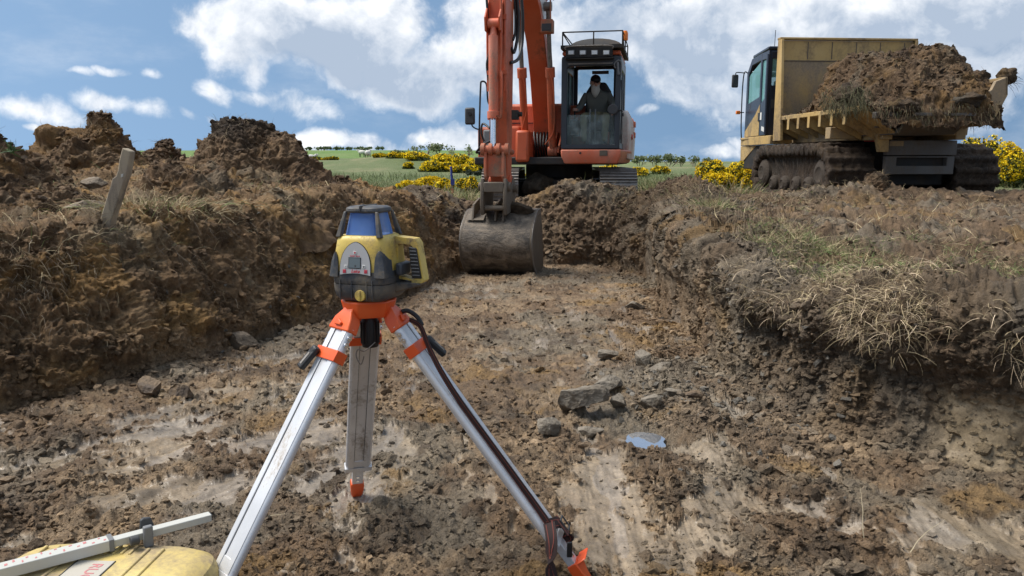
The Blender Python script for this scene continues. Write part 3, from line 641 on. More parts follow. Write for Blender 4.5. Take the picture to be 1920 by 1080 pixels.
frock(286, 735, .09, (1, .62, .6), -30, 14, 'brown angular block fallen at the foot of the left wall', 'rusty_stone', lift=.9)
frock(345, 735, .075, (1, .8, .6), 10, 15, 'ochre stone just right of the fallen brown block', 'rusty_stone', lift=.7)
frock(455, 640, .11, (1, .8, .6), 20, 16, 'big grey-brown stone at the foot of the left wall behind the tripod', 'tan_stone', lift=.6)
def wrock(px, py, Y, s, sq, rz, seed, label, mat='tan_stone', **kw):
    p = at(px, py, Y); rock(p.x, p.y, p.z, s, sq, rz, seed, label, mat, **kw)
wrock(158, 388, 6.0, .15, (1, .6, .35), 10, 21, 'flat tan stone on the left bank beside the wooden stake')
wrock(176, 342, 6.6, .12, (1, .6, .45), 0, 22, 'pale stone higher up the spoil, above the flat tan one')
# ------------------------------------------------------------------ hard-surface helpers
def paint(name, col, dirt=(.16, .115, .07), amt=.35, rough=.5, metal=0.0, scale=3.0, col2=None, streak=1.0, bm_=.002, spec=.5):
    m, t, b = bsdf(name); o = t.new('ShaderNodeTexCoord').outputs['Object']
    st = t.vmath('MULTIPLY', o, (1, 1, 1 / streak))
    n1 = t.noise(st, scale, 7, .65, .4); n2 = t.noise(o, scale * 11, 5, .65)
    base = t.mix(t.ramp(t.noise(o, scale * .7, 3, .5), .35, .7), col, col2 or tuple(c * .82 for c in col))
    f = t.ramp(t.math('ADD', n1, t.math('MULTIPLY', n2, .35)), .95 - amt * .75, 1.10 - amt * .35)
    t.put(b.inputs['Base Color'], t.mix(f, base, t.mix(n2, dirt, tuple(c * .5 for c in dirt)))); t.put(b.inputs['Roughness'], t.ramp(f, 0, 1, rough, .92, False))
    t.put(b.inputs['Metallic'], t.ramp(f, 0, 1, metal, 0.0, False)); b.inputs['Specular IOR Level'].default_value = spec
    bump(t, b, t.math('ADD', t.math('MULTIPLY', f, .6), t.math('MULTIPLY', n2, .3)), bm_, .8); return m
def glassm(name, col=(.9, .95, .95), rough=.03, alpha=.18, spec=.5):
    m, t, b = bsdf(name); b.inputs['Base Color'].default_value = (*col, 1); b.inputs['Roughness'].default_value = rough; b.inputs['Specular IOR Level'].default_value = spec
    tr = t.new('ShaderNodeBsdfTransparent'); tr.inputs[0].default_value = (*[min(1, .72 + .3 * c) for c in col], 1); mx = t.new('ShaderNodeMixShader')
    o = t.new('ShaderNodeTexCoord').outputs['Object']; fr = t.new('ShaderNodeFresnel'); fr.inputs[0].default_value = 1.45
    a = t.math('ADD', t.math('MULTIPLY', t.ramp(t.noise(o, 5, 6, .7), .45, .75), .14), alpha); a = t.math('ADD', a, t.math('MULTIPLY', fr.outputs[0], .8), clamp=True)
    t.put(mx.inputs[0], a); t.l.new(tr.outputs[0], mx.inputs[1]); t.l.new(b.outputs[0], mx.inputs[2]); t.l.new(mx.outputs[0], t.n['Material Output'].inputs[0]); return m
def plain(name, col, rough=.6, metal=0.0, emit=None):
    m, t, b = bsdf(name); b.inputs['Base Color'].default_value = (*col, 1); b.inputs['Roughness'].default_value = rough; b.inputs['Metallic'].default_value = metal; return m
MUDC = (.15, .105, .065)
paint('orange_paint', (.52, .094, .030), MUDC, .40, .48, scale=2.2, col2=(.56, .135, .06), streak=2.5)
paint('orange_faded', (.66, .15, .07), (.42, .30, .22), .42, .5, scale=3, col2=(.70, .26, .17), streak=2)
paint('orange_muddy', (.55, .12, .05), (.30, .22, .15), .62, .7, scale=5, col2=(.50, .17, .09))
paint('white_orange', (.62, .56, .50), (.60, .13, .05), .50, .5, scale=2.2, streak=3)
paint('dark_frame', (.026, .034, .046), (.16, .135, .10), .22, .4, scale=3, streak=3)
paint('black_steel', (.015, .014, .014), (.07, .052, .036), .45, .7, scale=4)
paint('black_rubber', (.018, .018, .019), (.12, .10, .08), .12, .55, scale=6)
paint('mud_steel', (.125, .100, .075), (.22, .175, .125), .50, .62, metal=.0, scale=6)
paint('bucket_steel', (.062, .050, .039), (.38, .31, .235), .60, .55, metal=.1, scale=5, streak=.5, bm_=.014)
paint('worn_steel', (.24, .22, .20), (.12, .09, .06), .42, .45, metal=.5, scale=9)
paint('chrome', (.75, .77, .80), (.3, .27, .22), .04, .12, metal=1.0)
paint('dumper_yellow', (.50, .335, .12), (.24, .18, .12), .52, .6, scale=2.0, col2=(.55, .385, .16), streak=2)
paint('dumper_yellow_muddy', (.46, .31, .12), (.36, .28, .19), .72, .75, scale=3, col2=(.42, .30, .14), streak=1.6)
paint('navy_paint', (.016, .024, .045), (.10, .09, .08), .25, .32, scale=2.5, streak=3)
paint('grey_plate', (.12, .115, .11), (.17, .135, .10), .5, .65, scale=4, streak=2)
paint('caked_mud', (.046, .034, .024), (.085, .066, .05), .5, .85, scale=6, bm_=.02)
glassm('window_glass', (.66, .80, .80), .03, .04); glassm('blue_glass', (.22, .42, .88), .05, .36); glassm('teal_glass', (.30, .62, .62), .05, .35)
plain('lamp_glass', (.62, .66, .68), .25); plain('amber', (.85, .22, .02), .25); plain('red_lens', (.55, .03, .015), .35); plain('sticker_white', (.7, .7, .68), .5)
plain('black', (.01, .01, .011), .5); plain('dark_grey', (.045, .047, .05), .6); plain('mid_grey', (.16, .165, .17), .6)

class MB:
    def __init__(s): s.v = []; s.f = []
    def add(s, V, Fc):
        n = len(s.v); s.v += [tuple(p) for p in V]; s.f += [tuple(i + n for i in f) for f in Fc]; return s
    def box(s, lo, hi):
        x0, y0, z0 = lo; x1, y1, z1 = hi
        return s.add([(x0,y0,z0),(x1,y0,z0),(x1,y1,z0),(x0,y1,z0),(x0,y0,z1),(x1,y0,z1),(x1,y1,z1),(x0,y1,z1)], [(0,3,2,1),(4,5,6,7),(0,1,5,4),(1,2,6,5),(2,3,7,6),(3,0,4,7)])
    def obox(s, c, ax, ay, az_):
        """box about c with half-axis vectors"""
        c, ax, ay, az_ = map(Vector, (c, ax, ay, az_)); V = [c + ax * i + ay * j + az_ * k for k in (-1, 1) for i, j in ((-1, -1), (1, -1), (1, 1), (-1, 1))]
        return s.add(V, [(0,3,2,1),(4,5,6,7),(0,1,5,4),(1,2,6,5),(2,3,7,6),(3,0,4,7)])
    def plate(s, pts, ext):
        pts = [Vector(p) for p in pts]; ext = Vector(ext); n = len(pts)
        return s.add(pts + [p + ext for p in pts], [tuple(range(n))[::-1], tuple(range(n, 2 * n))] + [(i, (i + 1) % n, n + (i + 1) % n, n + i) for i in range(n)])
    def ring(s, outer, inner, ext):
        o = [Vector(p) for p in outer]; i_ = [Vector(p) for p in inner]; ext = Vector(ext); n = len(o); V = o + i_ + [p + ext for p in o] + [p + ext for p in i_]; fs = []
        for k in range(n):
            j = (k + 1) % n
            fs += [(k, j, n + j, n + k), (2*n + k, 3*n + k, 3*n + j, 2*n + j), (k, 2*n + k, 2*n + j, j), (n + k, n + j, 3*n + j, 3*n + k)]
        return s.add(V, fs)
    def cyl(s, a, b, r, r2=None, seg=20, caps=True):
        a, b = Vector(a), Vector(b); r2 = r if r2 is None else r2; d = (b - a).normalized(); u = d.orthogonal().normalized(); w_ = d.cross(u)
        V = [a + (u * math.cos(t) + w_ * math.sin(t)) * r for t in [2 * PI * i / seg for i in range(seg)]] + [b + (u * math.cos(t) + w_ * math.sin(t)) * r2 for t in [2 * PI * i / seg for i in range(seg)]]
        fs = [(i, (i + 1) % seg, seg + (i + 1) % seg, seg + i) for i in range(seg)]
        if caps: fs += [tuple(range(seg))[::-1], tuple(range(seg, 2 * seg))]
        return s.add(V, fs)
    def tube(s, path, r, seg=8, smooth=True):
        P = [Vector(p) for p in path]
        if smooth and len(P) > 2:
            Q = []
            for i in range(len(P) - 1):
                p0 = P[max(i - 1, 0)]; p1, p2 = P[i], P[i + 1]; p3 = P[min(i + 2, len(P) - 1)]
                for k in range(5):
                    t = k / 5; Q.append(0.5 * ((2 * p1) + (p2 - p0) * t + (2 * p0 - 5 * p1 + 4 * p2 - p3) * t * t + (3 * p1 - p0 - 3 * p2 + p3) * t ** 3))
            P = Q + [P[-1]]
        V = []; up = None
        for i, p in enumerate(P):
            d = (P[min(i + 1, len(P) - 1)] - P[max(i - 1, 0)]).normalized()
            u = d.orthogonal().normalized() if up is None else (up - d * up.dot(d)).normalized(); up = u; w_ = d.cross(u)
            V += [p + (u * math.cos(2 * PI * k / seg) + w_ * math.sin(2 * PI * k / seg)) * r for k in range(seg)]
        fs = [(i * seg + k, i * seg + (k + 1) % seg, (i + 1) * seg + (k + 1) % seg, (i + 1) * seg + k) for i in range(len(P) - 1) for k in range(seg)]
        n = len(V); fs += [tuple(range(seg))[::-1], tuple(range(n - seg, n))]
        return s.add(V, fs)
    def lathe(s, prof, c=(0, 0, 0), axis='z', seg=28):
        V = []
        for (r, h) in prof:
            for k in range(seg):
                a = 2 * PI * k / seg; p = (r * math.cos(a), r * math.sin(a), h)
                if axis == 'y': p = (p[0], p[2], p[1])
                if axis == 'x': p = (p[2], p[0], p[1])
                V.append((p[0] + c[0], p[1] + c[1], p[2] + c[2]))
        n = len(prof); fs = [(i * seg + k, i * seg + (k + 1) % seg, (i + 1) * seg + (k + 1) % seg, (i + 1) * seg + k) for i in range(n - 1) for k in range(seg)]
        fs += [tuple(range(seg))[::-1], tuple(range((n - 1) * seg, n * seg))]
        return s.add(V, fs)
    def loft(s, rings, close=True, caps=True):
        n = len(rings[0]); V = [p for r_ in rings for p in r_]; m = n if close else n - 1
        fs = [(i * n + k, i * n + (k + 1) % n, (i + 1) * n + (k + 1) % n, (i + 1) * n + k) for i in range(len(rings) - 1) for k in range(m)]
        if caps: fs += [tuple(range(n))[::-1], tuple(range((len(rings) - 1) * n, len(rings) * n))]
        return s.add(V, fs)
    def ribbon(s, path, wid, th=.003, side=(1, 0, 0)):
        P = [Vector(p) for p in path]; rg = []
        for i, p in enumerate(P):
            sd_ = Vector(side[i] if isinstance(side, list) else side).normalized(); d = (P[min(i + 1, len(P) - 1)] - P[max(i - 1, 0)]).normalized(); sd_ = (sd_ - d * sd_.dot(d)).normalized(); nn = d.cross(sd_).normalized()
            wv = wid[i] if isinstance(wid, (list, tuple)) else wid
            rg.append([p - sd_ * wv / 2 - nn * th, p + sd_ * wv / 2 - nn * th, p + sd_ * wv / 2 + nn * th, p - sd_ * wv / 2 + nn * th])
        return s.loft(rg)
    def build(s, name, mat, parent=None, bevel=0.0, smooth=35, seg=2, sub=0, label=None):
        me = bpy.data.meshes.new(name); me.from_pydata(s.v, [], s.f); bm = bmesh.new(); bm.from_mesh(me); bmesh.ops.recalc_face_normals(bm, faces=bm.faces[:]); bm.to_mesh(me); bm.free()
        me.materials.append(MATS[mat]); o = bpy.data.objects.new(name, me); COL.objects.link(o)
        if smooth: me.polygons.foreach_set('use_smooth', np.ones(len(me.polygons), bool)); me.set_sharp_from_angle(angle=R(smooth))
        if bevel:
            b = o.modifiers.new('bevel', 'BEVEL'); b.width = bevel; b.segments = seg; b.limit_method = 'ANGLE'; b.angle_limit = R(35); b.harden_normals = False
        if sub:
            b = o.modifiers.new('subdivision', 'SUBSURF'); b.levels = sub; b.render_levels = sub
        if parent is not None: o.parent = parent
        if label: o['label'] = label
        return o
def empty(name, loc, rz=0.0, label=None, cat=None, group=None):
    o = bpy.data.objects.new(name, None); COL.objects.link(o); o.location = loc; o.rotation_euler = (0, 0, rz); o.empty_display_size = .2
    return props(o, label, cat, group)
def local_fn(o):
    M = Matrix.LocRotScale(o.location, o.rotation_euler, None); Mi = M.inverted()
    def f(px, py, ly):
        a = Mi @ Vector((0, 0, CAMZ)); b = Mi @ (Vector((0, 0, CAMZ)) + Vector(raydir(px, py))); d = b - a; k = (ly - a.y) / d.y
        return a + d * k
    return f
def text_mesh(name, s, size, mat, parent, loc, rot, th=.0004, shear=0.0, align='CENTER'):
    cu = bpy.data.curves.new(name, 'FONT'); cu.body = s; cu.size = size; cu.extrude = th; cu.align_x = align; cu.align_y = 'CENTER'; cu.shear = shear; cu.offset = size * .012
    tmp = bpy.data.objects.new(name, cu); COL.objects.link(tmp); dg = bpy.context.evaluated_depsgraph_get(); me = bpy.data.meshes.new_from_object(tmp.evaluated_get(dg)); COL.objects.unlink(tmp); bpy.data.objects.remove(tmp)
    me.materials.clear(); me.materials.append(MATS[mat]); o = bpy.data.objects.new(name, me); COL.objects.link(o); o.parent = parent; o.location = loc; o.rotation_euler = rot; return o
def caked(name, rings, parent, mat='earth', amp=.05, seed=1, tintc=None, closed=True, label=None, subdiv=1, wetv=.3):
    """a densely gridded surface roughened with mud; rings = list of closed loops (n,3)"""
    A = np.array(rings, F); nr, nc = A.shape[:2]
    a = np.gradient(A, axis=0); b = np.roll(A, -1, 1) - np.roll(A, 1, 1); N = np.cross(a, b); N /= np.linalg.norm(N, axis=-1, keepdims=True) + 1e-9
    c = A.mean((0, 1)); P = A.reshape(-1, 3); N = N.reshape(-1, 3); s_ = np.sign(((P - c) * N).sum(1).mean()); N = N * s_
    d = clods(P, amp * 4, seed, .6)[0] * amp + clods(P, amp * 1.7, seed + 1, .6)[0] * amp * .5 + fbm(P, amp * 5, 4, seed + 2, .6) * amp * .8 + ridg(P, (amp * 1.2, amp * 1.2, amp * 4), 3, seed + 3) * amp * .22
    V = P + N * d[:, None]; tn = soil_tint(P, .05, .55, .25, .12, seed + 5) * (C_(.62, .60, .58) if tintc is None else np.array(tintc, F))
    o = mesh_np(name, V, grid_faces(nr, nc, True), mat, tn, np.full(len(V), wetv), parent=parent)
    if label: o['label'] = label
    return o
# ------------------------------------------------------------------ excavator
EX = empty('excavator', (0.88, 14.65, 0.42), R(-11), 'orange tracked excavator with its boom up and bucket down in the trench', 'excavator')
E = local_fn(EX)
EM = Matrix.LocRotScale(EX.location, EX.rotation_euler, None)
BX = -0.19                                   # boom plane
def side_prism(mb, prof, x0, x1):
    """prof = (forward, height) outline, forward towards the trench"""
    return mb.plate([(x0, -f, z) for f, z in prof], (x1 - x0, 0, 0))
# undercarriage
UC = MB(); UC.cyl((0, 0, .55), (0, 0, .80), .62, seg=32); UC.box((-.62, -1.05, .30), (.62, 1.05, .55)); UC.box((-.85, -.75, .28), (.85, -.45, .5)); UC.box((-.85, .45, .28), (.85, .75, .5))
uc = UC.build('undercarriage', 'black_steel', EX, .02); uc.rotation_euler = (0, 0, R(8))
def track(cx):
    m = MB(); hw = .31; r = .345; L = 1.32; n = 46; per = 4 * L + 2 * PI * r; zc = .36
    def pos(s):
        s %= per
        if s < 2 * L: return Vector((0, -L + s, zc + r)), Vector((0, 1, 0)), Vector((0, 0, 1))
        s -= 2 * L
        if s < PI * r: a = s / r; return Vector((0, L + r * math.sin(a), zc + r * math.cos(a))), Vector((0, math.cos(a), -math.sin(a))), Vector((0, math.sin(a), math.cos(a)))
        s -= PI * r
        if s < 2 * L: return Vector((0, L - s, zc - r)), Vector((0, -1, 0)), Vector((0, 0, -1))
        s -= 2 * L; a = s / r; return Vector((0, -L - r * math.sin(a), zc - r * math.cos(a))), Vector((0, -math.cos(a), math.sin(a))), Vector((0, -math.sin(a), -math.cos(a)))
    for i in range(n):
        p, t, nn = pos((i + .3) * per / n); p = p + Vector((cx, 0, 0)); hl = per / n * .5
        m.obox(p, Vector((hw, 0, 0)), t * hl * .90, nn * .012)
        for k in (-.85, -.05, .75): m.obox(p + nn * .022 + t * hl * k, Vector((hw, 0, 0)), t * .010, nn * .014)
        m.obox(p - nn * .05, Vector((.10, 0, 0)), t * hl * .8, nn * .035)
    o = m.build('track', 'worn_steel', uc, 0, smooth=0)
    f = MB(); f.box((cx - .13, -L, .22), (cx + .13, L, .50)); f.cyl((cx - .15, -L, zc), (cx + .15, -L, zc), .27); f.cyl((cx - .15, L, zc), (cx + .15, L, zc), .27)
    f.build('track_frame', 'black_steel', o, .01)
track(.98); track(-1.0)
def lump_part(name, c, s, parent, seed, sub=4, amp=.25, tintk=.8):
    bv, bf = ico(sub); V = lump(bv, seed, .5, amp, 4, (1, 1, 1)) * np.array(s, F); V += V * (clods(V + c[0], min(s) * .6, seed)[0] * .22)[:, None]
    return mesh_np(name, V + np.array(c, F), bf, 'earth', soil_tint(V + seed, .2, .4, .3, .2, seed) * tintk, parent=parent)
lump_part('mud_clump', (-.42, -1.0, .46), (.26, .22, .20), uc, 61, tintk=.6)
# house
hs = MB()
hs.box((-1.28, -1.42, .80), (1.18, 1.9, .93))
house = hs.build('deck', 'black_steel', EX, .02)
def slabx(prof, x0, x1, mat, name, bev=.03, parent=EX, label=None): m = MB(); side_prism(m, prof, x0, x1); return m.build(name, mat, parent, bev, label=label)
# left body: tank, toolbox and covers, seen between boom and handrail
pL = E(899, 300, -1.15); zb, zt = E(925, 308, -1.2).z, E(925, 190, -.6).z
tb_ = MB(); tb_.plate([(pL.x, -1.30, zb + .10), (pL.x + .14, -1.30, zb), (-.50, -1.30, zb), (-.50, -1.30, E(930, 236, -1.3).z), (pL.x, -1.30, E(930, 238, -1.3).z)], (0, 1.0, 0)); tb_.build('tool_box', 'orange_paint', EX, .05)
tk = MB(); a = E(906, 282, -1.34); b_ = E(934, 243, -1.34); tk.box((a.x, -1.36, a.z), (b_.x, -1.28, b_.z)); tk.build('tank_cover', 'mid_grey', EX, .03)
tk = MB(); a = E(967, 304, -1.45); b_ = E(990, 244, -1.45); tk.box((a.x, -1.50, a.z), (b_.x + .02, -1.0, b_.z)); tk.build('fuel_tank', 'orange_paint', EX, .045)
bd = MB(); a = E(919, 300, -.6); b_ = E(1052, 194, -.6)
bd.box((a.x, -.62, .93), (b_.x + .1, -.40, b_.z)); bd.box((a.x, -.40, .93), (.95, 1.2, b_.z - .02)); bd.build('engine_cover', 'orange_paint', EX, .05)
seamb = MB(); z_ = E(960, 232, -.62).z; seamb.box((a.x + .03, -.632, z_), (b_.x - .2, -.622, z_ + .015)); seamb.box((a.x + .03, -.632, z_ - .2), (b_.x - .2, -.622, z_ - .188)); seamb.build('panel_seam', 'black', EX)
for k in range(7): pass
cw = MB(); pts = []
for i in range(13): t = -PI / 2 + PI * i / 12; pts.append((1.30 * math.sin(t) * 1.0, 1.2 + .75 * math.cos(t) ** .7, .90))
cw.plate([(-1.30, 1.15, .90)] + pts[1:-1] + [(1.33, 1.15, .90)], (0, 0, .80)); cw.build('counterweight', 'orange_faded', EX, .06)
# side cover behind the cab: pale sun-bleached orange
a = E(1186, 303, .55); sc_ = MB(); zt = E(1180, 205, .2).z; zb = E(1186, 300, .5).z
rg = []
for y_, xo, ztp, zbt in ((-1.50, 1.20, zb + .10, zb + .02), (-.4, 1.275, zt - .06, zb + .02), (.15, 1.31, zt - .02, zb), (.6, 1.335, zt - .10, zb), (1.1, 1.34, zt - .16, zb)):
    rg.append([(xo - .22, y_, ztp), (xo - .07, y_, ztp), (xo, y_, ztp - .12), (xo + .015, y_, (ztp + zbt) / 2), (xo, y_, zbt), (xo - .22, y_, zbt)])
sc_.loft(rg[1:]); sc_.build('side_cover', 'white_orange', EX, .02)
vents = MB()
for k in range(2): vents.box((1.30, .62, zt - .30 - k * .20), (1.368, 1.0, zt - .20 - k * .20))
vents.build('vent', 'orange_faded', EX, .006)
rl = MB(); p = E(1170, 257, .15); rl.lathe([(.0, 0), (.052, .0), (.05, .02), (.0, .026)], (1.325, .15, p.z), 'x', 20); ro = rl.build('side_reflector', 'red_lens', EX); ro.scale = (1, 1, 1)
# cab -------------------------------------------------------------
CF, CBK = -1.55, -.02
cl, cr = E(1052, 200, CF).x, E(1163, 200, CF).x; cz0, cz1 = E(1100, 279, CF).z, E(1100, 104, CF).z
cab = empty('cab', (0, 0, 0)); cab.parent = EX
def P3(x, y, z): return (x, y, z)
fr = MB()
iz0, iz1 = E(1100, 271, CF).z, E(1100, 124, CF).z; il, ir = E(1063, 200, CF).x, E(1153, 200, CF).x
fr.ring([(cl, CF, cz0), (cr, CF, cz0), (cr, CF, cz1 - .03), (cr - .05, CF, cz1), (cl + .05, CF, cz1), (cl, CF, cz1 - .03)], [(il, CF, iz0), (ir, CF, iz0), (ir, CF, iz1 - .03), (ir - .05, CF, iz1), (il + .05, CF, iz1), (il, CF, iz1 - .03)], (0, .07, 0))
# side walls with window openings
for x, dx in ((cl, .05), (cr - .05, .05)):
    wz0 = cz0 + (.42 if x == cl else .10)
    fr.ring([(x, CF + .07, cz0), (x, CBK, cz0), (x, CBK, cz1), (x, CF + .07, cz1)], [(x, CF + .14, wz0), (x, CBK - .28, wz0), (x, CBK - .28, cz1 - .20), (x, CF + .14, cz1 - .20)], (dx, 0, 0))
    fr.box((x + .003, -.80, wz0), (x + dx - .003, -.72, cz1 - .2))
bz0 = cz0 + .62; wl_, wr_, wt_ = E(1084, 150, CBK).x, E(1151, 150, CBK).x, E(1110, 131, CBK).z; fr.ring([(cl + .05, CBK - .06, cz0), (cr - .05, CBK - .06, cz0), (cr - .05, CBK - .06, cz1), (cl + .05, CBK - .06, cz1)], [(wl_, CBK - .06, bz0), (wr_, CBK - .06, bz0), (wr_, CBK - .06, wt_), (wl_, CBK - .06, wt_)], (0, .055, 0))
fr.build('cab_frame', 'dark_frame', cab, .018)
rf = MB(); rf.plate([(cl + .01, CF - .02, cz1 + .003), (cr - .01, CF - .02, cz1 + .003), (cr - .01, CBK, cz1 + .003), (cl + .01, CBK, cz1 + .003)], (0, 0, .07)); rf.build('cab_roof', 'orange_paint', cab, .03)
fl = MB(); fl.box((cl + .05, CF + .07, cz0 - .02), (cr - .05, CBK - .06, cz0 + .03)); fl.build('cab_floor', 'black_steel', cab)
sk = MB(); zs = E(1100, 307, CF).z
rg = [[(cl + .0, CF - .015, cz0 - .012), (cr + .02, CF - .015, cz0 - .012), (cr + .12, CBK, cz0 - .012), (cl, CBK, cz0 - .012)], [(cl + .01, CF - .02, (cz0 + zs) / 2), (cr + .02, CF - .02, (cz0 + zs) / 2), (cr + .13, CBK + .8, (cz0 + zs) / 2), (cl + .01, CBK + .8, (cz0 + zs) / 2)], [(cl + .06, CF + .03, zs), (cr - .03, CF + .03, zs), (cr + .06, CBK + .8, zs), (cl + .06, CBK + .8, zs)]]
sk.loft(rg); sk.build('cab_skirt', 'orange_faded', cab, .02)
lt = MB(); p = E(1131, 287, CF - .02); lt.box((p.x - .06, CF - .035, p.z - .045), (p.x + .07, CF - .02, p.z + .045)); lt.build('skirt_plate', 'mud_steel', cab, .004)
ho = MB(); p = E(1088, 287, CF - .02); ho.lathe([(0, 0), (.018, 0), (.018, .006), (0, .006)], (p.x, CF - .028, p.z), 'y', 14); ho.build('drain_hole', 'black', cab)
# glass
g1 = MB(); gz = E(1100, 215, CF).z; g1.box((il + .004, CF + .03, iz0 + .004), (ir - .004, CF + .036, gz)); g1.build('lower_windscreen', 'window_glass', cab)
g2 = MB(); g2.box((wl_ + .003, CBK - .035, bz0 + .003), (wr_ - .003, CBK - .03, wt_ - .003)); g2.build('rear_window', 'window_glass', cab)
g3 = MB(); g3.box((cl + .02, CF + .142, cz0 + .425), (cl + .025, CBK - .285, cz1 - .203)); g3.build('side_window', 'teal_glass', cab)
g4 = MB(); g4.box((cr - .025, CF + .142, cz0 + .105), (cr - .02, CBK - .285, cz1 - .203)); g4.build('side_window', 'window_glass', cab)
st = MB(); p = E(1125, 134, CBK - .05); st.box((p.x - .14, CBK - .075, p.z - .05), (p.x + .16, CBK - .068, p.z + .01)); st.build('window_notice', 'mid_grey', cab)
# visor and lights
vs = MB(); za, zb_ = E(1100, 109, CF - .05).z, E(1100, 90, CF - .05).z; xa, xb = E(1062, 100, CF - .05).x, E(1149, 100, CF - .05).x
vs.box((xa, CF - .14, za), (xb, CF - .03, zb_)); vs.plate([(xa - .02, CF - .20, za - .03), (xb + .02, CF - .20, za - .03), (xb + .02, CF - .005, za - .012), (xa - .02, CF - .005, za - .012)], (0, 0, .012)); vs.build('light_bar', 'black_steel', cab, .012)
tp = MB(); tp.tube([(xa, CF - .15, zb_ - .03), (xa + .02, CF - .16, zb_ + .012), ((xa + xb) / 2, CF - .16, zb_ + .02), (xb - .02, CF - .16, zb_ + .012), (xb, CF - .15, zb_ - .03)], .012); tp.box((xa + .02, CF - .012, iz1 + .03), (xb - .0, CF - .003, iz1 + .05)); tp.build('bar_trim', 'worn_steel', cab)
for px in (1071, 1093, 1115, 1137):
    p = E(px, 99, CF - .14); m = MB(); m.box((p.x - .055, CF - .165, p.z - .04), (p.x + .055, CF - .142, p.z + .04)); h = m.build('work_lamp', 'mid_grey', cab, .01); m = MB(); m.box((p.x - .042, CF - .172, p.z - .028), (p.x + .042, CF - .166, p.z + .028)); m.build('lamp_lens', 'lamp_glass', h, .006)
# roof rack with dome
rk = MB(); f0 = CF - .12; ra = E(1055, 62, f0); rb_ = E(1170, 56, f0); zt_, zl = (ra.z + rb_.z) / 2, E(1100, 84, f0).z; b1 = .0
x0, x1 = ra.x, rb_.x - .02; y1 = CBK + .10
for z in (zt_,): rk.tube([(x0, f0, z), (x1, f0, z), (x1, y1, z), (x0, y1, z), (x0, f0, z)], .011, smooth=False)
for x, y in ((x0, f0), (x1, f0), (x1, y1), (x0, y1), ((x0 + x1) / 2 + .02, f0), (x1, (f0 + y1) / 2)): rk.tube([(x, y, zl), (x, y, zt_)], .011)
rk.tube([(x1, f0, zt_), (x1, f0 + .5, zl)], .009); rk.tube([(x0, f0, zt_ - .02), (x0 + .12, f0 + .12, zl)], .009)
rk.box((x0 - .03, f0 - .01, zl - .055), (x1 + .02, f0 + .02, zl)); rk.box((x1 - .01, f0 + .02, zl - .055), (x1 + .02, y1, zl)); rk.box((x0 - .03, f0 + .02, zl - .055), (x0, y1, zl))
rk.box((x0, f0 + .02, zl - .05), (x1 - .01, y1, zl - .03))
for x in (x0 + .15, x1 - .15): rk.box((x - .02, -1.2, cz1 + .07), (x + .02, -1.15, zl - .05)); rk.box((x - .02, -.3, cz1 + .07), (x + .02, -.25, zl - .05))
rk.build('roof_rack', 'black_steel', cab)
dm = MB(); rg = []
for j in range(7):
    v_ = -1 + 2 * j / 6; hh = math.sqrt(max(0, 1 - v_ * v_)) ** .5
    rg.append([((x0 + x1) / 2 + .02 + (x1 - x0) * .47 * math.cos(PI * i / 12), (f0 + y1) / 2 + v_ * (y1 - f0) * .42, zl - .02 + .20 * hh * math.sin(PI * i / 12) ** .8) for i in range(13)])
dm.loft(rg, close=False, caps=False); dm.build('roof_dome', 'black_steel', cab, smooth=60)
bc = MB(); bc.lathe([(.045, 0), (.05, .02), (.05, .11), (.035, .15), (0.0, .16)], (x1 + .02, f0 + .35, zl + .10)); bc.build('beacon', 'amber', cab)
# wiper / grab rail / mirror on the right pillar
gr = MB(); gx_ = cr + .02; gr.tube([E(1154, 128, CF - .04), E(1152, 120, CF - .05), E(1159, 113, CF - .05), E(1165, 118, CF - .03), E(1164, 140, CF - .03)], .012)
gr.tube([E(1158, 116, CF - .05), E(1160, 140, CF - .06)], .018); gr.build('wiper_arm', 'mid_grey', cab)
mr = MB(); p = E(1149, 205, CF - .08); mr.lathe([(0, -.012), (.07, -.012), (.085, 0), (.085, .03), (.06, .045), (0, .05)], (p.x, p.y, p.z), 'y', 24); mr.build('round_mirror', 'dark_grey', cab)
mr = MB(); mr.tube([E(1150, 206, CF - .07), E(1163, 207, CF - .04), E(1167, 209, CF + .02)], .012); mr.tube([E(1165, 150, CF + .03), E(1166, 209, CF - .02), E(1163, 262, CF + .0)], .009); mr.build('mirror_bracket', 'black_rubber', cab)
hd = MB(); hd.box((cr + .003, CF + .5, cz0 + .55), (cr + .03, CF + .62, cz0 + .60)); hd.build('door_handle', 'black', cab)
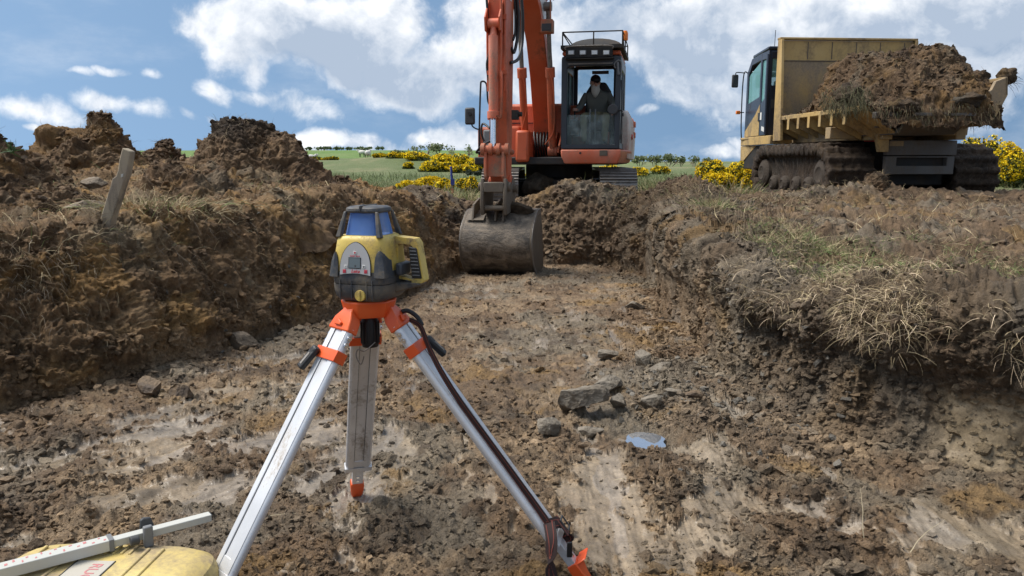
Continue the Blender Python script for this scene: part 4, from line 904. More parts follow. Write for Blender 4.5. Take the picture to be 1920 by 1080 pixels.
# inside
se = MB(); sx_ = (cl + cr) / 2 + .04; SEATY = -.72; SEATZ = cz0 + .45
se.box((sx_ - .25, SEATY - .28, SEATZ - .14), (sx_ + .25, SEATY + .22, SEATZ)); se.plate([(sx_ - .24, SEATY + .16, SEATZ - .02), (sx_ + .24, SEATY + .16, SEATZ - .02), (sx_ + .22, SEATY + .24, SEATZ + .56), (sx_ + .12, SEATY + .25, SEATZ + .72), (sx_ - .12, SEATY + .25, SEATZ + .72), (sx_ - .22, SEATY + .24, SEATZ + .56)], (0, .10, 0))
se.box((sx_ - .18, SEATY - .2, cz0 + .03), (sx_ + .18, SEATY + .2, SEATZ - .14)); se.build('seat', 'dark_grey', cab, .04, seg=3)
for s_ in (-1, 1):
    c = MB(); c.box((sx_ + s_ * .37 - .07, SEATY - .32, SEATZ - .22), (sx_ + s_ * .37 + .07, SEATY + .15, SEATZ + .06)); c.build('console', 'dark_grey', cab, .03)
    j = MB(); j.tube([(sx_ + s_ * .36, SEATY - .26, SEATZ + .05), (sx_ + s_ * .36, SEATY - .28, SEATZ + .20)], .014); j.build('joystick', 'black', cab)
    l = MB(); l.tube([(sx_ - .03 + s_ * .045, CF + .35, cz0 + .04), (sx_ - .03 + s_ * .045, CF + .30, cz0 + .40), (sx_ - .03 + s_ * .045, CF + .33, cz0 + .66)], .013); l.box((sx_ - .03 + s_ * .08 - .05, CF + .30, cz0 + .04), (sx_ - .03 + s_ * .08 + .05, CF + .5, cz0 + .06)); l.build('travel_lever', 'mid_grey', cab)
# boom ------------------------------------------------------------
def band(mb, cen, wid, x0, x1):
    """a box beam along a (forward, height) centre line"""
    n = len(cen); up = []; dn_ = []
    for i, (f, z) in enumerate(cen):
        a = Vector(cen[max(i - 1, 0)]); b = Vector(cen[min(i + 1, n - 1)]); d = (b - a).normalized(); nn = Vector((-d.y, d.x)); up.append(Vector((f, z)) + nn * wid[i] / 2); dn_.append(Vector((f, z)) - nn * wid[i] / 2)
    return side_prism(mb, [tuple(p) for p in up] + [tuple(p) for p in dn_[::-1]], x0, x1)
bo = MB(); bcen = [(.55, 1.18), (.72, 1.75), (.98, 2.4), (1.38, 3.0), (1.95, 3.45), (2.7, 3.72), (3.6, 3.82), (4.25, 3.82)]; bw = [.34, .50, .60, .66, .66, .56, .44, .30]
band(bo, bcen, bw, BX - .155, BX + .155); bo.cyl((BX - .2, -.55, 1.2), (BX + .2, -.55, 1.2), .13); bo.build('boom', 'orange_paint', EX, .012)
bp = MB(); band(bp, bcen[3:7], [.40, .42, .36, .28], BX + .156, BX + .160); bp.build('boom_panel', 'sticker_white', EX)
# boom rams
for s_, pts in ((-1, ((985, 64), (978, 149), (994, 292))), (1, ((1030, 64), (1037, 147), (1041, 292)))):
    xs_ = BX + s_ * .235; foot = Vector((xs_, -1.18, 1.02)); head = Vector((xs_, -1.85, 3.28)); mid = foot.lerp(head, .60)
    b = MB(); b.cyl(foot, mid, .062); b.cyl(foot + Vector((-.08, 0, 0)), foot + Vector((.08, 0, 0)), .085); b.cyl(mid - (head - foot).normalized() * .16, mid, .08); c = b.build('boom_ram', 'orange_paint', EX, .004)
    r_ = MB(); r_.cyl(mid, head, .036); r_.cyl(head + Vector((-.06, 0, 0)), head + Vector((.06, 0, 0)), .07); r_.build('ram_rod', 'worn_steel', c)
    h_ = MB(); h_.tube([mid + Vector((-.02, -.07, -.05)), foot.lerp(head, .48) + Vector((.05, -.085, 0)), foot.lerp(head, .3) + Vector((.06, -.08, 0)), foot.lerp(head, .14) + Vector((.03 * s_, -.09, 0)), foot + Vector((-s_ * .12, -.10, .12))], .011); h_.build('ram_pipe', 'orange_paint', c)
br_ = MB()
for x in (-.34, -.25, .25, .34): side_prism(br_, [(.35, .95), (.95, .95), (1.28, 1.0), (1.28, 1.06), (.75, 1.36), (.45, 1.36)], BX + x - .015, BX + x + .015)
br_.box((BX - .36, -.50, .95), (BX + .36, -.42, 1.75)); br_.build('boom_bracket', 'orange_paint', EX, .006)
hz_ = MB()
for k in range(6): hz_.tube([(BX - .14 + k * .055, -.56, 1.45), (BX - .15 + k * .06, -.82, 1.35), (BX - .10 + k * .045, -.95, 1.10), (BX - .12 + k * .05, -.75, .95)], .017)
hz_.build('hose_bundle', 'black_rubber', EX)
wl_ = MB(); p = E(1026, 50, -2.0); wl_.box((p.x - .09, -2.10, p.z - .10), (p.x + .10, -1.9, p.z + .10)); wlo = wl_.build('boom_lamp', 'orange_muddy', EX, .012); wl_ = MB(); wl_.box((p.x - .07, -2.115, p.z - .08), (p.x + .08, -2.101, p.z + .03)); wl_.build('lamp_lens', 'dark_grey', wlo, .006)
pp = MB()
for k in range(3): pp.tube([(BX + .17 + k * .05, -1.5, 3.45), (BX + .19 + k * .045, -1.95, 3.55 + k * .03), (BX + .18 + k * .04, -2.4, 3.85)], .014)
pp.tube([(BX + .30, -2.0, p.z + .1), (BX + .27, -1.95, 3.62), (BX + .19, -2.0, 3.8)], .012); pp.build('boom_pipes', 'orange_muddy', EX)
# stick -----------------------------------------------------------
sf = 4.42; zt_, zbm = 4.35, E(947, 340, -sf).z
sk2 = MB(); side_prism(sk2, [(sf - .16, zbm + .05), (sf - .06, zbm - .07), (sf + .06, zbm - .07), (sf + .13, zbm + .05), (sf + .20, 2.2), (sf + .20, 3.2), (sf + .16, 3.9), (sf - .05, zt_), (sf - .30, 3.85), (sf - .34, 3.2), (sf - .30, 2.4)], BX - .115, BX + .115)
sk2.cyl((BX - .15, -sf, zbm), (BX + .15, -sf, zbm), .085); sk2.cyl((BX - .14, -(sf - .1), 3.8), (BX + .14, -(sf - .1), 3.8), .11); sk2.build('stick', 'orange_paint', EX, .010)
plt = MB(); side_prism(plt, [(sf - .15, 2.9), (sf + .12, 2.9), (sf + .12, 3.6), (sf - .15, 3.6)], BX + .116, BX + .119); plt.build('stick_panel', 'sticker_white', EX)
yc = sf + .36; kt, k0, k1, k2 = E(930, 42, -yc), E(930, 66, -yc), E(932, 222, -yc), E(934, 280, -yc)
xr = BX - .02
bc_ = MB(); top_ = Vector((xr, -yc + .05, kt.z)); kk = Vector((xr, -yc, k2.z)); bA = Vector((xr, -yc + .03, k0.z)); bB = Vector((xr, -yc + .01, k1.z))
bc_.cyl(bA, bB, .060, seg=24); bc_.cyl(bB + Vector((0, 0, .09)), bB, .078, seg=24); bc_.cyl(bA, top_, .045, .03); bc_.cyl(top_ + Vector((-.07, 0, 0)), top_ + Vector((.07, 0, 0)), .06)
for k in range(8): a = 2 * PI * k / 8; bc_.cyl(bB + Vector((math.cos(a) * .066, math.sin(a) * .066, -.018)), bB + Vector((math.cos(a) * .066, math.sin(a) * .066, .0)), .011, seg=6)
ram = bc_.build('bucket_ram', 'orange_faded', EX, .003)
rd = MB(); rd.cyl(bB, kk, .036, seg=24); rd.build('ram_rod', 'chrome', ram)
ear = MB()
for s_ in (-1, 1): side_prism(ear, [(sf + .15, kt.z - .12), (yc + .02, kt.z - .10), (yc + .05, kt.z + .06), (sf + .15, kt.z + .35)], xr + s_ * .09 - .012, xr + s_ * .09 + .012)
ear.build('ram_bracket', 'orange_paint', EX, .006)
pi_ = MB(); pi_.tube([(BX + .06, -yc + .08, 3.6), (BX + .075, -yc + .05, kt.z - .2), (BX + .06, -yc + .03, k0.z - .5), (BX + .09, -yc, k1.z + .55), (BX + .085, -yc - .01, k1.z + .04), (BX + .03, -yc - .04, k1.z + .03)], .016)
pi_.tube([(BX + .10, -sf - .21, 3.7), (BX + .10, -sf - .21, 2.2), (BX + .10, -sf - .19, 1.75)], .014)
pi_.tube([(BX - .14, -sf - .1, 3.9), (BX - .145, -sf - .12, 2.9), (BX - .14, -sf - .14, 2.2), (BX - .13, -sf - .16, 1.75)], .014); pi_.box((BX - .13, -sf - .24, 2.62), (BX + .13, -sf - .20, 2.68)); pi_.box((BX - .13, -sf - .23, 1.95), (BX + .13, -sf - .19, 2.0)); pi_.build('stick_pipes', 'orange_paint', EX)
vb = MB(); p = E(966, 215, -sf); vb.box((p.x - .02, -sf - .16, p.z - .07), (p.x + .06, -sf - .04, p.z + .05)); vb.cyl((p.x + .06, -sf - .1, p.z), (p.x + .11, -sf - .1, p.z), .03); vb.build('hose_valve', 'black_steel', EX, .006)
hs_ = MB(); q = lambda x, y, f: E(x, y, -f)
hs_.tube([q(968, -20, 4.1), q(972, 30, 4.1), q(970, 70, 4.1), q(964, 98, 4.2), q(958, 90, 4.3)], .022); hs_.tube([q(975, -30, 3.9), q(980, 30, 3.9), q(979, 80, 3.9), q(972, 110, 4.1), q(957, 118, 4.4)], .022)
hs_.tube([q(962, -20, 4.1), q(966, 20, 4.1), q(966, 60, 4.1), q(962, 75, 4.2)], .018)
hs_.tube([q(911, -20, 4.7), q(914, 20, 4.7), q(917, 60, 4.6), q(918, 95, 4.6), q(913, 120, 4.6), q(916, 150, 4.6)], .016)
hs_.tube([q(918, 240, 4.6), q(905, 232, 4.5), q(903, 250, 4.5), q(910, 268, 4.5), q(925, 276, 4.7)], .014); hs_.tube([q(925, 262, 4.7), q(905, 272, 4.6), q(893, 286, 4.5), q(903, 284, 4.5)], .014)
hs_.build('hoses', 'black_rubber', EX)
# linkage
kn = MB(); kn.cyl((BX - .17, -yc, kk.z), (BX + .19, -yc, kk.z), .050, seg=20)
for x in (-.15, -.05, .05, .16): kn.cyl((BX + x - .025, -yc, kk.z), (BX + x + .025, -yc, kk.z), .078, seg=20)
kn.build('link_pin', 'orange_muddy', EX, .004)
lk = MB(); zl2 = E(945, 336, -yc).z
for s_ in (-1, 1): side_prism(lk, [(yc - .04, kk.z - .03), (yc + .05, kk.z - .03), (yc + .06, zl2 + .03), (yc - .0, zl2 - .05), (yc - .10, zl2 + .02)], BX + s_ * .115 - .018, BX + s_ * .115 + .018)
lk.box((BX - .10, -yc - .01, zl2 + .03), (BX + .10, -yc + .03, kk.z - .06)); lk.build('bucket_link', 'orange_muddy', EX, .008)
tl_ = MB()
for s_ in (-1, 1): tl_.cyl((BX + s_ * .15, -yc, kk.z), (BX + s_ * .15, -sf, zbm + .38), .035)
tl_.build('tipping_link', 'orange_muddy', EX)
# quick hitch, cast and muddy
qh = MB(); zq0, zq1 = E(945, 392, -4.55).z, E(945, 336, -4.55).z
for s_ in (-1, 1): side_prism(qh, [(sf - .12, zq0 - .02), (yc + .08, zq0 - .06), (yc + .13, zq0 + .10), (yc + .08, zq1 + .02), (sf + .1, zq1 - .10), (sf - .05, zq1 + .02), (sf - .16, zq1 - .08)], BX + s_ * .15 - .022, BX + s_ * .15 + .022)
qh.box((BX - .13, -yc - .10, zq1 - .16), (BX + .13, -yc + .06, zq1 - .03)); qh.cyl((BX - .21, -yc + .0, zq1 - .09), (BX + .21, -yc + .0, zq1 - .09), .06); qh.cyl((BX - .21, -sf, zq1 - .12), (BX + .23, -sf, zq1 - .12), .055); qh.cyl((BX - .13, -yc - .04, zq0 + .03), (BX + .13, -yc - .04, zq0 + .03), .035)
qh.build('quick_hitch', 'mud_steel', EX, .012)
# bucket -----------------------------------------------------------
bxc = -.155; bh = .445; zf_ = E(940, 523, -4.6).z; zt2 = E(940, 393, -4.6).z; Hb = zt2 - zf_
prof = [(3.98, zf_ + .0), (4.06, zf_ - .005), (4.30, zf_ + .01), (4.58, zf_ + .07), (4.80, zf_ + .20), (4.92, zf_ + .38), (4.94, zf_ + .55), (4.86, zf_ + .70), (4.72, zf_ + .80), (4.52, zf_ + Hb - .02), (4.20, zf_ + Hb)]
inn = []
for i, (f, z) in enumerate(prof):
    a = Vector(prof[max(i - 1, 0)]); b = Vector(prof[min(i + 1, len(prof) - 1)]); d = (b - a).normalized(); inn.append((f - d.y * .025 * 1, z + d.x * .025))
# fine shell ring for a smooth back
def dens(pr, k=5):
    P = [Vector(p) for p in pr]; Q = []
    for i in range(len(P) - 1):
        p0 = P[max(i - 1, 0)]; p1, p2 = P[i], P[i + 1]; p3 = P[min(i + 2, len(P) - 1)]
        for j in range(k): t = j / k; Q.append(0.5 * ((2 * p1) + (p2 - p0) * t + (2 * p0 - 5 * p1 + 4 * p2 - p3) * t * t + (3 * p1 - p0 - 3 * p2 + p3) * t ** 3))
    return Q + [P[-1]]
po, pi2 = dens(prof), dens(inn)
sh = MB(); side_prism(sh, [tuple(p) for p in po] + [tuple(p) for p in pi2[::-1]], bxc - bh, bxc + bh); bk_ = sh.build('bucket_shell', 'bucket_steel', EX, 0, smooth=50)
for s_ in (-1, 1):
    sd2 = MB(); x = bxc + s_ * (bh + .001); side_prism(sd2, [tuple(p) for p in po] + [(4.06, zf_ + Hb * .75), (3.93, zf_ + Hb * .35), (3.90, zf_ + .05)], x, x + s_ * .022); sd2.build('bucket_side', 'mud_steel', EX, .004)
    sd2 = MB(); side_prism(sd2, [tuple(p) for p in po] + [(p.x - .0, p.y) for p in []] + [tuple(Vector((4.45, zf_ + .45)) + (p - Vector((4.45, zf_ + .45))) * .86) for p in po[::-1]], x + s_ * .0225, x + s_ * .032); sd2.build('bucket_rim', 'worn_steel', EX, .002)
wp = MB()
for f0_, f1_ in ((6, 9), (22, 24)): side_prism(wp, [(p.x + .012, p.y) for p in po[f0_:f1_]] + [(p.x, p.y) for p in po[f0_:f1_][::-1]], bxc - bh, bxc + bh)
be = MB(); be.box((bxc - bh - .03, -4.10, zf_ - .02), (bxc + bh + .03, -3.88, zf_ + .012)); be.build('cutting_edge', 'worn_steel', EX, .005)
br2 = MB()
for x in (-.33, .0, .115): side_prism(br2, [(4.25, zf_ + Hb - .02), (4.80, zf_ + Hb - .14), (4.72, zq0 + .07), (4.40, zq0 + .14), (4.25, zq0 + .08)], BX + x * .9 - .0 - .014 + .0, BX + x * .9 + .014)
br2.build('bucket_bracket', 'mud_steel', EX, .006)
mc = MB(); mc.plate([(bxc - bh + .02, -4.80, zf_ + Hb - .13), (bxc - .18, -4.80, zf_ + Hb - .13), (bxc - .20, -4.35, zf_ + Hb + .02), (bxc - bh + .08, -4.35, zf_ + Hb + .02)], (0, .02, .02)); mc.build('bucket_plate', 'mud_steel', EX, .006)
lump_part('mud_clump', (bxc + .20, -4.50, zf_ + Hb + .0), (.24, .18, .10), EX, 63, tintk=.5)
# handrail and mirror, left
hr = MB(); yr = -1.30
hr.tube([E(898, 290, yr), E(899, 230, yr), E(901, 165, yr), E(903, 153, yr), E(912, 158, yr), E(915, 190, yr), E(922, 200, yr + .1)], .016)
hr.tube([E(872 + 8, 205, yr), E(884, 232, yr), E(890, 240, yr), E(899, 243, yr)], .012); hr.tube([E(916, 110, yr), E(921, 150, yr), E(925, 200, yr + .1)], .016); hr.build('handrail', 'black_rubber', EX)
mr = MB(); p = E(881, 217, yr - .03); mr.box((p.x - .095, p.y, p.z - .15), (p.x + .085, p.y + .06, p.z + .14)); mo = mr.build('side_mirror', 'dark_grey', EX, .03); mr = MB(); mr.cyl((p.x, p.y - .02, p.z + .03), (p.x, p.y + .0, p.z + .03), .03); mr.build('mirror_knob', 'black', mo)
am = MB(); p = E(921, 135, yr); am.box((p.x - .05, p.y, p.z - .2), (p.x + .04, p.y + .1, p.z + .18)); am.build('side_marker', 'orange_muddy', EX, .02)

# ------------------------------------------------------------------ operator
def skin(name, joints, edges, mat, parent=None, sub=2, root=0):
    me = bpy.data.meshes.new(name); me.from_pydata([j[0] for j in joints], edges, []); me.materials.append(MATS[mat]); o = bpy.data.objects.new(name, me); COL.objects.link(o)
    if parent is not None: o.parent = parent
    m = o.modifiers.new('skin', 'SKIN'); m.use_smooth_shade = True; m.use_x_symmetry = False
    for i, j in enumerate(joints): r_ = j[1]; me.skin_vertices[0].data[i].radius = (r_, r_) if not isinstance(r_, tuple) else r_
    me.skin_vertices[0].data[root].use_root = True
    s = o.modifiers.new('subdivision', 'SUBSURF'); s.levels = sub; s.render_levels = sub; return o
plain('skin', (.55, .30, .22), .6); plain('beard_white', (.62, .60, .56), .9); paint('jacket', (.11, .12, .112), (.10, .09, .07), .25, .85, scale=8, col2=(.15, .155, .14)); paint('trousers', (.22, .20, .12), (.16, .12, .08), .3, .9, scale=8); paint('boots', (.12, .06, .035), MUDC, .4, .8, scale=8)
seatw = EM @ Vector((sx_, SEATY, SEATZ))
OP = empty('person', seatw, R(-11), 'bearded operator in dark cap and jacket seated inside the excavator cab', 'person')
# local: -y is forward (to the camera), z up, origin on the seat
J = [((0, .06, .10), (.17, .13)), ((0, .05, .28), (.20, .14)), ((0, .02, .44), (.19, .12)), ((0, -.01, .52), (.10, .09)), ((0, -.05, .59), (.055, .055)),
     ((-.20, .0, .47), .075), ((-.30, -.08, .26), .060), ((-.34, -.28, .20), .042), ((.20, .0, .47), .075), ((.30, -.08, .26), .060), ((.34, -.28, .20), .042)]
jacket = skin('body', J, [(0, 1), (1, 2), (2, 3), (3, 4), (2, 5), (5, 6), (6, 7), (2, 8), (8, 9), (9, 10)], 'jacket', OP)
J = [((0, .05, .09), (.16, .12)), ((-.12, -.05, .09), .10), ((-.19, -.46, .10), .072), ((-.17, -.50, -.34), .05), ((.12, -.05, .09), .10), ((.19, -.46, .10), .072), ((.17, -.50, -.34), .05)]
skin('trousers', J, [(0, 1), (1, 2), (2, 3), (0, 4), (4, 5), (5, 6)], 'trousers', jacket)
for s_ in (-1, 1): skin('boot', [((s_ * .17, -.50, -.36), .052), ((s_ * .17, -.50, -.43), .055), ((s_ * .18, -.66, -.46), (.048, .035))], [(0, 1), (1, 2)], 'boots', jacket, 1)
hv, hf = ico(4); hd_ = hv.copy(); r_ = hd_[:, 2]
hd_ = hd_ * np.array([.078, .098, .115]); hd_[:, 0] *= 1 - .18 * (r_ < 0) * (-r_)
def bumpv(V, c, rad, amt, d):
    w_ = np.exp(-(((V - np.array(c)) / np.array(rad)) ** 2).sum(1)); V += w_[:, None] * np.array(d) * amt; return V
hd_ = bumpv(hd_, (0, -.098, -.01), (.014, .03, .022), .026, (0, -1, -.2)); hd_ = bumpv(hd_, (-.03, -.09, .015), (.016, .03, .012), .010, (0, 1, 0)); hd_ = bumpv(hd_, (.03, -.09, .015), (.016, .03, .012), .010, (0, 1, 0)); hd_ = bumpv(hd_, (0, -.09, .035), (.05, .03, .012), .006, (0, -1, 0))
hd_ = bumpv(hd_, (-.08, .0, 0), (.02, .018, .03), .016, (-1, 0, 0)); hd_ = bumpv(hd_, (.08, .0, 0), (.02, .018, .03), .016, (1, 0, 0)); hd_ = bumpv(hd_, (0, -.09, -.05), (.03, .02, .008), .006, (0, 1, 0))
head = mesh_np('head', hd_, hf, 'skin', parent=jacket, loc=(-.03, -.09, .68)); head.rotation_euler = (R(18), 0, R(14))
eyes = MB()
for s_ in (-1, 1): eyes.lathe([(0, -.010), (.008, -.006), (.010, 0), (.008, .006), (0, .010)], (s_ * .03, -.086, .015), 'y', 12)
eyes.build('eyes', 'black', head)
bv, bf = ico(4); B = bv.copy() * np.array([.075, .062, .125]); B += np.array([0, -.062, -.115]); B[:, 0] *= 1 - .35 * np.clip(-(B[:, 2] + .12) / .12, 0, 1); up_ = B[:, 2] > -.045; B[up_, 1] = np.maximum(B[up_, 1], -.088); B += (bv * (fbm(bv, (.25, .25, .9), 3, 5) * .013)[:, None]); mesh_np('beard', B, bf, 'beard_white', parent=head)
hb = bv.copy() * np.array([.088, .09, .09]) + np.array([0, .03, -.01]); hb += bv * (fbm(bv, .3, 3, 6) * .01)[:, None]; mesh_np('hair', hb, bf, 'beard_white', parent=head)
cpv = bv.copy(); cpv[:, 2] = np.maximum(cpv[:, 2], -.05); cp = cpv * np.array([.090, .112, .092]) + np.array([0, 0, .045]); cpo = mesh_np('cap', cp, bf, 'black', parent=head)
bm_ = MB(); bm_.plate([(.065 * math.sin(t), -.085 - .085 * math.cos(t), .05 - .018 * (1 - abs(math.sin(t)))) for t in [-PI / 2 + PI * i / 10 for i in range(11)]], (0, 0, .008)); bm_.build('cap_peak', 'black', cpo)
def hand(cx, cy, cz, s_, parent):
    j = [((cx, cy, cz), (.034, .022)), ((cx, cy - .05, cz + .01), (.036, .02))]; e = [(0, 1)]
    for i, dx in enumerate((-.028, -.010, .009, .026)):
        k = len(j); L = (.9, 1.05, 1.0, .8)[i]
        j += [((cx + dx, cy - .075, cz + .012), .0095), ((cx + dx, cy - .10 * L, cz - .006), .009), ((cx + dx, cy - .095 * L, cz - .032), .008)]; e += [(1, k), (k, k + 1), (k + 1, k + 2)]
    k = len(j); j += [((cx - s_ * .045, cy - .04, cz + .0), .011), ((cx - s_ * .05, cy - .075, cz - .012), .009)]; e += [(0, k), (k, k + 1)]
    return skin('hand', j, e, 'skin', parent, 1)
hand(-.345, -.30, .215, -1, jacket); hand(.345, -.30, .215, 1, jacket)
# ------------------------------------------------------------------ tracked dumper
DU = empty('tracked_dumper', (6.40, 12.18, 0.62), R(4), 'yellow tracked dumper with navy cab loaded with soil, on the right bank', 'dumper')
D = local_fn(DU); GL = 0.0
def ctrack(x0, x1, y0, y1, h, seed):
    r = h / 2; n1 = 46; loop = []
    for i in range(n1): loop.append((y0 + r + (y1 - y0 - 2 * r) * i / n1, h))
    for i in range(26): a = PI * i / 26; loop.append((y1 - r + r * math.sin(a), r + r * math.cos(a)))
    for i in range(n1): loop.append((y1 - r - (y1 - y0 - 2 * r) * i / n1, 0))
    for i in range(26): a = PI * i / 26; loop.append((y0 + r - r * math.sin(a), r - r * math.cos(a)))
    # finer
    L = []; 
    for i in range(len(loop)):
        a, b = loop[i], loop[(i + 1) % len(loop)]; L += [a, ((a[0] + b[0]) / 2, (a[1] + b[1]) / 2)]
    per_ = np.cumsum([0] + [math.hypot(L[i][0] - L[i - 1][0], L[i][1] - L[i - 1][1]) for i in range(1, len(L))]); cy, cz = (y0 + y1) / 2, r
    def lug(i): f = (per_[i] / .19) % 1; return .045 if f < .38 else 0.0
    L = [(y + (y - min(max(y, y0 + r), y1 - r)) / r * lug(i), z + (z - r) / r * lug(i)) for i, (y, z) in enumerate([(a, b) for a, b in L])]; rings = []
    for s_, ins in ((.0, .13), (.2, .13), (.4, .12), (.58, .12), (.66, .10), (.70, .01), (.82, .0), (.92, .0), (1.0, .0)): rings.append([(x0 + ins, cy + (y - cy) * (1 - (1 - s_) * (2 * r) / (y1 - y0)), cz + (z - cz) * s_) for y, z in L])
    nx = 34
    for k in range(1, nx): rings.append([(x0 + (x1 - x0) * k / nx, y + .0, z) for y, z in L])
    for s_ in (1.0, .96, .88, .75, .55, .35, .15, .0): rings.append([(x1, cy + (y - cy) * (1 - (1 - s_) * (2 * r) / (y1 - y0)), cz + (z - cz) * s_) for y, z in L])
    return caked('track', rings, DU, amp=.020, seed=seed, tintc=(.36, .33, .31), wetv=.5)
xl = D(1553, 300, .05).x; xlo = D(1638, 300, .05).x; xri = D(1795, 300, .05).x; xro = D(1866, 300, .1).x
th_ = D(1600, 274, .3).z
tk_ = ctrack(xl, xlo, .0, 3.15, th_, 71)
for k in range(6):
    yy = .40 + k * .47; m = MB(); rr0 = .145 if 0 < k < 5 else .25; zz = .26 if 0 < k < 5 else th_ / 2; m.lathe([(rr0 * .4, xl + .03), (rr0 * .5, xl + .015), (rr0 * .9, xl + .05), (rr0, xl + .07), (rr0, xl + .15)], (0, yy, zz), 'x', 24); m.build('roller', 'caked_mud', tk_, .006)
ctrack(xri - .05, xro, .0, 3.15, th_ - .02, 75)
ch = MB(); ch.box((xlo + .05, .25, .28), (xri - .08, 3.0, .80)); ch.box((xlo + .2, 1.0, .8), (xri - .2, 2.3, 1.02)); ch.build('chassis', 'black_steel', DU, .02)
# rear bumper and step frame
yb = -.10; a, b = D(1662, 291, yb), D(1796, 263, yb)
m = MB(); m.box((a.x, yb, a.z), (b.x, yb + .10, b.z)); m.build('rear_plate', 'grey_plate', DU, .012)
a2, b2 = D(1660, 327, yb), D(1791, 293, yb); m = MB(); m.ring([(a2.x, yb + .01, a2.z), (b2.x, yb + .01, a2.z), (b2.x, yb + .01, b2.z), (a2.x, yb + .01, b2.z)], [(a2.x + .17, yb + .01, a2.z + .13), (b2.x - .12, yb + .01, a2.z + .13), (b2.x - .12, yb + .01, b2.z - .02), (a2.x + .17, yb + .01, b2.z - .02)], (0, .10, 0)); m.build('rear_frame', 'grey_plate', DU, .01)
m = MB(); m.box((a2.x + .1, yb + .11, a2.z + .02), (b2.x - .05, .24, b2.z + .2)); m.build('rear_bulkhead', 'black_steel', DU)
pt = MB(); q_ = D(1680, 269, yb - .004); pt.box((q_.x - .10, yb - .006, q_.z - .04), (q_.x + .12, yb - .002, q_.z + .035)); pt.build('rear_marker', 'dumper_yellow_muddy', DU)
# tipping frame: beams under the body
YT, YH = -.95, 2.35                     # tail and headboard
fb = MB(); za, zb_ = D(1700, 262, -.2).z, D(1700, 240, -.2).z
xa_, xb_ = D(1645, 250, -.2).x, D(1800, 250, -.2).x
fb.box((xa_, -.35, za), (xa_ + .16, 2.6, zb_ + .02)); fb.box((xb_ - .16, -.35, za), (xb_, 2.6, zb_ + .02)); fb.box((xa_ - .05, -.34, zb_ - .11), (xb_ + .03, -.24, zb_ + .05))
fb.plate([(xl + .45, .3, za + .0), (xl + .60, .3, za + .0), (xl + .60, 2.5, za + .0), (xl + .45, 2.5, za + .0)], (0, 0, .16)); fb.build('tipping_frame', 'dumper_yellow_muddy', DU, .01)
sb = MB(); p0, p1 = D(1651, 242, -.25), D(1654, 285, -.18); sb.plate([(p0.x - .10, -.30, p0.z), (p0.x + .12, -.30, p0.z), (p1.x + .08, -.22, p1.z), (p1.x - .06, -.22, p1.z)], (0, .10, 0)); sb.build('hinge_bracket', 'dumper_yellow', DU, .008)
ax_ = MB(); p0 = D(1600, 247, .5); ax_.box((xl + .10, .25, p0.z - .12), (xa_, .42, p0.z + .06)); ax_.build('side_beam', 'dumper_yellow_muddy', DU, .01)
rr_ = MB(); q_ = D(1636, 263, .3); rr_.box((q_.x - .12, .3, q_.z - .02), (q_.x + .12, .34, q_.z + .02)); rr_.build('red_bar', 'red_lens', DU, .004)
# body ----------------------------------------------------
hl, hr_ = D(1463, 100, YH).x, D(1713, 100, YH).x; hzt = D(1590, 77, YH).z; hzb = D(1480, 252, YH).z
bd = MB(); bd.box((hl + .06, YH, hzt - .36), (hr_, YH + .05, hzt)); bd.build('headboard', 'dumper_yellow', DU, .01); bd = MB(); bd.box((hl + .06, YH + .004, hzb - .10), (hr_, YH + .05, hzt - .362)); bd.build('headboard_lower', 'dumper_yellow_muddy', DU, .004)
m = MB(); m.plate([(hl - .03, YH - .28, hzb - .12), (hl - .03, YH + .06, hzb - .12), (hl - .03, YH + .06, hzt + .01), (hl - .03, YH - .10, hzt + .01)], (.05, 0, 0)); m.plate([(hr_ - .01, YH - .20, hzb), (hr_ - .01, YH + .06, hzb), (hr_ - .01, YH + .06, hzt + .01), (hr_ - .01, YH - .06, hzt + .01)], (.05, 0, 0)); m.box((hl - .03, YH - .05, hzt + .012), (hr_ + .04, YH + .09, hzt + .05)); m.build('headboard_flange', 'dumper_yellow', DU, .006)
m = MB()
for k in range(5): xx = hl + .5 + k * .45; m.box((xx, YH - .005, hzt - .32), (xx + .015, YH - .001, hzt - .02))
m.box((hl + .1, YH - .006, hzt - .36), (hr_ - .1, YH - .001, hzt - .345)); m.build('weld_seam', 'mud_steel', DU)
zr = D(1476, 218, YH - .2).z                       # side rail height
zf = zr - .27                                        # body floor
blx = hl + .02; brx = D(1884, 180, -1.1).x
sd_ = MB(); YE = -.75
sd_.box((blx - .03, YE, zr - .07), (blx + .07, YH, zr)); sd_.plate([(blx, YE, zr - .07), (blx + .04, YE, zr - .07), (blx + .52, YE, zf - .14), (blx + .48, YE, zf - .14)], (0, YH - YE, 0)); sd_.build('side_wall', 'dumper_yellow', DU, .006)
for k in range(7):
    yy = YH - .16 - k * .40; rb = MB()
    rb.plate([(blx - .02, yy, zr - .02), (blx - .02, yy, zr - .24), (blx + .46, yy, zf - .20), (blx + .46, yy, zf - .04), (blx + .10, yy, zr - .06)], (0, .045, 0)); rb.box((blx - .035, yy - .02, zr - .25), (blx - .021, yy + .065, zr - .01))
    rb.build('side_rib', 'dumper_yellow', DU, .004)
m = MB(); m.box((brx - .07, YE, zr - .07), (brx + .03, YH, zr)); m.plate([(brx - .04, YE, zr - .07), (brx, YE, zr - .07), (brx - .48, YE, zf - .14), (brx - .52, YE, zf - .14)], (0, YH - YE, 0)); m.build('side_wall', 'dumper_yellow_muddy', DU, .006)
fl = MB(); fl.plate([(blx + .46, YH, zf - .14), (blx + .46, YE, zf - .14), (blx + .46, YE - .45, zf + .10), (blx + .46, YE - .45, zf + .14), (blx + .46, YE, zf - .09), (blx + .46, YH, zf - .09)], (brx - blx - .92, 0, 0)); fl.build('body_floor', 'grey_plate', DU, .004)
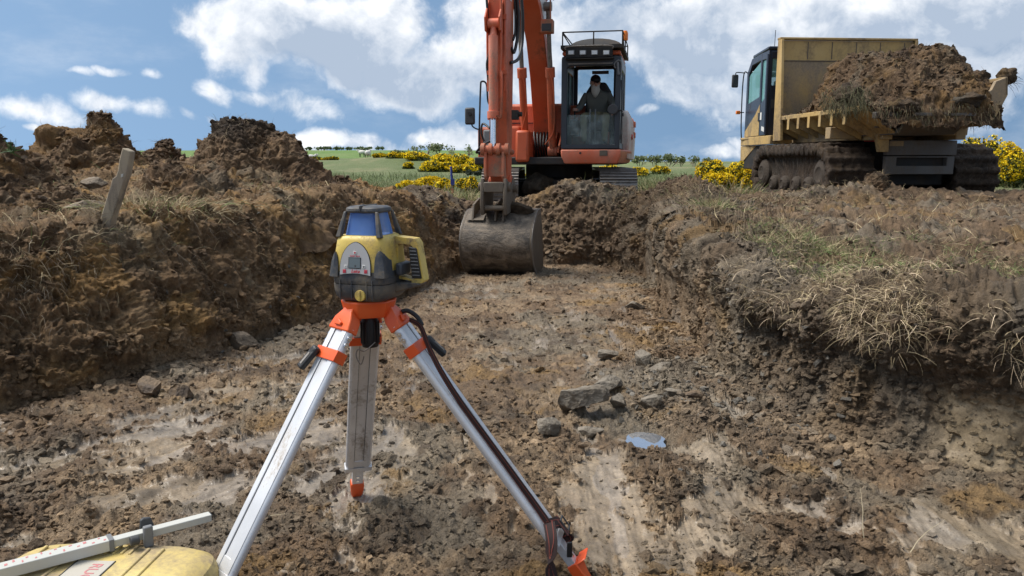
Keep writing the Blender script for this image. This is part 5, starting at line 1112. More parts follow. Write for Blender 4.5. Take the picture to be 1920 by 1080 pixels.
# tail chute: upturned cheeks at the rear corners
tl = MB(); yt = YE - .12
pts = [(1786 + 74, 168), (1868, 152), (1890, 144), (1890, 178), (1866, 222), (1845, 236), (1800, 240), (1800, 212)]
P_ = [D(x, y, yt - .25) for x, y in pts]; tl.plate([(p.x, yt - .25, p.z) for p in P_], (0, .06, 0)); tl.plate([(p.x, .6, p.z - .05 - (.12 if i > 4 else 0)) for i, p in enumerate(P_)], (0, .05, 0))
c1_, c2_ = P_[2], P_[3]; tl.plate([(c1_.x - .04, yt - .25, c1_.z), (c1_.x, yt - .25, c1_.z), (c2_.x, yt - .25, c2_.z), (c2_.x - .04, yt - .25, c2_.z)], (0, 1.6, 0)); tl.build('tail_cheek', 'dumper_yellow_muddy', DU, .006)
tr = MB(); a, b = D(1640, 222, yt - .2), D(1850, 211, yt - .2); tr.box((a.x, yt - .22, a.z), (b.x, yt - .12, b.z)); a, b = D(1642, 240, -.5), D(1812, 226, -.5); tr.box((a.x, -.55, a.z), (b.x, -.45, b.z)); tr.build('tail_rail', 'grey_plate', DU, .01)
un = MB(); a, b = D(1640, 226, -.6), D(1840, 226, -.6); un.box((a.x + .05, -.9, a.z - .04), (b.x, 1.8, a.z + .02)); un.build('body_underside', 'mud_steel', DU, .01)
# cab ----------------------------------------------------
CR, CFt = 2.75, 4.15
xL = D(1437, 200, CR).x; cz_b = D(1437, 254, CR).z; cz_t = D(1437, 93, CR).z; xR = xL + 1.45
xF = D(1398, 200, CFt).x
dc = empty('dumper_cab', (0, 0, 0)); dc.parent = DU
def cq(y): t = (y - CR) / (CFt - CR); return xL + (xF - xL) * t
fz = D(1404, 124, CFt).z
m = MB()
# left side wall as frame round two windows
o_ = [(cq(CR), CR, cz_b), (cq(CFt), CFt, cz_b), (cq(CFt - .0), CFt, cz_t - .25), (cq(CFt - .3), CFt - .3, cz_t - .02), (cq(CR), CR, cz_t)]
ymid = CR + .42
m.ring([(cq(ymid), ymid, cz_b), (cq(CFt), CFt, cz_b), (cq(CFt), CFt, cz_t - .28), (cq(CFt - .3), CFt - .3, cz_t - .03), (cq(ymid), ymid, cz_t)], [(cq(ymid + .07), ymid + .07, cz_b + .75), (cq(CFt - .12), CFt - .12, cz_b + .66), (cq(CFt - .12), CFt - .12, cz_t - .34), (cq(CFt - .33), CFt - .33, cz_t - .16), (cq(ymid + .07), ymid + .07, cz_t - .14)], (.05, 0, 0))
m.ring([(cq(CR), CR, cz_b), (cq(ymid), ymid, cz_b), (cq(ymid), ymid, cz_t), (cq(CR), CR, cz_t)], [(cq(CR + .16), CR + .16, cz_b + .70), (cq(ymid - .03), ymid - .03, cz_b + .62), (cq(ymid - .03), ymid - .03, cz_t - .15), (cq(CR + .16), CR + .16, cz_t - .15)], (.05, 0, 0))
# rear wall with window
rz0, rz1 = D(1455, 160, CR).z, D(1455, 110, CR).z; rx0 = D(1447, 150, CR).x
m.ring([(xL + .052, CR, cz_b), (xR, CR, cz_b), (xR, CR, cz_t), (xL + .052, CR, cz_t)], [(rx0, CR, rz0), (xR - .25, CR, rz0), (xR - .25, CR, rz1), (rx0, CR, rz1)], (0, .05, 0))
m.ring([(xR - .05, CR + .052, cz_b), (xR - .05, CFt, cz_b), (xR - .05, CFt, cz_t - .2), (xR - .05, CR + .052, cz_t)], [(xR - .05, CR + .3, cz_b + .7), (xR - .05, CFt - .12, cz_b + .7), (xR - .05, CFt - .12, cz_t - .34), (xR - .05, CR + .3, cz_t - .2)], (.05, 0, 0))
m.ring([(xF + .05, CFt - .05, cz_b), (xR - .05, CFt - .05, cz_b), (xR - .05, CFt - .05, cz_t - .25), (xF + .05, CFt - .05, cz_t - .25)], [(xF + .15, CFt - .05, cz_b + .5), (xR - .15, CFt - .05, cz_b + .5), (xR - .15, CFt - .05, cz_t - .35), (xF + .15, CFt - .05, cz_t - .35)], (0, .045, 0))
m.build('cab_frame', 'navy_paint', dc, .015)
m = MB(); m.plate([(xL - .02, CR - .02, cz_t + .003), (xF - .0, CFt - .28, cz_t - .02), (xR - .1, CFt - .28, cz_t - .02), (xR, CR - .02, cz_t + .003)], (0, 0, .06)); m.plate([(xF + .02, CFt - .28, cz_t - .01), (xF + .03, CFt + .01, cz_t - .24), (xR - .1, CFt + .01, cz_t - .24), (xR - .1, CFt - .28, cz_t - .01)], (0, 0, .05)); m.build('cab_roof', 'navy_paint', dc, .02)
for (y0, y1, z0, z1, nm) in ((ymid + .07, CFt - .12, cz_b + .6, cz_t - .14, 'door_window'), (CR + .14, ymid - .03, cz_b + .6, cz_t - .15, 'side_window')):
    m = MB(); m.plate([(cq(y0) + .022, y0, z0), (cq(y1) + .022, y1, z0), (cq(y1) + .022, y1, z1 - (.2 if nm == 'door_window' else 0)), (cq(y0) + .022, y0, z1)], (.006, 0, 0)); m.build(nm, 'teal_glass', dc)
m = MB(); m.box((rx0 + .002, CR + .02, rz0 + .002), (xR - .252, CR + .026, rz1 - .002)); m.build('rear_window', 'teal_glass', dc)
m = MB(); m.plate([(cq(CR + .40), CR + .40, cz_b + .01), (cq(CFt - .02), CFt - .02, cz_b + .01), (cq(CFt - .05), CFt - .05, cz_b + .12), (cq(ymid + .25), ymid + .25, cz_b + .42), (cq(CR + .40), CR + .40, cz_b + .60)], (-.006, 0, 0)); m.build('door_panel', 'dumper_yellow', dc)
m = MB(); m.plate([(cq(CR + .02), CR + .02, cz_b + .06), (cq(CR + .24), CR + .24, cz_b + .10), (cq(CR + .24), CR + .24, cz_b + .18), (cq(CR + .02), CR + .02, cz_b + .14)], (-.006, 0, 0)); m.plate([(cq(CR + .26), CR + .26, cz_b + .30), (cq(CR + .36), CR + .36, cz_b + .30), (cq(CR + .36), CR + .36, cz_b + .44), (cq(CR + .26), CR + .26, cz_b + .44)], (-.006, 0, 0)); m.build('sticker', 'sticker_white', dc)
m = MB(); m.box((cq(ymid) - .02, ymid - .03, cz_b + .28), (cq(ymid), ymid + .03, cz_b + .44)); m.box((rx0 + .0, CR - .012, cz_b + .5), (rx0 + .3, CR - .003, cz_b + .66)); m.build('vent_grille', 'dark_grey', dc, .004)
m = MB(); m.tube([(xL - .01, CR - .01, cz_b + .02), (xL - .015, CR - .012, cz_t - .08)], .02); m.build('corner_post', 'navy_paint', dc)
sk3 = MB(); zb2 = D(1437, 271, CR).z; sk3.plate([(xL - .02, CR - .30, zb2), (xF - .05, CFt + .05, zb2 + .0), (xF - .05, CFt + .05, cz_b - .006), (xL - .02, CR - .30, cz_b - .006)], (.06, 0, 0)); sk3.box((xL + .042, CR - .30, zb2), (xR + .3, CR - .24, cz_b - .006)); sk3.box((xL + .042, CR - .235, cz_b - .05), (xR, CFt, cz_b - .008))
f0, f1 = D(1394, 300, CFt + .1), D(1420, 271, CFt - .6); sk3.plate([(xF - .05, CFt + .05, zb2 - .004), (xF - .04, CFt + .05, D(1397, 302, CFt).z), (xF - .04, CFt - .12, D(1397, 302, CFt).z), (xF - .03, CFt - .75, zb2 - .004)], (.05, 0, 0)); sk3.build('cab_skirt', 'dumper_yellow', dc, .01)
m = MB(); m.box((xL + .1, CR - .2, .5), (xR + .6, CFt - .1, zb2)); m.build('engine_bay', 'black_steel', DU, .02)
m = MB(); m.box((xL + .3, CR + .5, cz_b), (xL + .8, CR + .95, cz_b + .42)); m.box((xL + .32, CR + .42, cz_b + .4), (xL + .78, CR + .54, cz_b + 1.05)); m.build('seat', 'dark_grey', dc, .04)
m = MB(); p = D(1406, 262, CFt - .1); m.tube([(xF + .05, CFt - .3, zb2 - .02), (xF + .05, CFt - .32, D(1407, 297, CFt).z), (xF + .05, CFt - .12, D(1410, 298, CFt).z)], .02); m.build('step', 'black_steel', dc)
m = MB(); yy = CFt + .05; m.tube([D(1398, 262, yy), D(1390, 257, yy), D(1391, 190, yy), D(1395, 139, yy), D(1402, 137, yy)], .012); m.tube([D(1397, 137, yy), D(1381, 136, yy), D(1380, 142, yy)], .010); m.tube([D(1380, 211, yy), D(1395, 211, yy)], .010); m.build('mirror_bracket', 'black_rubber', dc)
m = MB(); p = D(1379, 151, yy); m.box((p.x - .07, p.y, p.z - .14), (p.x + .07, p.y + .05, p.z + .12)); mo = m.build('side_mirror', 'dark_grey', dc, .025); mo.rotation_euler = (0, 0, 0)
m = MB(); p = D(1384, 211, yy); m.box((p.x - .045, p.y - .03, p.z - .035), (p.x + .04, p.y + .03, p.z + .035)); m.build('indicator', 'amber', dc, .01)
m = MB(); p = D(1452, 92, CR + .1); m.tube([(p.x, p.y, p.z), (p.x + .005, p.y, p.z + .34)], .006); m.build('aerial', 'black', dc)
# load -----------------------------------------------------
DM = Matrix.LocRotScale(DU.location, DU.rotation_euler, None)
def load_soil():
    nx, ny = int(330 * max(.5, QL)), int(330 * max(.5, QL)); 
    prof_px = [(1500, 196), (1530, 180), (1555, 150), (1575, 128), (1600, 112), (1640, 104), (1690, 103), (1722, 92), (1742, 98), (1768, 118), (1790, 139), (1822, 144), (1845, 147), (1868, 152), (1884, 158)]
    yc_ = .75; xs = np.array([D(a, b, yc_).x for a, b in prof_px]); zs = np.array([D(a, b, yc_).z for a, b in prof_px])
    u = np.linspace(0, 1, nx); v_ = np.linspace(0, 1, ny); U, Vv = np.meshgrid(u, v_, indexing='ij')
    x = (blx - .02) + (brx - blx + .0) * U; y = -1.20 + 3.5 * Vv
    crest = np.interp(x, xs, zs); base = zf + .02
    rearw = sst(-1.2, .35, y) ** .8; front = 1 - .18 * sst(1.0, 2.3, y); frontdrop = sst(2.34, 2.1, y)
    gul = np.clip((x - blx) / .55, 0, 1); gul2 = np.clip((brx + .06 - x) / .14, 0, 1)
    z = base + (crest - base) * (.30 + .70 * rearw) * front
    z = z * 1.0; z = base + (z - base) * (gul ** .5) * (gul2 ** .5) + .30 * (1 - gul) * 0
    left_low = sst(.9, 2.2, y) * sst(1.25, .2, x - blx); z = z - left_low * .55 * np.clip(z - base, 0, 9)
    z = np.maximum(z, base - .02 + .28 * np.minimum(1, (1 - gul)))
    edge = (sst(-1.2, -1.02, y)); z = z * edge + (zf - .04) * (1 - edge); y = np.where(edge < 1, y - .04 * (1 - edge), y)
    B = np.stack([x, y, z], -1).astype(F); a = np.gradient(B, axis=0); b = np.gradient(B, axis=1); N = np.cross(a, b); N /= np.linalg.norm(N, axis=-1, keepdims=True) + 1e-9; N = N.reshape(-1, 3); B = B.reshape(-1, 3)
    m_ = fbm(B, .6, 4, 5, .6) * .09 + clods(B, .40, 6, .55)[0] * .10 + clods(B, .18, 7, .6)[0] * .075 + clods(B, .08, 8, .6)[0] * .035 + ridg(B, .1, 4, 9, .6) * .018
    W = B + N * m_[:, None] - C_(0, 0, .05)
    tn = soil_tint(B, .45, .42, .2, .28, 400) * C_(.85, .76, .66)
    return W, tn, nx, ny
LW, LT, nx_, ny_ = load_soil()
WW = LW @ np.array(DM.to_3x3()).T + np.array(DM.translation)
c0_ = WW.mean(0); lo = mesh_np('soil_load', WW - c0_, grid_faces(nx_, ny_), 'earth', LT, np.full(len(LW), .05), loc=tuple(c0_)); props(lo, 'heaped load of brown soil and torn turf filling the dumper body', 'soil load')
def tow(P): return np.asarray(P) @ np.array(DM.to_3x3()).T + np.array(DM.translation)
def fringe(name, x0, x1, y0, y1, z0, z1, n, lmin, lmax, cols, wts, label, seed, dirv=(0, -.5, -1), wid=(.0015, .004)):
    g_ = np.random.default_rng(seed); t = g_.random(n); P = np.stack([x0 + (x1 - x0) * t, y0 + (y1 - y0) * g_.random(n), z0 + (z1 - z0) * g_.random(n) ** .7 + .04 * np.sin(t * 21)], 1)
    d = np.tile(C_(*dirv), (n, 1)) + g_.normal(size=(n, 3)) * .35
    return strands(name, tow(P), d, g_.uniform(lmin, lmax, n), g_.uniform(*wid, n), mixt(cols, n, wts), .5, 1.2, 6, label, 'grass', seed)
SODC = [(.055, .060, .03), (.10, .095, .05), (.045, .034, .022), (.20, .17, .10)]
fringe('hanging_turf', D(1540, 180, -.4).x, D(1622, 180, -.9).x, -.3, -1.15, D(1580, 160, -.8).z, D(1580, 205, -.8).z, int(1200 * K), .05, .26, SODC, [3, 3, 2, 1.2], 'dark green turf hanging over the left side of the dumper load', 61)
fringe('hanging_roots', D(1630, 200, -1.2).x, D(1870, 200, -1.2).x, -1.1, -1.32, zf - .04, zf + .26, int(900 * K), .03, .15, SODC + [(.16, .11, .065)], [1.5, 1.5, 3, .8, 3], 'roots and torn grass hanging over the tail of the dumper body', 62)
lid = rng.choice(len(LW), int(2600 * K)); strands('load_roots', WW[lid], rng.normal(size=(len(lid), 3)) + C_(0, -.3, .1), rng.uniform(.03, .12, len(lid)), rng.uniform(.0015, .003, len(lid)), mixt([ROOT, STRAW2, (.10, .10, .05)], len(lid)), .8, .8, 4, 'root hairs matted through the dumper load', 'roots', 63)
lid = rng.choice(len(LW), int(1500 * K)); scatter('load_crumbs', lid, .02 + .05 * rng.random(len(lid)) ** 3, LT[lid] * rng.uniform(.6, 1.25, (len(lid), 1)), 'crumbs and clods lying on the dumper load', 'mud clods', src=WW, sink=.15)
# clods of turf dangling on the body: part of the load, real lumps
for i, (px, py, yy, s_, lb) in enumerate([(1592, 178, -.72, (.20, .16, .13), 'sod of turf slipping over the side rail of the dumper'), (1883, 143, -.9, (.13, .12, .10), 'mud clod stuck on the raised tail corner of the dumper'), (1690, 203, -1.12, (.24, .12, .09), 'low sod lying on the tail edge of the dumper body'), (1812, 188, -1.1, (.24, .14, .12), 'dark sod near the right tail corner of the dumper')]):
    p = D(px, py, yy); bv, bf = ico(5 if i < 1 or i == 2 else 4); V = lump(bv, 500 + i, .5, .2, 3, (1, 1, 1)) * np.array(s_, F); V = V + bv * ((clods(V, .12, 3, .6)[0] * .05 + fbm(V, .07, 4, 5) * .025))[:, None]
    wp_ = DM @ p; o = mesh_np('turf_sod', V, bf, 'earth', soil_tint(V + i, .15, .75, .05, .1, 410) * .62, loc=tuple(wp_)); o.rotation_euler = (0, 0, R(4)); props(o, lb, 'turf sod')
p = DM @ D(1885, 145, -.95); strands('root_wisp', np.tile(np.array(p), (40, 1)) + rng.normal(size=(40, 3)) * .04, rng.normal(size=(40, 3)) * .6 + C_(1, 0, -.2), rng.uniform(.1, .3, 40), rng.uniform(.003, .006, 40), mixt([(.05, .04, .028)], 40), .9, 1.0, 6, 'dark root wisp on the raised tail corner of the dumper', 'roots', 65, kind=None)
# ------------------------------------------------------------------ tripod, laser level, case, staff
paint('tripod_orange', (.72, .085, .015), (.42, .26, .16), .16, .4, scale=9, col2=(.78, .13, .03), bm_=.0006)
paint('aluminium', (.76, .77, .79), (.36, .29, .21), .30, .36, metal=.35, scale=7, streak=4, bm_=.0004)
paint('level_yellow', (.60, .42, .085), (.30, .22, .13), .46, .42, scale=16, col2=(.66, .50, .12), bm_=.0005)
paint('level_black', (.028, .034, .045), (.24, .20, .145), .50, .45, scale=14, col2=(.05, .058, .07), bm_=.0005)
paint('case_yellow', (.58, .44, .14), (.40, .31, .20), .62, .5, scale=7, col2=(.66, .54, .22), bm_=.0006)
paint('wood_grey', (.30, .25, .19), (.15, .12, .09), .40, .85, scale=14, streak=9, col2=(.36, .30, .21), bm_=.006)
paint('strap_black', (.035, .018, .016), (.12, .08, .06), .15, .8, scale=30); plain('strap_red', (.20, .05, .035), .8); plain('key_white', (.62, .62, .60), .5); plain('key_red', (.45, .04, .06), .5); plain('logo_red', (.60, .04, .06), .5); plain('panel_grey', (.42, .42, .42), .45); plain('lcd', (.13, .16, .17), .25); plain('rotor_blue', (.02, .10, .45), .3); plain('staff_white', (.50, .50, .46), .45); plain('label_grey', (.46, .43, .37), .5); plain('faded_red', (.50, .19, .19), .6); plain('marker_blue', (.03, .06, .30), .6)
HX, HY = -.432, 2.30; HZ = .889
def foot_pt(x, y): return Vector((x, y, ground_z(x, y) - .002))
TP = empty('tripod', (HX, HY, 0), 0, 'aluminium surveying tripod with orange head and feet standing in the mud under the laser level', 'tripod')
hd = MB()
def hexa(r, z): return [(r * math.cos(R(a)), r * math.sin(R(a)), z) for a in (-43, -13 + 0, 17 - 0, 77, 107, 137, 197, 227, 257)]
hd.loft([hexa(.070, HZ - .052), hexa(.074, HZ - .048), hexa(.080, HZ - .02), hexa(.084, HZ - .004), hexa(.080, HZ)])
hd.build('head_plate', 'tripod_orange', TP, .004)
kn_ = MB(); kn_.lathe([(.012, -.15), (.024, -.15), (.026, -.14), (.026, -.07), (.020, -.053), (.010, -.053)], (0.0, 0, HZ), seg=24)
for k in range(14): a = 2 * PI * k / 14; kn_.obox((.026 * math.cos(a), .026 * math.sin(a), HZ - .105), (.003 * math.cos(a), .003 * math.sin(a), 0), (-.0022 * math.sin(a), .0022 * math.cos(a), 0), (0, 0, .034))
kn_.build('centre_screw', 'black', TP, .001)
hk = MB(); hk.tube([(.02, -.03, HZ - .13), (-.01, -.04, HZ - .155), (-.03, -.04, HZ - .15), (-.035, -.045, HZ - .17), (-.022, -.045, HZ - .195), (-.012, -.045, HZ - .17)], .0018); hk.build('plumb_hook', 'worn_steel', TP)
def leg(ang, foot, split, lab, lever_side=1, wing=False):
    a = R(ang); rad = Vector((math.cos(a), math.sin(a), 0)); top_ = rad * .062 + Vector((0, 0, HZ - .030)); ft = Vector((foot[0] - HX, foot[1] - HY, foot[2]))
    d = (ft - top_); Ltot = d.length; d.normalize(); t = Vector((-math.sin(a), math.cos(a), 0)); t = (t - d * t.dot(d)).normalized(); n = d.cross(t); 
    if n.dot(rad) < 0: n = -n
    g = lambda s, x=0, y=0: top_ + d * s + t * x + n * y
    L1 = Ltot * split; root_ = bpy.data.objects.new('leg', None); COL.objects.link(root_); root_.parent = TP; root_['label'] = lab
    m = MB(); s0 = .056
    for x in (-1, 1):
        m.obox(g((s0 + L1) / 2, x * .0285), t * .0105, n * .0145, d * ((L1 - s0) / 2)); m.cyl(g(s0, x * .034), g(L1, x * .034), .0135, seg=14)
    m.obox(g((s0 + L1) / 2), t * .019, n * .0105, d * ((L1 - s0) / 2 - .002)); m.build('upper_rail', 'aluminium', root_, .001)
    m = MB()
    for x in (-.0182, .0182):
        for y in (-.0108, .0108): m.obox(g((s0 + L1) / 2, x, y), t * .0019, n * .0005, d * ((L1 - s0) / 2 - .003))
    m.build('rail_groove', 'dark_grey', root_)
    m = MB()
    for s_, w0, w1 in ((0, .030, .018),):
        rg = []
        for s, hx, hy in ((-.018, .020, .013), (.008, .024, .018), (.032, .040, .0205), (.064, .0490, .0190), (.069, .0490, .0185)): rg.append([g(s, -hx, -hy), g(s, hx, -hy), g(s, hx, hy), g(s, -hx, hy)])
        m.loft(rg)
    m.build('shoulder', 'tripod_orange', root_, .004)
    if True:
        m = MB(); m.plate([g(.036, -.014, .0210), g(.048, -.018, .0205), g(.057, -.018, .0195), g(.057, .010, .0195), g(.048, .014, .0205)], n * .007); m.build('shoulder_lug', 'tripod_orange', root_, .002)
    m = MB()
    for x in (-1, 1):
        for s in (.084, .106): m.cyl(g(s, x * .040, .0), g(s, x * .0515, .0), .0075, seg=12); m.cyl(g(s, x * .0515, .0), g(s, x * .0535, .0), .0035, seg=6)
    m.build('rivet', 'chrome', root_)
    m = MB(); cz = .150 if ang != 107 else .150
    o = [g(cz - .021, -.0510, -.0195), g(cz - .021, .0510, -.0195), g(cz - .021, .0510, .0195), g(cz - .021, -.0510, .0195)]; i_ = [g(cz - .021, -.0480, -.0162), g(cz - .021, .0480, -.0162), g(cz - .021, .0480, .0162), g(cz - .021, -.0480, .0162)]
    m.ring(o, i_, d * .034); m.cyl(g(cz, 0, -.0195), g(cz, 0, -.024), .008, seg=12); c = m.build('clamp', 'tripod_orange', root_, .0025)
    m = MB(); q0 = g(cz, lever_side * .040, .030); q1 = g(cz + .052, lever_side * .056, .034); m.cyl(g(cz, lever_side * .040, .018), g(cz, lever_side * .040, .040), .013, seg=16); dd = (q1 - q0).normalized(); sv = dd.cross(n).normalized()
    m.obox((q0 + q1) / 2, dd * ((q1 - q0).length / 2 + .012), sv * .014, n * .009); m.build('clamp_lever', 'black', c, .006, seg=3); m = MB(); m.obox((q0 + q1) / 2 + n * .0095 + dd * .006, dd * .020, sv * .004, n * .001); m.build('lever_trim', 'worn_steel', c)
    # band at the end of the upper rails, lower slide, shoe
    m = MB(); m.ring([g(L1 - .012, -.0500, -.0165), g(L1 - .012, .0500, -.0165), g(L1 - .012, .0500, .0165), g(L1 - .012, -.0500, .0165)], [g(L1 - .012, -.022, -.0155), g(L1 - .012, .022, -.0155), g(L1 - .012, .022, .0155), g(L1 - .012, -.022, .0155)], d * .022); m.build('rail_band', 'aluminium', root_, .002)
    Ls = Ltot - .082; m = MB(); m.obox(g((L1 - .05 + Ls) / 2), t * .0205, n * .0125, d * ((Ls - L1 + .05) / 2)); m.build('lower_slide', 'aluminium', root_, .002)
    m = MB()
    for s in (Ls - .025, Ls - .05): m.cyl(g(s, 0, .0125), g(s, 0, .0145), .006, seg=10); m.cyl(g(s, 0, -.0125), g(s, 0, -.0145), .006, seg=10)
    m.build('rivet', 'chrome', root_)
    m = MB(); rg = []
    for s, hx, hy in ((Ls - .008, .0240, .0155), (Ls + .01, .0260, .0170), (Ltot - .02, .0225, .0150), (Ltot + .004, .0150, .011), (Ltot + .016, .004, .004)): rg.append([g(s, -hx, -hy), g(s, hx, -hy), g(s, hx, hy), g(s, -hx, hy)])
    m.loft(rg)
    if wing: m.plate([g(Ls - .002, .014, .012), g(Ls + .0, .050, .014), g(Ls + .006, .052, .016), g(Ltot - .012, .020, .012), g(Ltot - .012, .008, .012)], -n * .006)
    if wing: m.plate([g(Ls - .004, -.024, .014), g(Ls - .004, .052, .014), g(Ls - .004, .052, .046), g(Ls - .004, -.014, .046)], d * .005)
    m.build('shoe', 'tripod_orange', root_, .003)
    return g, d, t, n, Ltot
frt = foot_pt(.236, 2.17); frr = foot_pt(-.612, 2.87); flf = foot_pt(-.86, 1.86)
leg(107, frr, .82, 'rear tripod leg seen from its shaded underside'); gR, dR, tR, nR, LR = leg(-13, frt, .83, 'right tripod leg with the carry strap along it', 1, True); gL = leg(227, flf, .80, 'left tripod leg reaching toward the photographer', -1)[0]
# carry strap: webbing along the right leg, knotted and hanging near its foot
W_ = dR.cross(Vector((0, -1, .15))).normalized(); sp = [gR(.065, .0, .034), gR(.10, -.006, .052), gR(.17, -.030, .044), gR(.25, -.038, .034), gR(.36, -.036, .026), gR(.50, -.032, .024), gR(.64, -.032, .024), gR(.74, -.034, .025), gR(.80, -.040, .026)]
def dense(P, k=6):
    P = [Vector(p) for p in P]; Q = []
    for i in range(len(P) - 1):
        p0 = P[max(i - 1, 0)]; p1, p2 = P[i], P[i + 1]; p3 = P[min(i + 2, len(P) - 1)]
        for j in range(k): t = j / k; Q.append(0.5 * ((2 * p1) + (p2 - p0) * t + (2 * p0 - 5 * p1 + 4 * p2 - p3) * t * t + (3 * p1 - p0 - 3 * p2 + p3) * t ** 3))
    return Q + [P[-1]]
def strap(paths, name='strap'):
    m = MB(); r_ = MB()
    for P, wd, sides in paths:
        Q = dense(P); n = len(Q); ws = [wd[0] + (wd[1] - wd[0]) * i / (n - 1) if isinstance(wd, tuple) else wd for i in range(n)]; sd_ = [Vector(sides[0]).lerp(Vector(sides[1]), i / (n - 1)) for i in range(n)]
        m.ribbon(Q, ws, .0014, sd_)
        for off in (-.30, .30):
            Q2 = [q + (s.normalized() * (w_ * off)) for q, s, w_ in zip(Q, sd_, ws)]; r_.ribbon(Q2, [w_ * .07 for w_ in ws], .0021, sd_)
    o = m.build(name, 'strap_black', TP, smooth=60); r_.build('strap_stripe', 'strap_red', o, smooth=60); return o
kP = gR(.80, -.042, .028); zg = lambda v: ground_z(v.x + HX, v.y + HY)
down = [kP + Vector((.0, -.01, .01)), kP + Vector((.006, -.045, -.03)), kP + Vector((.002, -.060, -.10)), kP + Vector((.012, -.070, -.16)), kP + Vector((.012, -.095, -.19))]
e_ = down[-1]; gz_ = zg(e_) + .008; down2 = [e_, Vector((e_.x - .01, e_.y - .03, max(gz_ + .02, e_.z - .02))), Vector((e_.x + .0, e_.y - .07, gz_ + .006)), Vector((e_.x + .02, e_.y - .12, gz_ + .004)), Vector((e_.x + .03, e_.y - .20, gz_ + .003))]
xs = Vector((1, .15, 0))
st_ = strap([(sp, (.022, .030), (tR.lerp(W_, .5), tR.lerp(W_, .6))), (down, .036, (W_, xs)), (down2, .038, (xs, xs)),
             ([kP, gR(.83, .012, .036), gR(.86, .026, .034), gR(.89, .036, .022), gR(.885, .030, -.010)], .034, (dR, dR)), ([gR(.81, .02, .034), gR(.84, .006, .040), gR(.87, .0, .042)], .026, (tR, tR))])
m = MB(); m.obox(down[-1] + Vector((.004, -.004, .004)), Vector((.034, .0, .014)), Vector((0, .007, 0)), Vector((-.004, 0, .010))); m.build('buckle', 'black', st_, .004)
m = MB(); c_ = gR(.845, .028, .040); m.ring([c_ - tR * .018 - dR * .022, c_ + tR * .018 - dR * .022, c_ + tR * .018 + dR * .022, c_ - tR * .018 + dR * .022], [c_ - tR * .013 - dR * .017, c_ + tR * .013 - dR * .017, c_ + tR * .013 + dR * .017, c_ - tR * .013 + dR * .017], nR * .005); m.build('strap_slider', 'dark_grey', st_, .002)
m = MB(); c_ = gR(.88, -.008, .040); m.obox(c_ + Vector((0, -.01, -.03)), Vector((.008, 0, 0)), Vector((0, .004, 0)), Vector((0, 0, .024))); m.build('strap_end', 'black', st_, .002)
m = MB(); m.tube([gR(.03, .020, .020), gR(.04, .026, .036), gR(.07, .022, .050), gR(.10, .010, .052)], .007); m.build('strap_knot', 'black', st_)

# laser level
LV = empty('laser_level', (HX + .008, HY, HZ + .001), R(-17), 'yellow and black rotating laser level with a blue glass head, screwed onto the tripod', 'laser level')
Lf = local_fn(LV)
def sq(hx, hy, z, p=5.0, n=48, oy=0.0, ox=0.0):
    r_ = []
    if hx < .14: hx *= .91
    for k in range(n):
        a = 2 * PI * (k + .5) / n; c, s = math.cos(a), math.sin(a); r_.append((ox + hx * math.copysign(abs(c) ** (2 / p), c), oy + hy * math.copysign(abs(s) ** (2 / p), s), z))
    return r_
KW = .95
m = MB(); m.loft([sq(.072, .070, 0), sq(.082, .080, .004), sq(.094, .088, .016), sq(.0985, .0905, .036), sq(.0995, .0910, .052)]); m.build('base_lower', 'level_black', LV)
m = MB(); m.loft([sq(.0980, .0895, .0535), sq(.0995, .0908, .056), sq(.0995, .0905, .072), sq(.0975, .089, .090)]); base = m.build('base_upper', 'level_black', LV)
m = MB(); m.loft([sq(.0955, .0880, .072), sq(.0955, .0870, .110), sq(.0920, .0835, .150), sq(.0870, .0790, .178), sq(.0800, .0730, .190), sq(.0740, .0680, .193)]); m.build('housing', 'level_yellow', LV)
# black corner guards rising over the yellow
def guard(cx, w0, w1, ztop):
    rg = []
    for i in range(9):
        t = i / 8; z = .074 + (ztop - .074) * t; hw = w0 + (w1 - w0) * t ** 2; hw *= math.sqrt(max(.02, 1 - t ** 6)); yy = -(.0885 - .009 * t); sgn = 1 if cx > 0 else -1
        xc = cx - sgn * .004 * t
        rg.append([(xc - hw, yy - .004 + (.004 if sgn < 0 else 0) * 1.0, z), (xc, yy - .006, z), (xc + hw, yy - .004, z), (xc + hw, yy + .05, z), (xc - hw, yy + .05, z)])
    m = MB(); m.loft(rg); return m.build('corner_guard', 'level_black', LV, .003)
guard(-.0745, .0145, .007, .146); guard(.0740, .0175, .010, .152)
# cage
for (sx2, sy2) in ((-1, -1), (1, -1), (1, 1), (-1, 1)):
    rg = []; m = MB()
    for t in (0, .5, 1):
        hx = .0655 - .0155 * t; hy = .0650 - .0150 * t; z = .188 + .074 * t; w_ = .0085 - .004 * t; rg.append([(sx2 * hx - w_, sy2 * hy - w_, z), (sx2 * hx + w_, sy2 * hy - w_, z), (sx2 * hx + w_, sy2 * hy + w_, z), (sx2 * hx - w_, sy2 * hy + w_, z)])
    m.loft(rg); m.build('cage_post', 'level_black', LV, .003)
m = MB(); m.loft([sq(.0580, .054, .258), sq(.0620, .0575, .262), sq(.0600, .0555, .272), sq(.050, .046, .2765), sq(.020, .018, .278)]); m.box((-.003, -.0585, .262), (.003, .05, .280)); m.build('top_cap', 'level_black', LV, .002)
m = MB(); m.loft([sq(.0660, .0600, .1935, 4), sq(.0520, .0470, .2575, 4)]); m.build('lens_window', 'blue_glass', LV)
m = MB(); m.lathe([(.026, .1935), (.026, .212), (.019, .216), (.019, .246), (.015, .250)], seg=24); m.box((-.018, -.024, .222), (.004, -.016, .244)); m.build('rotor', 'rotor_blue', LV, .001)
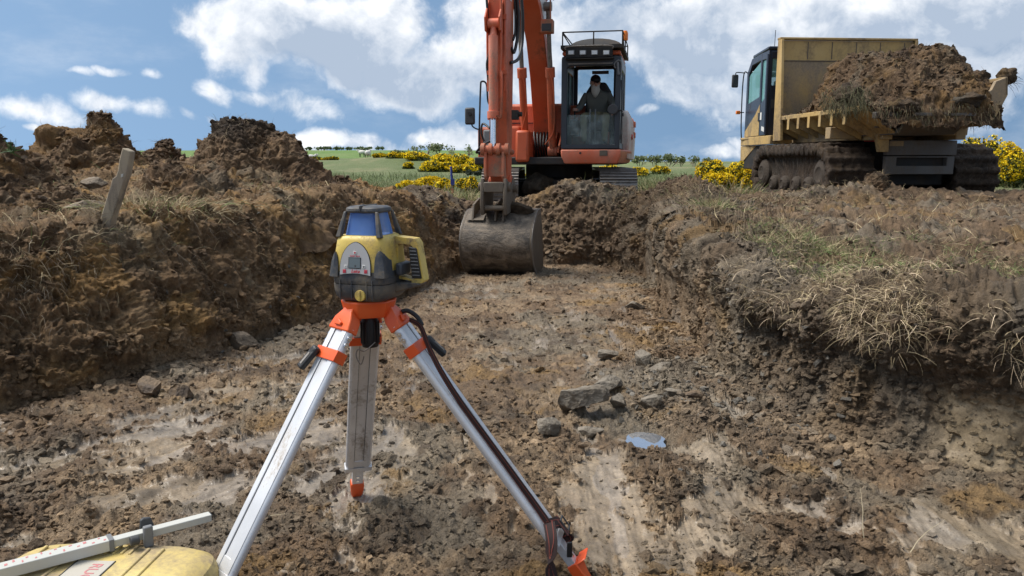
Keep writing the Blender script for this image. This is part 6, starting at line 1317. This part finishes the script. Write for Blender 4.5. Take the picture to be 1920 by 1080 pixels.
# keypad
PN = bpy.data.objects.new('keypad', None); COL.objects.link(PN); PN.parent = LV; PN.location = (-.003, -.0905, .080); PN.rotation_euler = (R(90 - 6.5), 0, 0); PN.scale = (1.0, 1.0, 1)
def arch(w_, h, ins, n=18):
    P = [(-w_ + ins, ins * .5)]
    for i in range(n + 1):
        t = PI - PI * i / n; P.append(((w_ - ins) * math.copysign(abs(math.cos(t)) ** 1.25, math.cos(t)), ins * .5 + .004 + (h - ins * 1.5) * math.sin(t) ** .72))
    P += [(w_ - ins, ins * .5)] + [((w_ - ins) * (1 - 2 * i / 8), ins * .5 + .005 * math.sin(PI * i / 8)) for i in range(1, 8)]
    return P
m = MB(); m.plate([(x, y, 0) for x, y in arch(.0510, .094, 0)], (0, 0, .0022)); m.build('keypad_border', 'black', PN, .0008)
m = MB(); m.plate([(x, y, .0008) for x, y in arch(.0510, .094, .0022)], (0, 0, .0022)); m.build('keypad_face', 'panel_grey', PN)
m = MB(); m.box((-.0215, .020, .0032), (.0185, .0525, .0042)); m.build('screen_frame', 'black', PN, .0005)
m = MB(); m.box((-.0195, .0220, .0043), (.0165, .0505, .0047)); m.build('screen', 'lcd', PN)
m = MB(); m.box((-.001, .0245, .00475), (.004, .0305, .0049)); m.build('screen_mark', 'dark_grey', PN)
for nm, mt, x, y, s_ in (('key', 'key_white', -.0300, .0250, .0048), ('key', 'key_white', .0285, .0265, .0050), ('key', 'key_red', -.0340, .0115, .0052), ('key', 'key_red', .0345, .0125, .0052), ('key', 'key_white', -.001, .0660, .0050)):
    m = MB(); m.box((x - s_, y - s_, .0031), (x + s_, y + s_, .0042)); m.build(nm, mt, PN, .0012)
m = MB(); m.plate([(.0285 + (.0036 if k % 2 == 0 else .0015) * math.sin(2 * PI * k / 10), .0265 + (.0036 if k % 2 == 0 else .0015) * math.cos(2 * PI * k / 10), .0043) for k in range(10)], (0, 0, .0004)); m.build('star_mark', 'black', PN)
m = MB(); m.plate([(-.0325, .0275, .0043), (-.0315, .0283, .0043), (-.0275, .0233, .0043), (-.0285, .0225, .0043)], (0, 0, .0004)); m.box((-.0330, .0222, .0043), (-.0312, .0240, .0047)); m.box((-.0286, .0262, .0043), (-.0270, .0278, .0047)); m.build('key_mark', 'mid_grey', PN)
m = MB(); m.box((.0337, .0098, .0043), (.0353, .0150, .0047)); m.lathe([(.0026, .0043), (.0026, .0047)], (-.0340, .0115, 0)); m.lathe([(.0030, .0043), (.0030, .0047), (.0014, .0048)], (-.001, .0660, 0)); m.build('key_mark', 'key_red', PN)
m = MB(); m.lathe([(.0014, .0031), (.0014, .0040)], (-.001, .0745, 0)); m.build('status_lamp', 'staff_white', PN)
text_mesh('logo_text', 'Leica', .0135, 'logo_red', PN, (.001, .0122, .0033), (0, 0, 0), shear=.35); text_mesh('model_text', 'RUGBY 100 LR', .0050, 'logo_red', PN, (-.001, .0560, .0033), (0, 0, 0), th=.0003)
m = MB(); p = Lf(675, 551, -.092); m.lathe([(.0, -.006), (.0155, -.006), (.0165, -.004), (.0165, .004)], (p.x, -.0895, .0215), 'y', 28); kb = m.build('battery_knob', 'level_yellow', LV); m = MB(); m.box((p.x - .0028, -.0995, .009), (p.x + .0028, -.0957, .034)); m.build('knob_bar', 'level_yellow', kb, .001)
m = MB()
for x in (-.055, -.018, .03, .048): m.box((x, -.0925, .008), (x + .003, -.0890, .066))
m.build('base_rib', 'level_black', LV, .001)
# handle on the right
m = MB(); hy0, hy1 = .005, .045
oz = lambda pts: [(x, hy0, z) for x, z in pts]
m.ring(oz([(.078, .188), (.142, .182), (.152, .168), (.170, .058), (.162, .050), (.130, .050), (.130, .056), (.078, .062)]), oz([(.088, .166), (.128, .164), (.137, .156), (.1395, .062), (.135, .060), (.131, .060), (.128, .062), (.088, .070)]), (0, hy1 - hy0, 0)); m.build('handle', 'level_yellow', LV, .005, seg=3)
m = MB(); m.plate([(.1230, hy0 - .004, .158), (.1490, hy0 - .004, .155), (.1640, hy0 - .004, .064), (.1330, hy0 - .004, .064)], (0, hy1 - hy0 + .008, 0)); m.build('grip', 'black_rubber', LV, .003)
m = MB()
for k in range(8): z = .073 + k * .0102; m.box((.1350 - (z - .066) * .09, hy0 - .0062, z), (.1600 - (z - .066) * .13, hy0 - .0038, z + .0024))
m.build('grip_rib', 'mid_grey', LV, .0006)
m = MB(); m.plate([(.085, -.02, .054), (.150, -.01, .050), (.160, .0, .047), (.150, .0, .040), (.110, -.01, .028), (.085, -.02, .022)], (0, .06, 0)); m.build('battery_box', 'level_black', LV, .005)
m = MB(); m.box((.0935, -.030, .075), (.1145, .040, .112)); m.build('side_boss', 'level_black', LV, .006)

# yellow carry case
CS = empty('carry_case', (-1.075, 1.80, 0.022), R(-3), 'scuffed yellow plastic carry case lying on the mud in the near left corner', 'carry case')
m = MB(); m.loft([sq(.270, .205, -.02, 6), sq(.285, .220, .02, 6), sq(.285, .220, .12, 6)]); m.build('case_base', 'case_yellow', CS, .003)
m = MB(); m.loft([sq(.287, .222, .124, 6, 64), sq(.286, .221, .17, 6, 64), sq(.272, .207, .215, 5.5, 64), sq(.250, .188, .232, 5, 64), sq(.215, .155, .238, 5, 64), sq(.10, .08, .239, 5, 64)]); lid = m.build('case_lid', 'case_yellow', CS)
m = MB()
for x in (-.20, -.165, -.11, .085, .125): m.obox((x, -.01, .2395), (.0052, 0, 0), (0, .165, 0), (0, 0, .0038))
m.build('lid_rib', 'case_yellow', lid, .003)
m = MB()
for k in range(4): m.obox((-.02 + k * .022, .145, .2395), (.004, 0, 0), (0, .022, 0), (0, 0, .003))
m.build('lid_boss', 'case_yellow', lid, .002)
m = MB(); m.box((-.068, -.15, .2385), (.030, .085, .2410)); m.build('lid_label', 'label_grey', lid, .0008); m = MB()
for x in (-.0705, .0315): m.box((x - .0012, -.15, .2385), (x + .0012, .085, .2414))
m.build('label_edge', 'dark_grey', lid)
text_mesh('label_text', 'RUGBY', .040, 'faded_red', lid, (-.005, .005, .2414), (0, 0, R(-90)), th=.0003)
# levelling staff across the case, with a receiver clamp
za_ = .280; A_ = Vector((-.875, 2.105, za_)); B_ = Vector((-2.0, 1.215, za_ + .02)); dv = (B_ - A_).normalized(); sv = Vector((-dv.y, dv.x, 0)).normalized()
ST = empty('levelling_staff', A_, 0, 'aluminium levelling staff with red markings resting across the yellow case', 'staff')
upv = dv.cross(sv).normalized(); upv = upv if upv.z > 0 else -upv
m = MB(); m.obox(dv * .14, dv * .14, sv * .0145, upv * .0105); m.build('inner_section', 'staff_white', ST, .002)
m = MB(); m.obox(dv * (.26 + .58), dv * .58, sv * .020, upv * .0150); sec = m.build('outer_section', 'staff_white', ST, .002)
m = MB(); m.obox(dv * .263, dv * .006, sv * .0215, upv * .0165); m.build('section_collar', 'mid_grey', ST, .001)
m = MB(); r2 = np.random.default_rng(5)
for k in range(38):
    s = .275 + k * .016; o_ = (-.010 if k % 2 else .004)
    m.obox(dv * (s + r2.uniform(-.003, .003)) + sv * (o_ + r2.uniform(-.003, .003)) + upv * .0153, dv * r2.uniform(.0015, .0042) + sv * .001, sv * r2.uniform(.0025, .0065), upv * .0004)
m.build('graduation', 'faded_red', sec)
m = MB(); m.obox((0, 0, 0), dv * .003, sv * .012, upv * .008); m.build('end_cap', 'black', ST)
CL = empty('staff_clamp', A_ + dv * .175, 0, 'dark grey receiver clamp gripping the levelling staff above the case', 'clamp')
m = MB(); m.plate([sv * -.022 + dv * .010 - upv * .016, sv * -.024 - dv * .036 - upv * .016, sv * -.024 - dv * .022 + upv * .030, sv * -.024 - dv * .004 + upv * .034, sv * -.022 + dv * .006 + upv * .030], sv * -.012)
m.obox(sv * -.028 - upv * .020 - dv * .030, dv * .075, sv * .010, upv * .006); m.build('clamp_jaw', 'dark_grey', CL, .003)
m = MB(); m.obox(sv * .030 + upv * .004, dv * .012, sv * .009, upv * .030); m.obox(-upv * .016, dv * .010, sv * .034, upv * .004); m.build('clamp_body', 'mid_grey', CL, .004)
m = MB(); m.cyl(sv * -.028 - dv * .112 - upv * .016, sv * -.028 - dv * .086 - upv * .016, .014, seg=18); m.build('clamp_screw', 'black', CL, .002)
m = MB(); m.cyl(sv * .034 + dv * .024 + upv * .004, sv * .034 + dv * .046 + upv * .004, .013, seg=16); m.build('clamp_knob', 'dark_grey', CL, .002)

# ------------------------------------------------------------------ stake, marker post, puddle
b0 = at(196, 432, 5.0); SK = empty('wooden_stake', (b0.x, 5.0, b0.z - .12), 0, 'weathered split wooden stake leaning right on the left bank', 'stake'); Sf = local_fn(SK)
pts = [(229, 277), (238, 281), (244, 284), (241, 305), (237, 327), (230, 345), (222, 372), (212, 402), (203, 434), (197, 452), (178, 452), (184, 430), (190, 402), (199, 372), (208, 344), (210, 335), (217, 330), (221, 318), (223, 300)]
m = MB(); m.plate([Sf(x, y, -.025) for x, y in pts], (0.01, .055, 0)); so_ = m.build('post', 'wood_grey', SK, .006)
m = MB(); p = Sf(229, 329, -.03); m.obox(p, (.007, 0, .002), (0, .002, 0), (.002, 0, .010)); m.build('pale_chip', 'staff_white', SK)
px_ = at(848, 350, 15.6); gzz = ground_z(px_.x, 15.6)
MP = empty('marker_post', (px_.x, 15.6, gzz), 0, 'thin marker post with a blue top standing in front of the low gorse', 'post')
zt5 = at(848, 312, 15.6).z; zm5 = at(848, 347, 15.6).z
m = MB(); m.tube([(0, 0, zm5 - gzz), (-.02, 0, zt5 - gzz)], .022); m.box((-.03, -.03, zm5 - gzz), (.045, .03, zm5 - gzz + .12)); m.build('blue_sleeve', 'marker_blue', MP); m = MB(); m.tube([(.03, 0, -.1), (0, 0, zm5 - gzz)], .016); m.build('stem', 'mid_grey', MP); m = MB(); m.tube([(.012, 0, (zm5 - gzz) * .45), (.005, 0, (zm5 - gzz) * .75)], .026); m.build('orange_band', 'orange_muddy', MP)
mw, tw, bw_ = bsdf('muddy_water'); bw_.inputs['Base Color'].default_value = (.52, .55, .60, 1); bw_.inputs['Roughness'].default_value = .03; bw_.inputs['Metallic'].default_value = .7; bw_.inputs['IOR'].default_value = 1.33; bw_.inputs['Specular IOR Level'].default_value = 1.0
bw_.inputs['Coat IOR'].default_value = 2.8; bw_.inputs['Coat Weight'].default_value = 1.0; bw_.inputs['Coat Roughness'].default_value = .02
g_ = tw.new('ShaderNodeTexCoord').outputs['Object']; bump(tw, bw_, tw.noise(g_, 14, 2, .5), .0006, .3)
def puddle(x, y, z, rx, ry, seed):
    P = []
    for k in range(40): a = 2 * PI * k / 40; q = np.array([[math.cos(a) * 2 + seed, math.sin(a) * 2, 0]], F); r_ = 1 + .35 * float(pn(q, 1.1, seed)[0]); P.append((math.cos(a) * rx * r_, math.sin(a) * ry * r_, 0))
    m = MB(); m.plate(P, (0, 0, -.012)); o = m.build('puddle', 'muddy_water', None, smooth=0); o.location = (x, y, z); props(o, kind='structure'); return o
puddle(.64, 3.56, pz + .008, .090, .115, 3)
# leaves of a small weed on the left heap
p = at(22, 283, 6.6); o = strands('weed', np.tile(np.array([[p.x, p.y, p.z]]), (26, 1)) + rng.normal(size=(26, 3)) * .012, rng.normal(size=(26, 3)) * .7 + C_(0, 0, .9), rng.uniform(.05, .14, 26), rng.uniform(.006, .012, 26), mixt([(.10, .17, .06), (.07, .12, .05)], 26), .5, .5, 4, 'small green weed growing on the spoil at the far left', 'weed', 70, kind=None, mat='leaves')
for i, (x, y, dx, dz, L, lb) in enumerate([(.95, 2.55, .3, .9, .22, 'thin dry stalk sticking up from the mud right of the tripod foot'), (1.18, 2.42, -.2, 1, .17, 'dry stalk standing near the bottom right corner'), (1.30, 2.35, .5, .7, .16, 'bent dry stalk lying near the bottom right corner'), (-.98, 2.62, .9, .15, .2, 'pale straw lying on the mud left of the rear tripod foot'), (.42, 3.0, .8, .2, .16, 'curved straw on the floor between puddle and tripod')]):
    straw(x, y, ground_z(x, y) + .005, dx, .1, dz, L, lb, 80 + i)

# ------------------------------------------------------------------ gorse, trees, sheep
def leafy(name, c, r3, n, size, cols, wts, parent, seed, lumps=14, shell=.75, flat=False):
    g_ = np.random.default_rng(seed); L = g_.normal(size=(lumps, 3)); L /= np.linalg.norm(L, axis=1, keepdims=True); L[:, 2] = np.abs(L[:, 2]) * .9 - .15; L *= g_.uniform(.25, .78, (lumps, 1)); rl = g_.uniform(.22, .48, lumps)
    k = g_.integers(0, lumps, n); q = g_.normal(size=(n, 3)); q /= np.linalg.norm(q, axis=1, keepdims=True); q *= g_.uniform(shell, 1.05, (n, 1)) * rl[k][:, None]
    P = (L[k] + q) * np.array(r3) + np.array(c); P[:, 2] = np.maximum(P[:, 2], c[2] - r3[2] * .55 + g_.random(n) * .1)
    a = g_.normal(size=(n, 3)); a /= np.linalg.norm(a, axis=1, keepdims=True); b = np.cross(a, g_.normal(size=(n, 3))); b /= np.linalg.norm(b, axis=1, keepdims=True); s = (size * g_.uniform(.5, 1.4, n))[:, None]
    V = np.stack([P - a * s, P + b * s * .6, P + a * s, P - b * s * .6], 1).reshape(-1, 3); Fc = np.arange(4 * n).reshape(n, 4); top = (q[:, 2] > -.02) 
    t = mixt(cols, n, wts, .3); o = mesh_np(name, V, Fc, 'leaves', np.repeat(t, 4, 0), parent=parent, smooth=False); return P, q, top, o
YEL = [(.82, .60, .012), (.74, .48, .010), (.90, .72, .04)]; GG = [(.075, .095, .028), (.05, .068, .02), (.12, .13, .04)]
def gz_(x, y): return float(land(np.array([x]), np.array([y]))[0][0])
def gorse(px, py0, py1, Y, wpx, label, seed, yel=.6, n=1800, grp=None):
    t0, t1 = at(px, py0, Y), at(px, py1, Y); t1.z = gz_(t1.x, Y) - .02; t0.z = max(t0.z, t1.z + .35); rz_ = (t0.z - t1.z) / 1.55; rx_ = wpx / 2 / FPX * Y; cz = t0.z - rz_ * .98
    o = empty('gorse_bush', (t0.x, Y, t1.z), 0, label, 'gorse bush', grp); c = (0, 0, cz - t1.z); ry_ = min(rx_, 1.6 * rz_)
    sz = .0016 * Y * 1.25; leafy('foliage', c, (rx_, ry_, rz_), n, sz, GG, [3, 2, 1], o, seed, shell=.6); 
    m_ = int(n * yel * 1.8); g_ = np.random.default_rng(seed); leafy('blossom', c, (rx_ * 1.03, ry_ * 1.03, rz_ * 1.04), m_, sz * .75, YEL, [3, 2, 1], o, seed, shell=.97)
    leafy('foliage', (0, 0, cz - t1.z - rz_ * .45), (rx_ * .95, ry_ * .95, rz_ * .65), n * 2 // 3, sz, GG, [3, 2, 1], o, seed + 1, shell=.5); return o
GL_ = 'gorse thicket'
gorse(1848, 232, 300, 19.5, 95, 'large gorse bush showing right behind the dumper tail', 201, .30, 5200)
gorse(1905, 252, 318, 18.0, 90, 'bright yellow gorse bush cut by the right edge of the picture', 202, .75, 4200)
gorse(1822, 258, 300, 20.5, 60, 'small yellow gorse just right of the dumper tail', 203, .9, 1800)
gorse(1335, 294, 338, 18.5, 68, 'taller green and yellow gorse bush left of the dumper cab', 204, .5, 3000)
gorse(1388, 292, 335, 19.5, 70, 'gorse bush half hidden behind the dumper cab', 205, .6, 3000)
gorse(1345, 318, 345, 17.0, 62, 'low bright gorse in front of the taller ones left of the dumper', 206, 1.0, 2200)
gorse(1408, 312, 345, 16.8, 34, 'narrow bright gorse touching the dumper track', 207, 1.0, 1600)
gorse(768, 334, 356, 21, 58, 'leftmost low yellow gorse in the near row', 208, 1.1, 2000); gorse(808, 330, 356, 21.5, 62, 'middle low yellow gorse in the near row', 209, 1.1, 2200); gorse(838, 333, 358, 20.5, 40, 'low yellow gorse just left of the marker post', 210, 1.0, 1500)
gorse(880, 328, 365, 19.5, 52, 'darker gorse between the marker post and the excavator track', 211, .35, 2600)
for i, (px, a, b, Y, wd, ye, lb) in enumerate([(712, 287, 297, 62, 34, .8, 'small gorse at the left end of the hill thicket'), (745, 285, 297, 60, 48, 1.0, 'gorse on the hill, second from the left'), (785, 283, 300, 58, 60, 1.0, 'gorse on the hill under the bare trees'), (830, 284, 304, 55, 66, 1.1, 'broad yellow gorse in the middle of the hill thicket'),
        (870, 286, 312, 50, 60, 1.1, 'gorse on the hill beside the excavator mirror'), (765, 301, 312, 50, 26, .7, 'separate round gorse below the hill thicket'), (820, 300, 316, 46, 80, 1.0, 'long low gorse along the front of the hill thicket'), (868, 305, 318, 44, 50, .9, 'front gorse of the hill thicket at its right end'), (905, 288, 312, 48, 50, .8, 'gorse on the hill behind the handrail'),
        (592, 300, 309, 80, 26, .3, 'leftmost dull gorse on the pasture edge'), (622, 299, 308, 80, 30, .7, 'dull yellow gorse on the pasture edge'), (1142, 308, 322, 40, 50, 1.0, 'gorse seen under the excavator skirt'), (1195, 309, 324, 38, 54, 1.1, 'bright gorse right of the excavator'), (1235, 310, 320, 42, 40, .7, 'thin gorse band right of the excavator'), (1000, 322, 334, 36, 40, .9, 'gorse seen between boom and tracks')]):
    gorse(px, a, b, Y, wd, lb, 220 + i, ye, 900)
for i, (px, py, Y, lb) in enumerate([(880, 318, 34, 'dark round bush on the slope, left of the pair'), (898, 318, 34, 'dark round bush on the slope, right of the pair')]):
    p = at(px, py, Y); o = empty('small_bush', (p.x, Y, gz_(p.x, Y)), 0, lb, 'bush'); leafy('foliage', (0, 0, .25), (.22, .22, .2), 400, .05, [(.06, .075, .05)], [1], o, 260 + i)
def tree(px, py0, py1, Y, wpx, label, seed, leaf, n, kind='shrub'):
    g_ = np.random.default_rng(seed); t0 = at(px, py0, Y); bz = gz_(t0.x, Y); H = max(t0.z - bz, .5); o = empty('tree', (t0.x, Y, bz), 0, label, 'tree', 'trees on the skyline'); r_ = wpx / 2 / FPX * Y
    m = MB(); tips = []
    def br(p, d, L, w_, k):
        q = p + d * L; m.cyl(p, q, w_, w_ * .6, seg=5, caps=False); tips.append(q)
        if k > 0:
            for _ in range(3): br(p.lerp(q, g_.uniform(.5, 1)), (d + Vector(g_.normal(size=3)) * .55 * Vector((1, 1, .5)).length / 1.5).normalized(), L * .62, w_ * .58, k - 1)
    m_r = r_ / max(H, .1)
    for _ in range(3): br(Vector((g_.normal() * r_ * .12, 0, -.2)), Vector((g_.normal() * .5 * m_r, g_.normal() * .3, 1)).normalized(), H * .48, H * .035, 3 if leaf < .5 else 2)
    m.build('trunk', 'wood_grey', o)
    if n: leafy('crown', (0, 0, H * .50), (r_ * 1.15, r_, H * .56), n, .0011 * Y * 1.3, [(.17, .21, .10), (.22, .25, .13), (.13, .16, .07)], [2, 2, 1], o, seed, shell=.4, lumps=9)
for i, (px, a, b, Y, wd, lb, n) in enumerate([(778, 270, 292, 70, 30, 'leftmost bare twiggy tree above the hill gorse', 60), (802, 261, 292, 72, 42, 'tallest bare tree above the hill gorse', 120), (822, 266, 292, 70, 36, 'half green tree beside the tallest bare one', 420), (846, 273, 292, 74, 26, 'thin bare tree right of the green one', 50), (878, 270, 290, 72, 22, 'bare tree nearest the excavator mirror', 60), (748, 279, 292, 75, 40, 'pale low bush tree at the left of the thicket', 260),
        (681, 281, 288, 150, 16, 'small round tree on the far pasture edge', 160), (1200, 288, 308, 120, 34, 'leftmost leafy tree of the skyline row right of the excavator', 420), (1228, 287, 308, 118, 36, 'second leafy tree of the skyline row', 420), (1256, 284, 308, 116, 38, 'third and tallest leafy tree of the skyline row', 460), (1276, 290, 308, 116, 26, 'fourth leafy tree of the skyline row', 300), (1303, 288, 306, 120, 22, 'isolated thin tree right of the skyline row', 150), (1325, 292, 306, 120, 22, 'last faint tree of the skyline row, before the gorse', 150)]):
    tree(px, a, b, Y, wd, lb, 280 + i, n / 400, n)
for i in range(9):
    px = 556 + i * 19 + rng.uniform(-5, 5); Y = 158; p = at(px, 286, Y); o = empty('hedge_bush', (p.x, Y, gz_(p.x, Y) - .3), 0, 'tiny hedge bush on the far skyline of the green pasture', 'bush', 'hedge bushes along the far skyline'); leafy('foliage', (0, 0, .8), (rng.uniform(.6, 1.4), .8, rng.uniform(.35, .7)), 90, .3, [(.12, .16, .075)], [1], o, 270 + i)
plain('wool', (.62, .60, .55), .9); plain('sheep_dark', (.05, .045, .04), .8)
def sheep(px, py, Y, rz, label, seed, lying=False):
    p = at(px, py, Y); o = empty('sheep', (p.x, Y, gz_(p.x, Y)), R(rz), label, 'sheep'); bv, bf = ico(3); V = bv * np.array([.52, .26, .27]) * (1 + .08 * pn(bv, .3, seed))[:, None]; V[:, 2] += .62 if not lying else .28
    zz = .34 if lying else 0
    nb, nf_ = ico(2); Nk = nb * np.array([.16, .12, .20]) + np.array([.50, 0, .76 - zz]); Hh = nb * np.array([.17, .085, .10]) + np.array([.66, 0, .86 - zz])
    b = mesh_np('body', np.concatenate([V, Nk]), np.concatenate([bf, nf_ + len(V)]), 'wool', parent=o); mesh_np('head', Hh, nf_, 'wool', parent=o)
    for sx, sy in ((-.3, -.12), (-.3, .12), (.3, -.12), (.3, .12)):
        m = MB(); m.cyl((sx, sy, .5 - zz), (sx, sy, 0 if not lying else .1), .05, .03, seg=8); m.build('leg', 'sheep_dark', o)
    for s_ in (-1, 1): m = MB(); m.obox((.58, s_ * .11, .92 - zz), (.02, 0, 0), (0, .06, 0), (0, 0, .025)); m.build('ear', 'wool', o, .01)
sheep(583, 296, 84, 20, 'white sheep farthest left on the pasture above the dull gorse', 1, True); sheep(679, 291, 100, 160, 'white sheep on the pasture below the small round tree', 2); sheep(690, 299, 78, 80, 'white sheep standing on the olive slope, nearest of the three', 3)
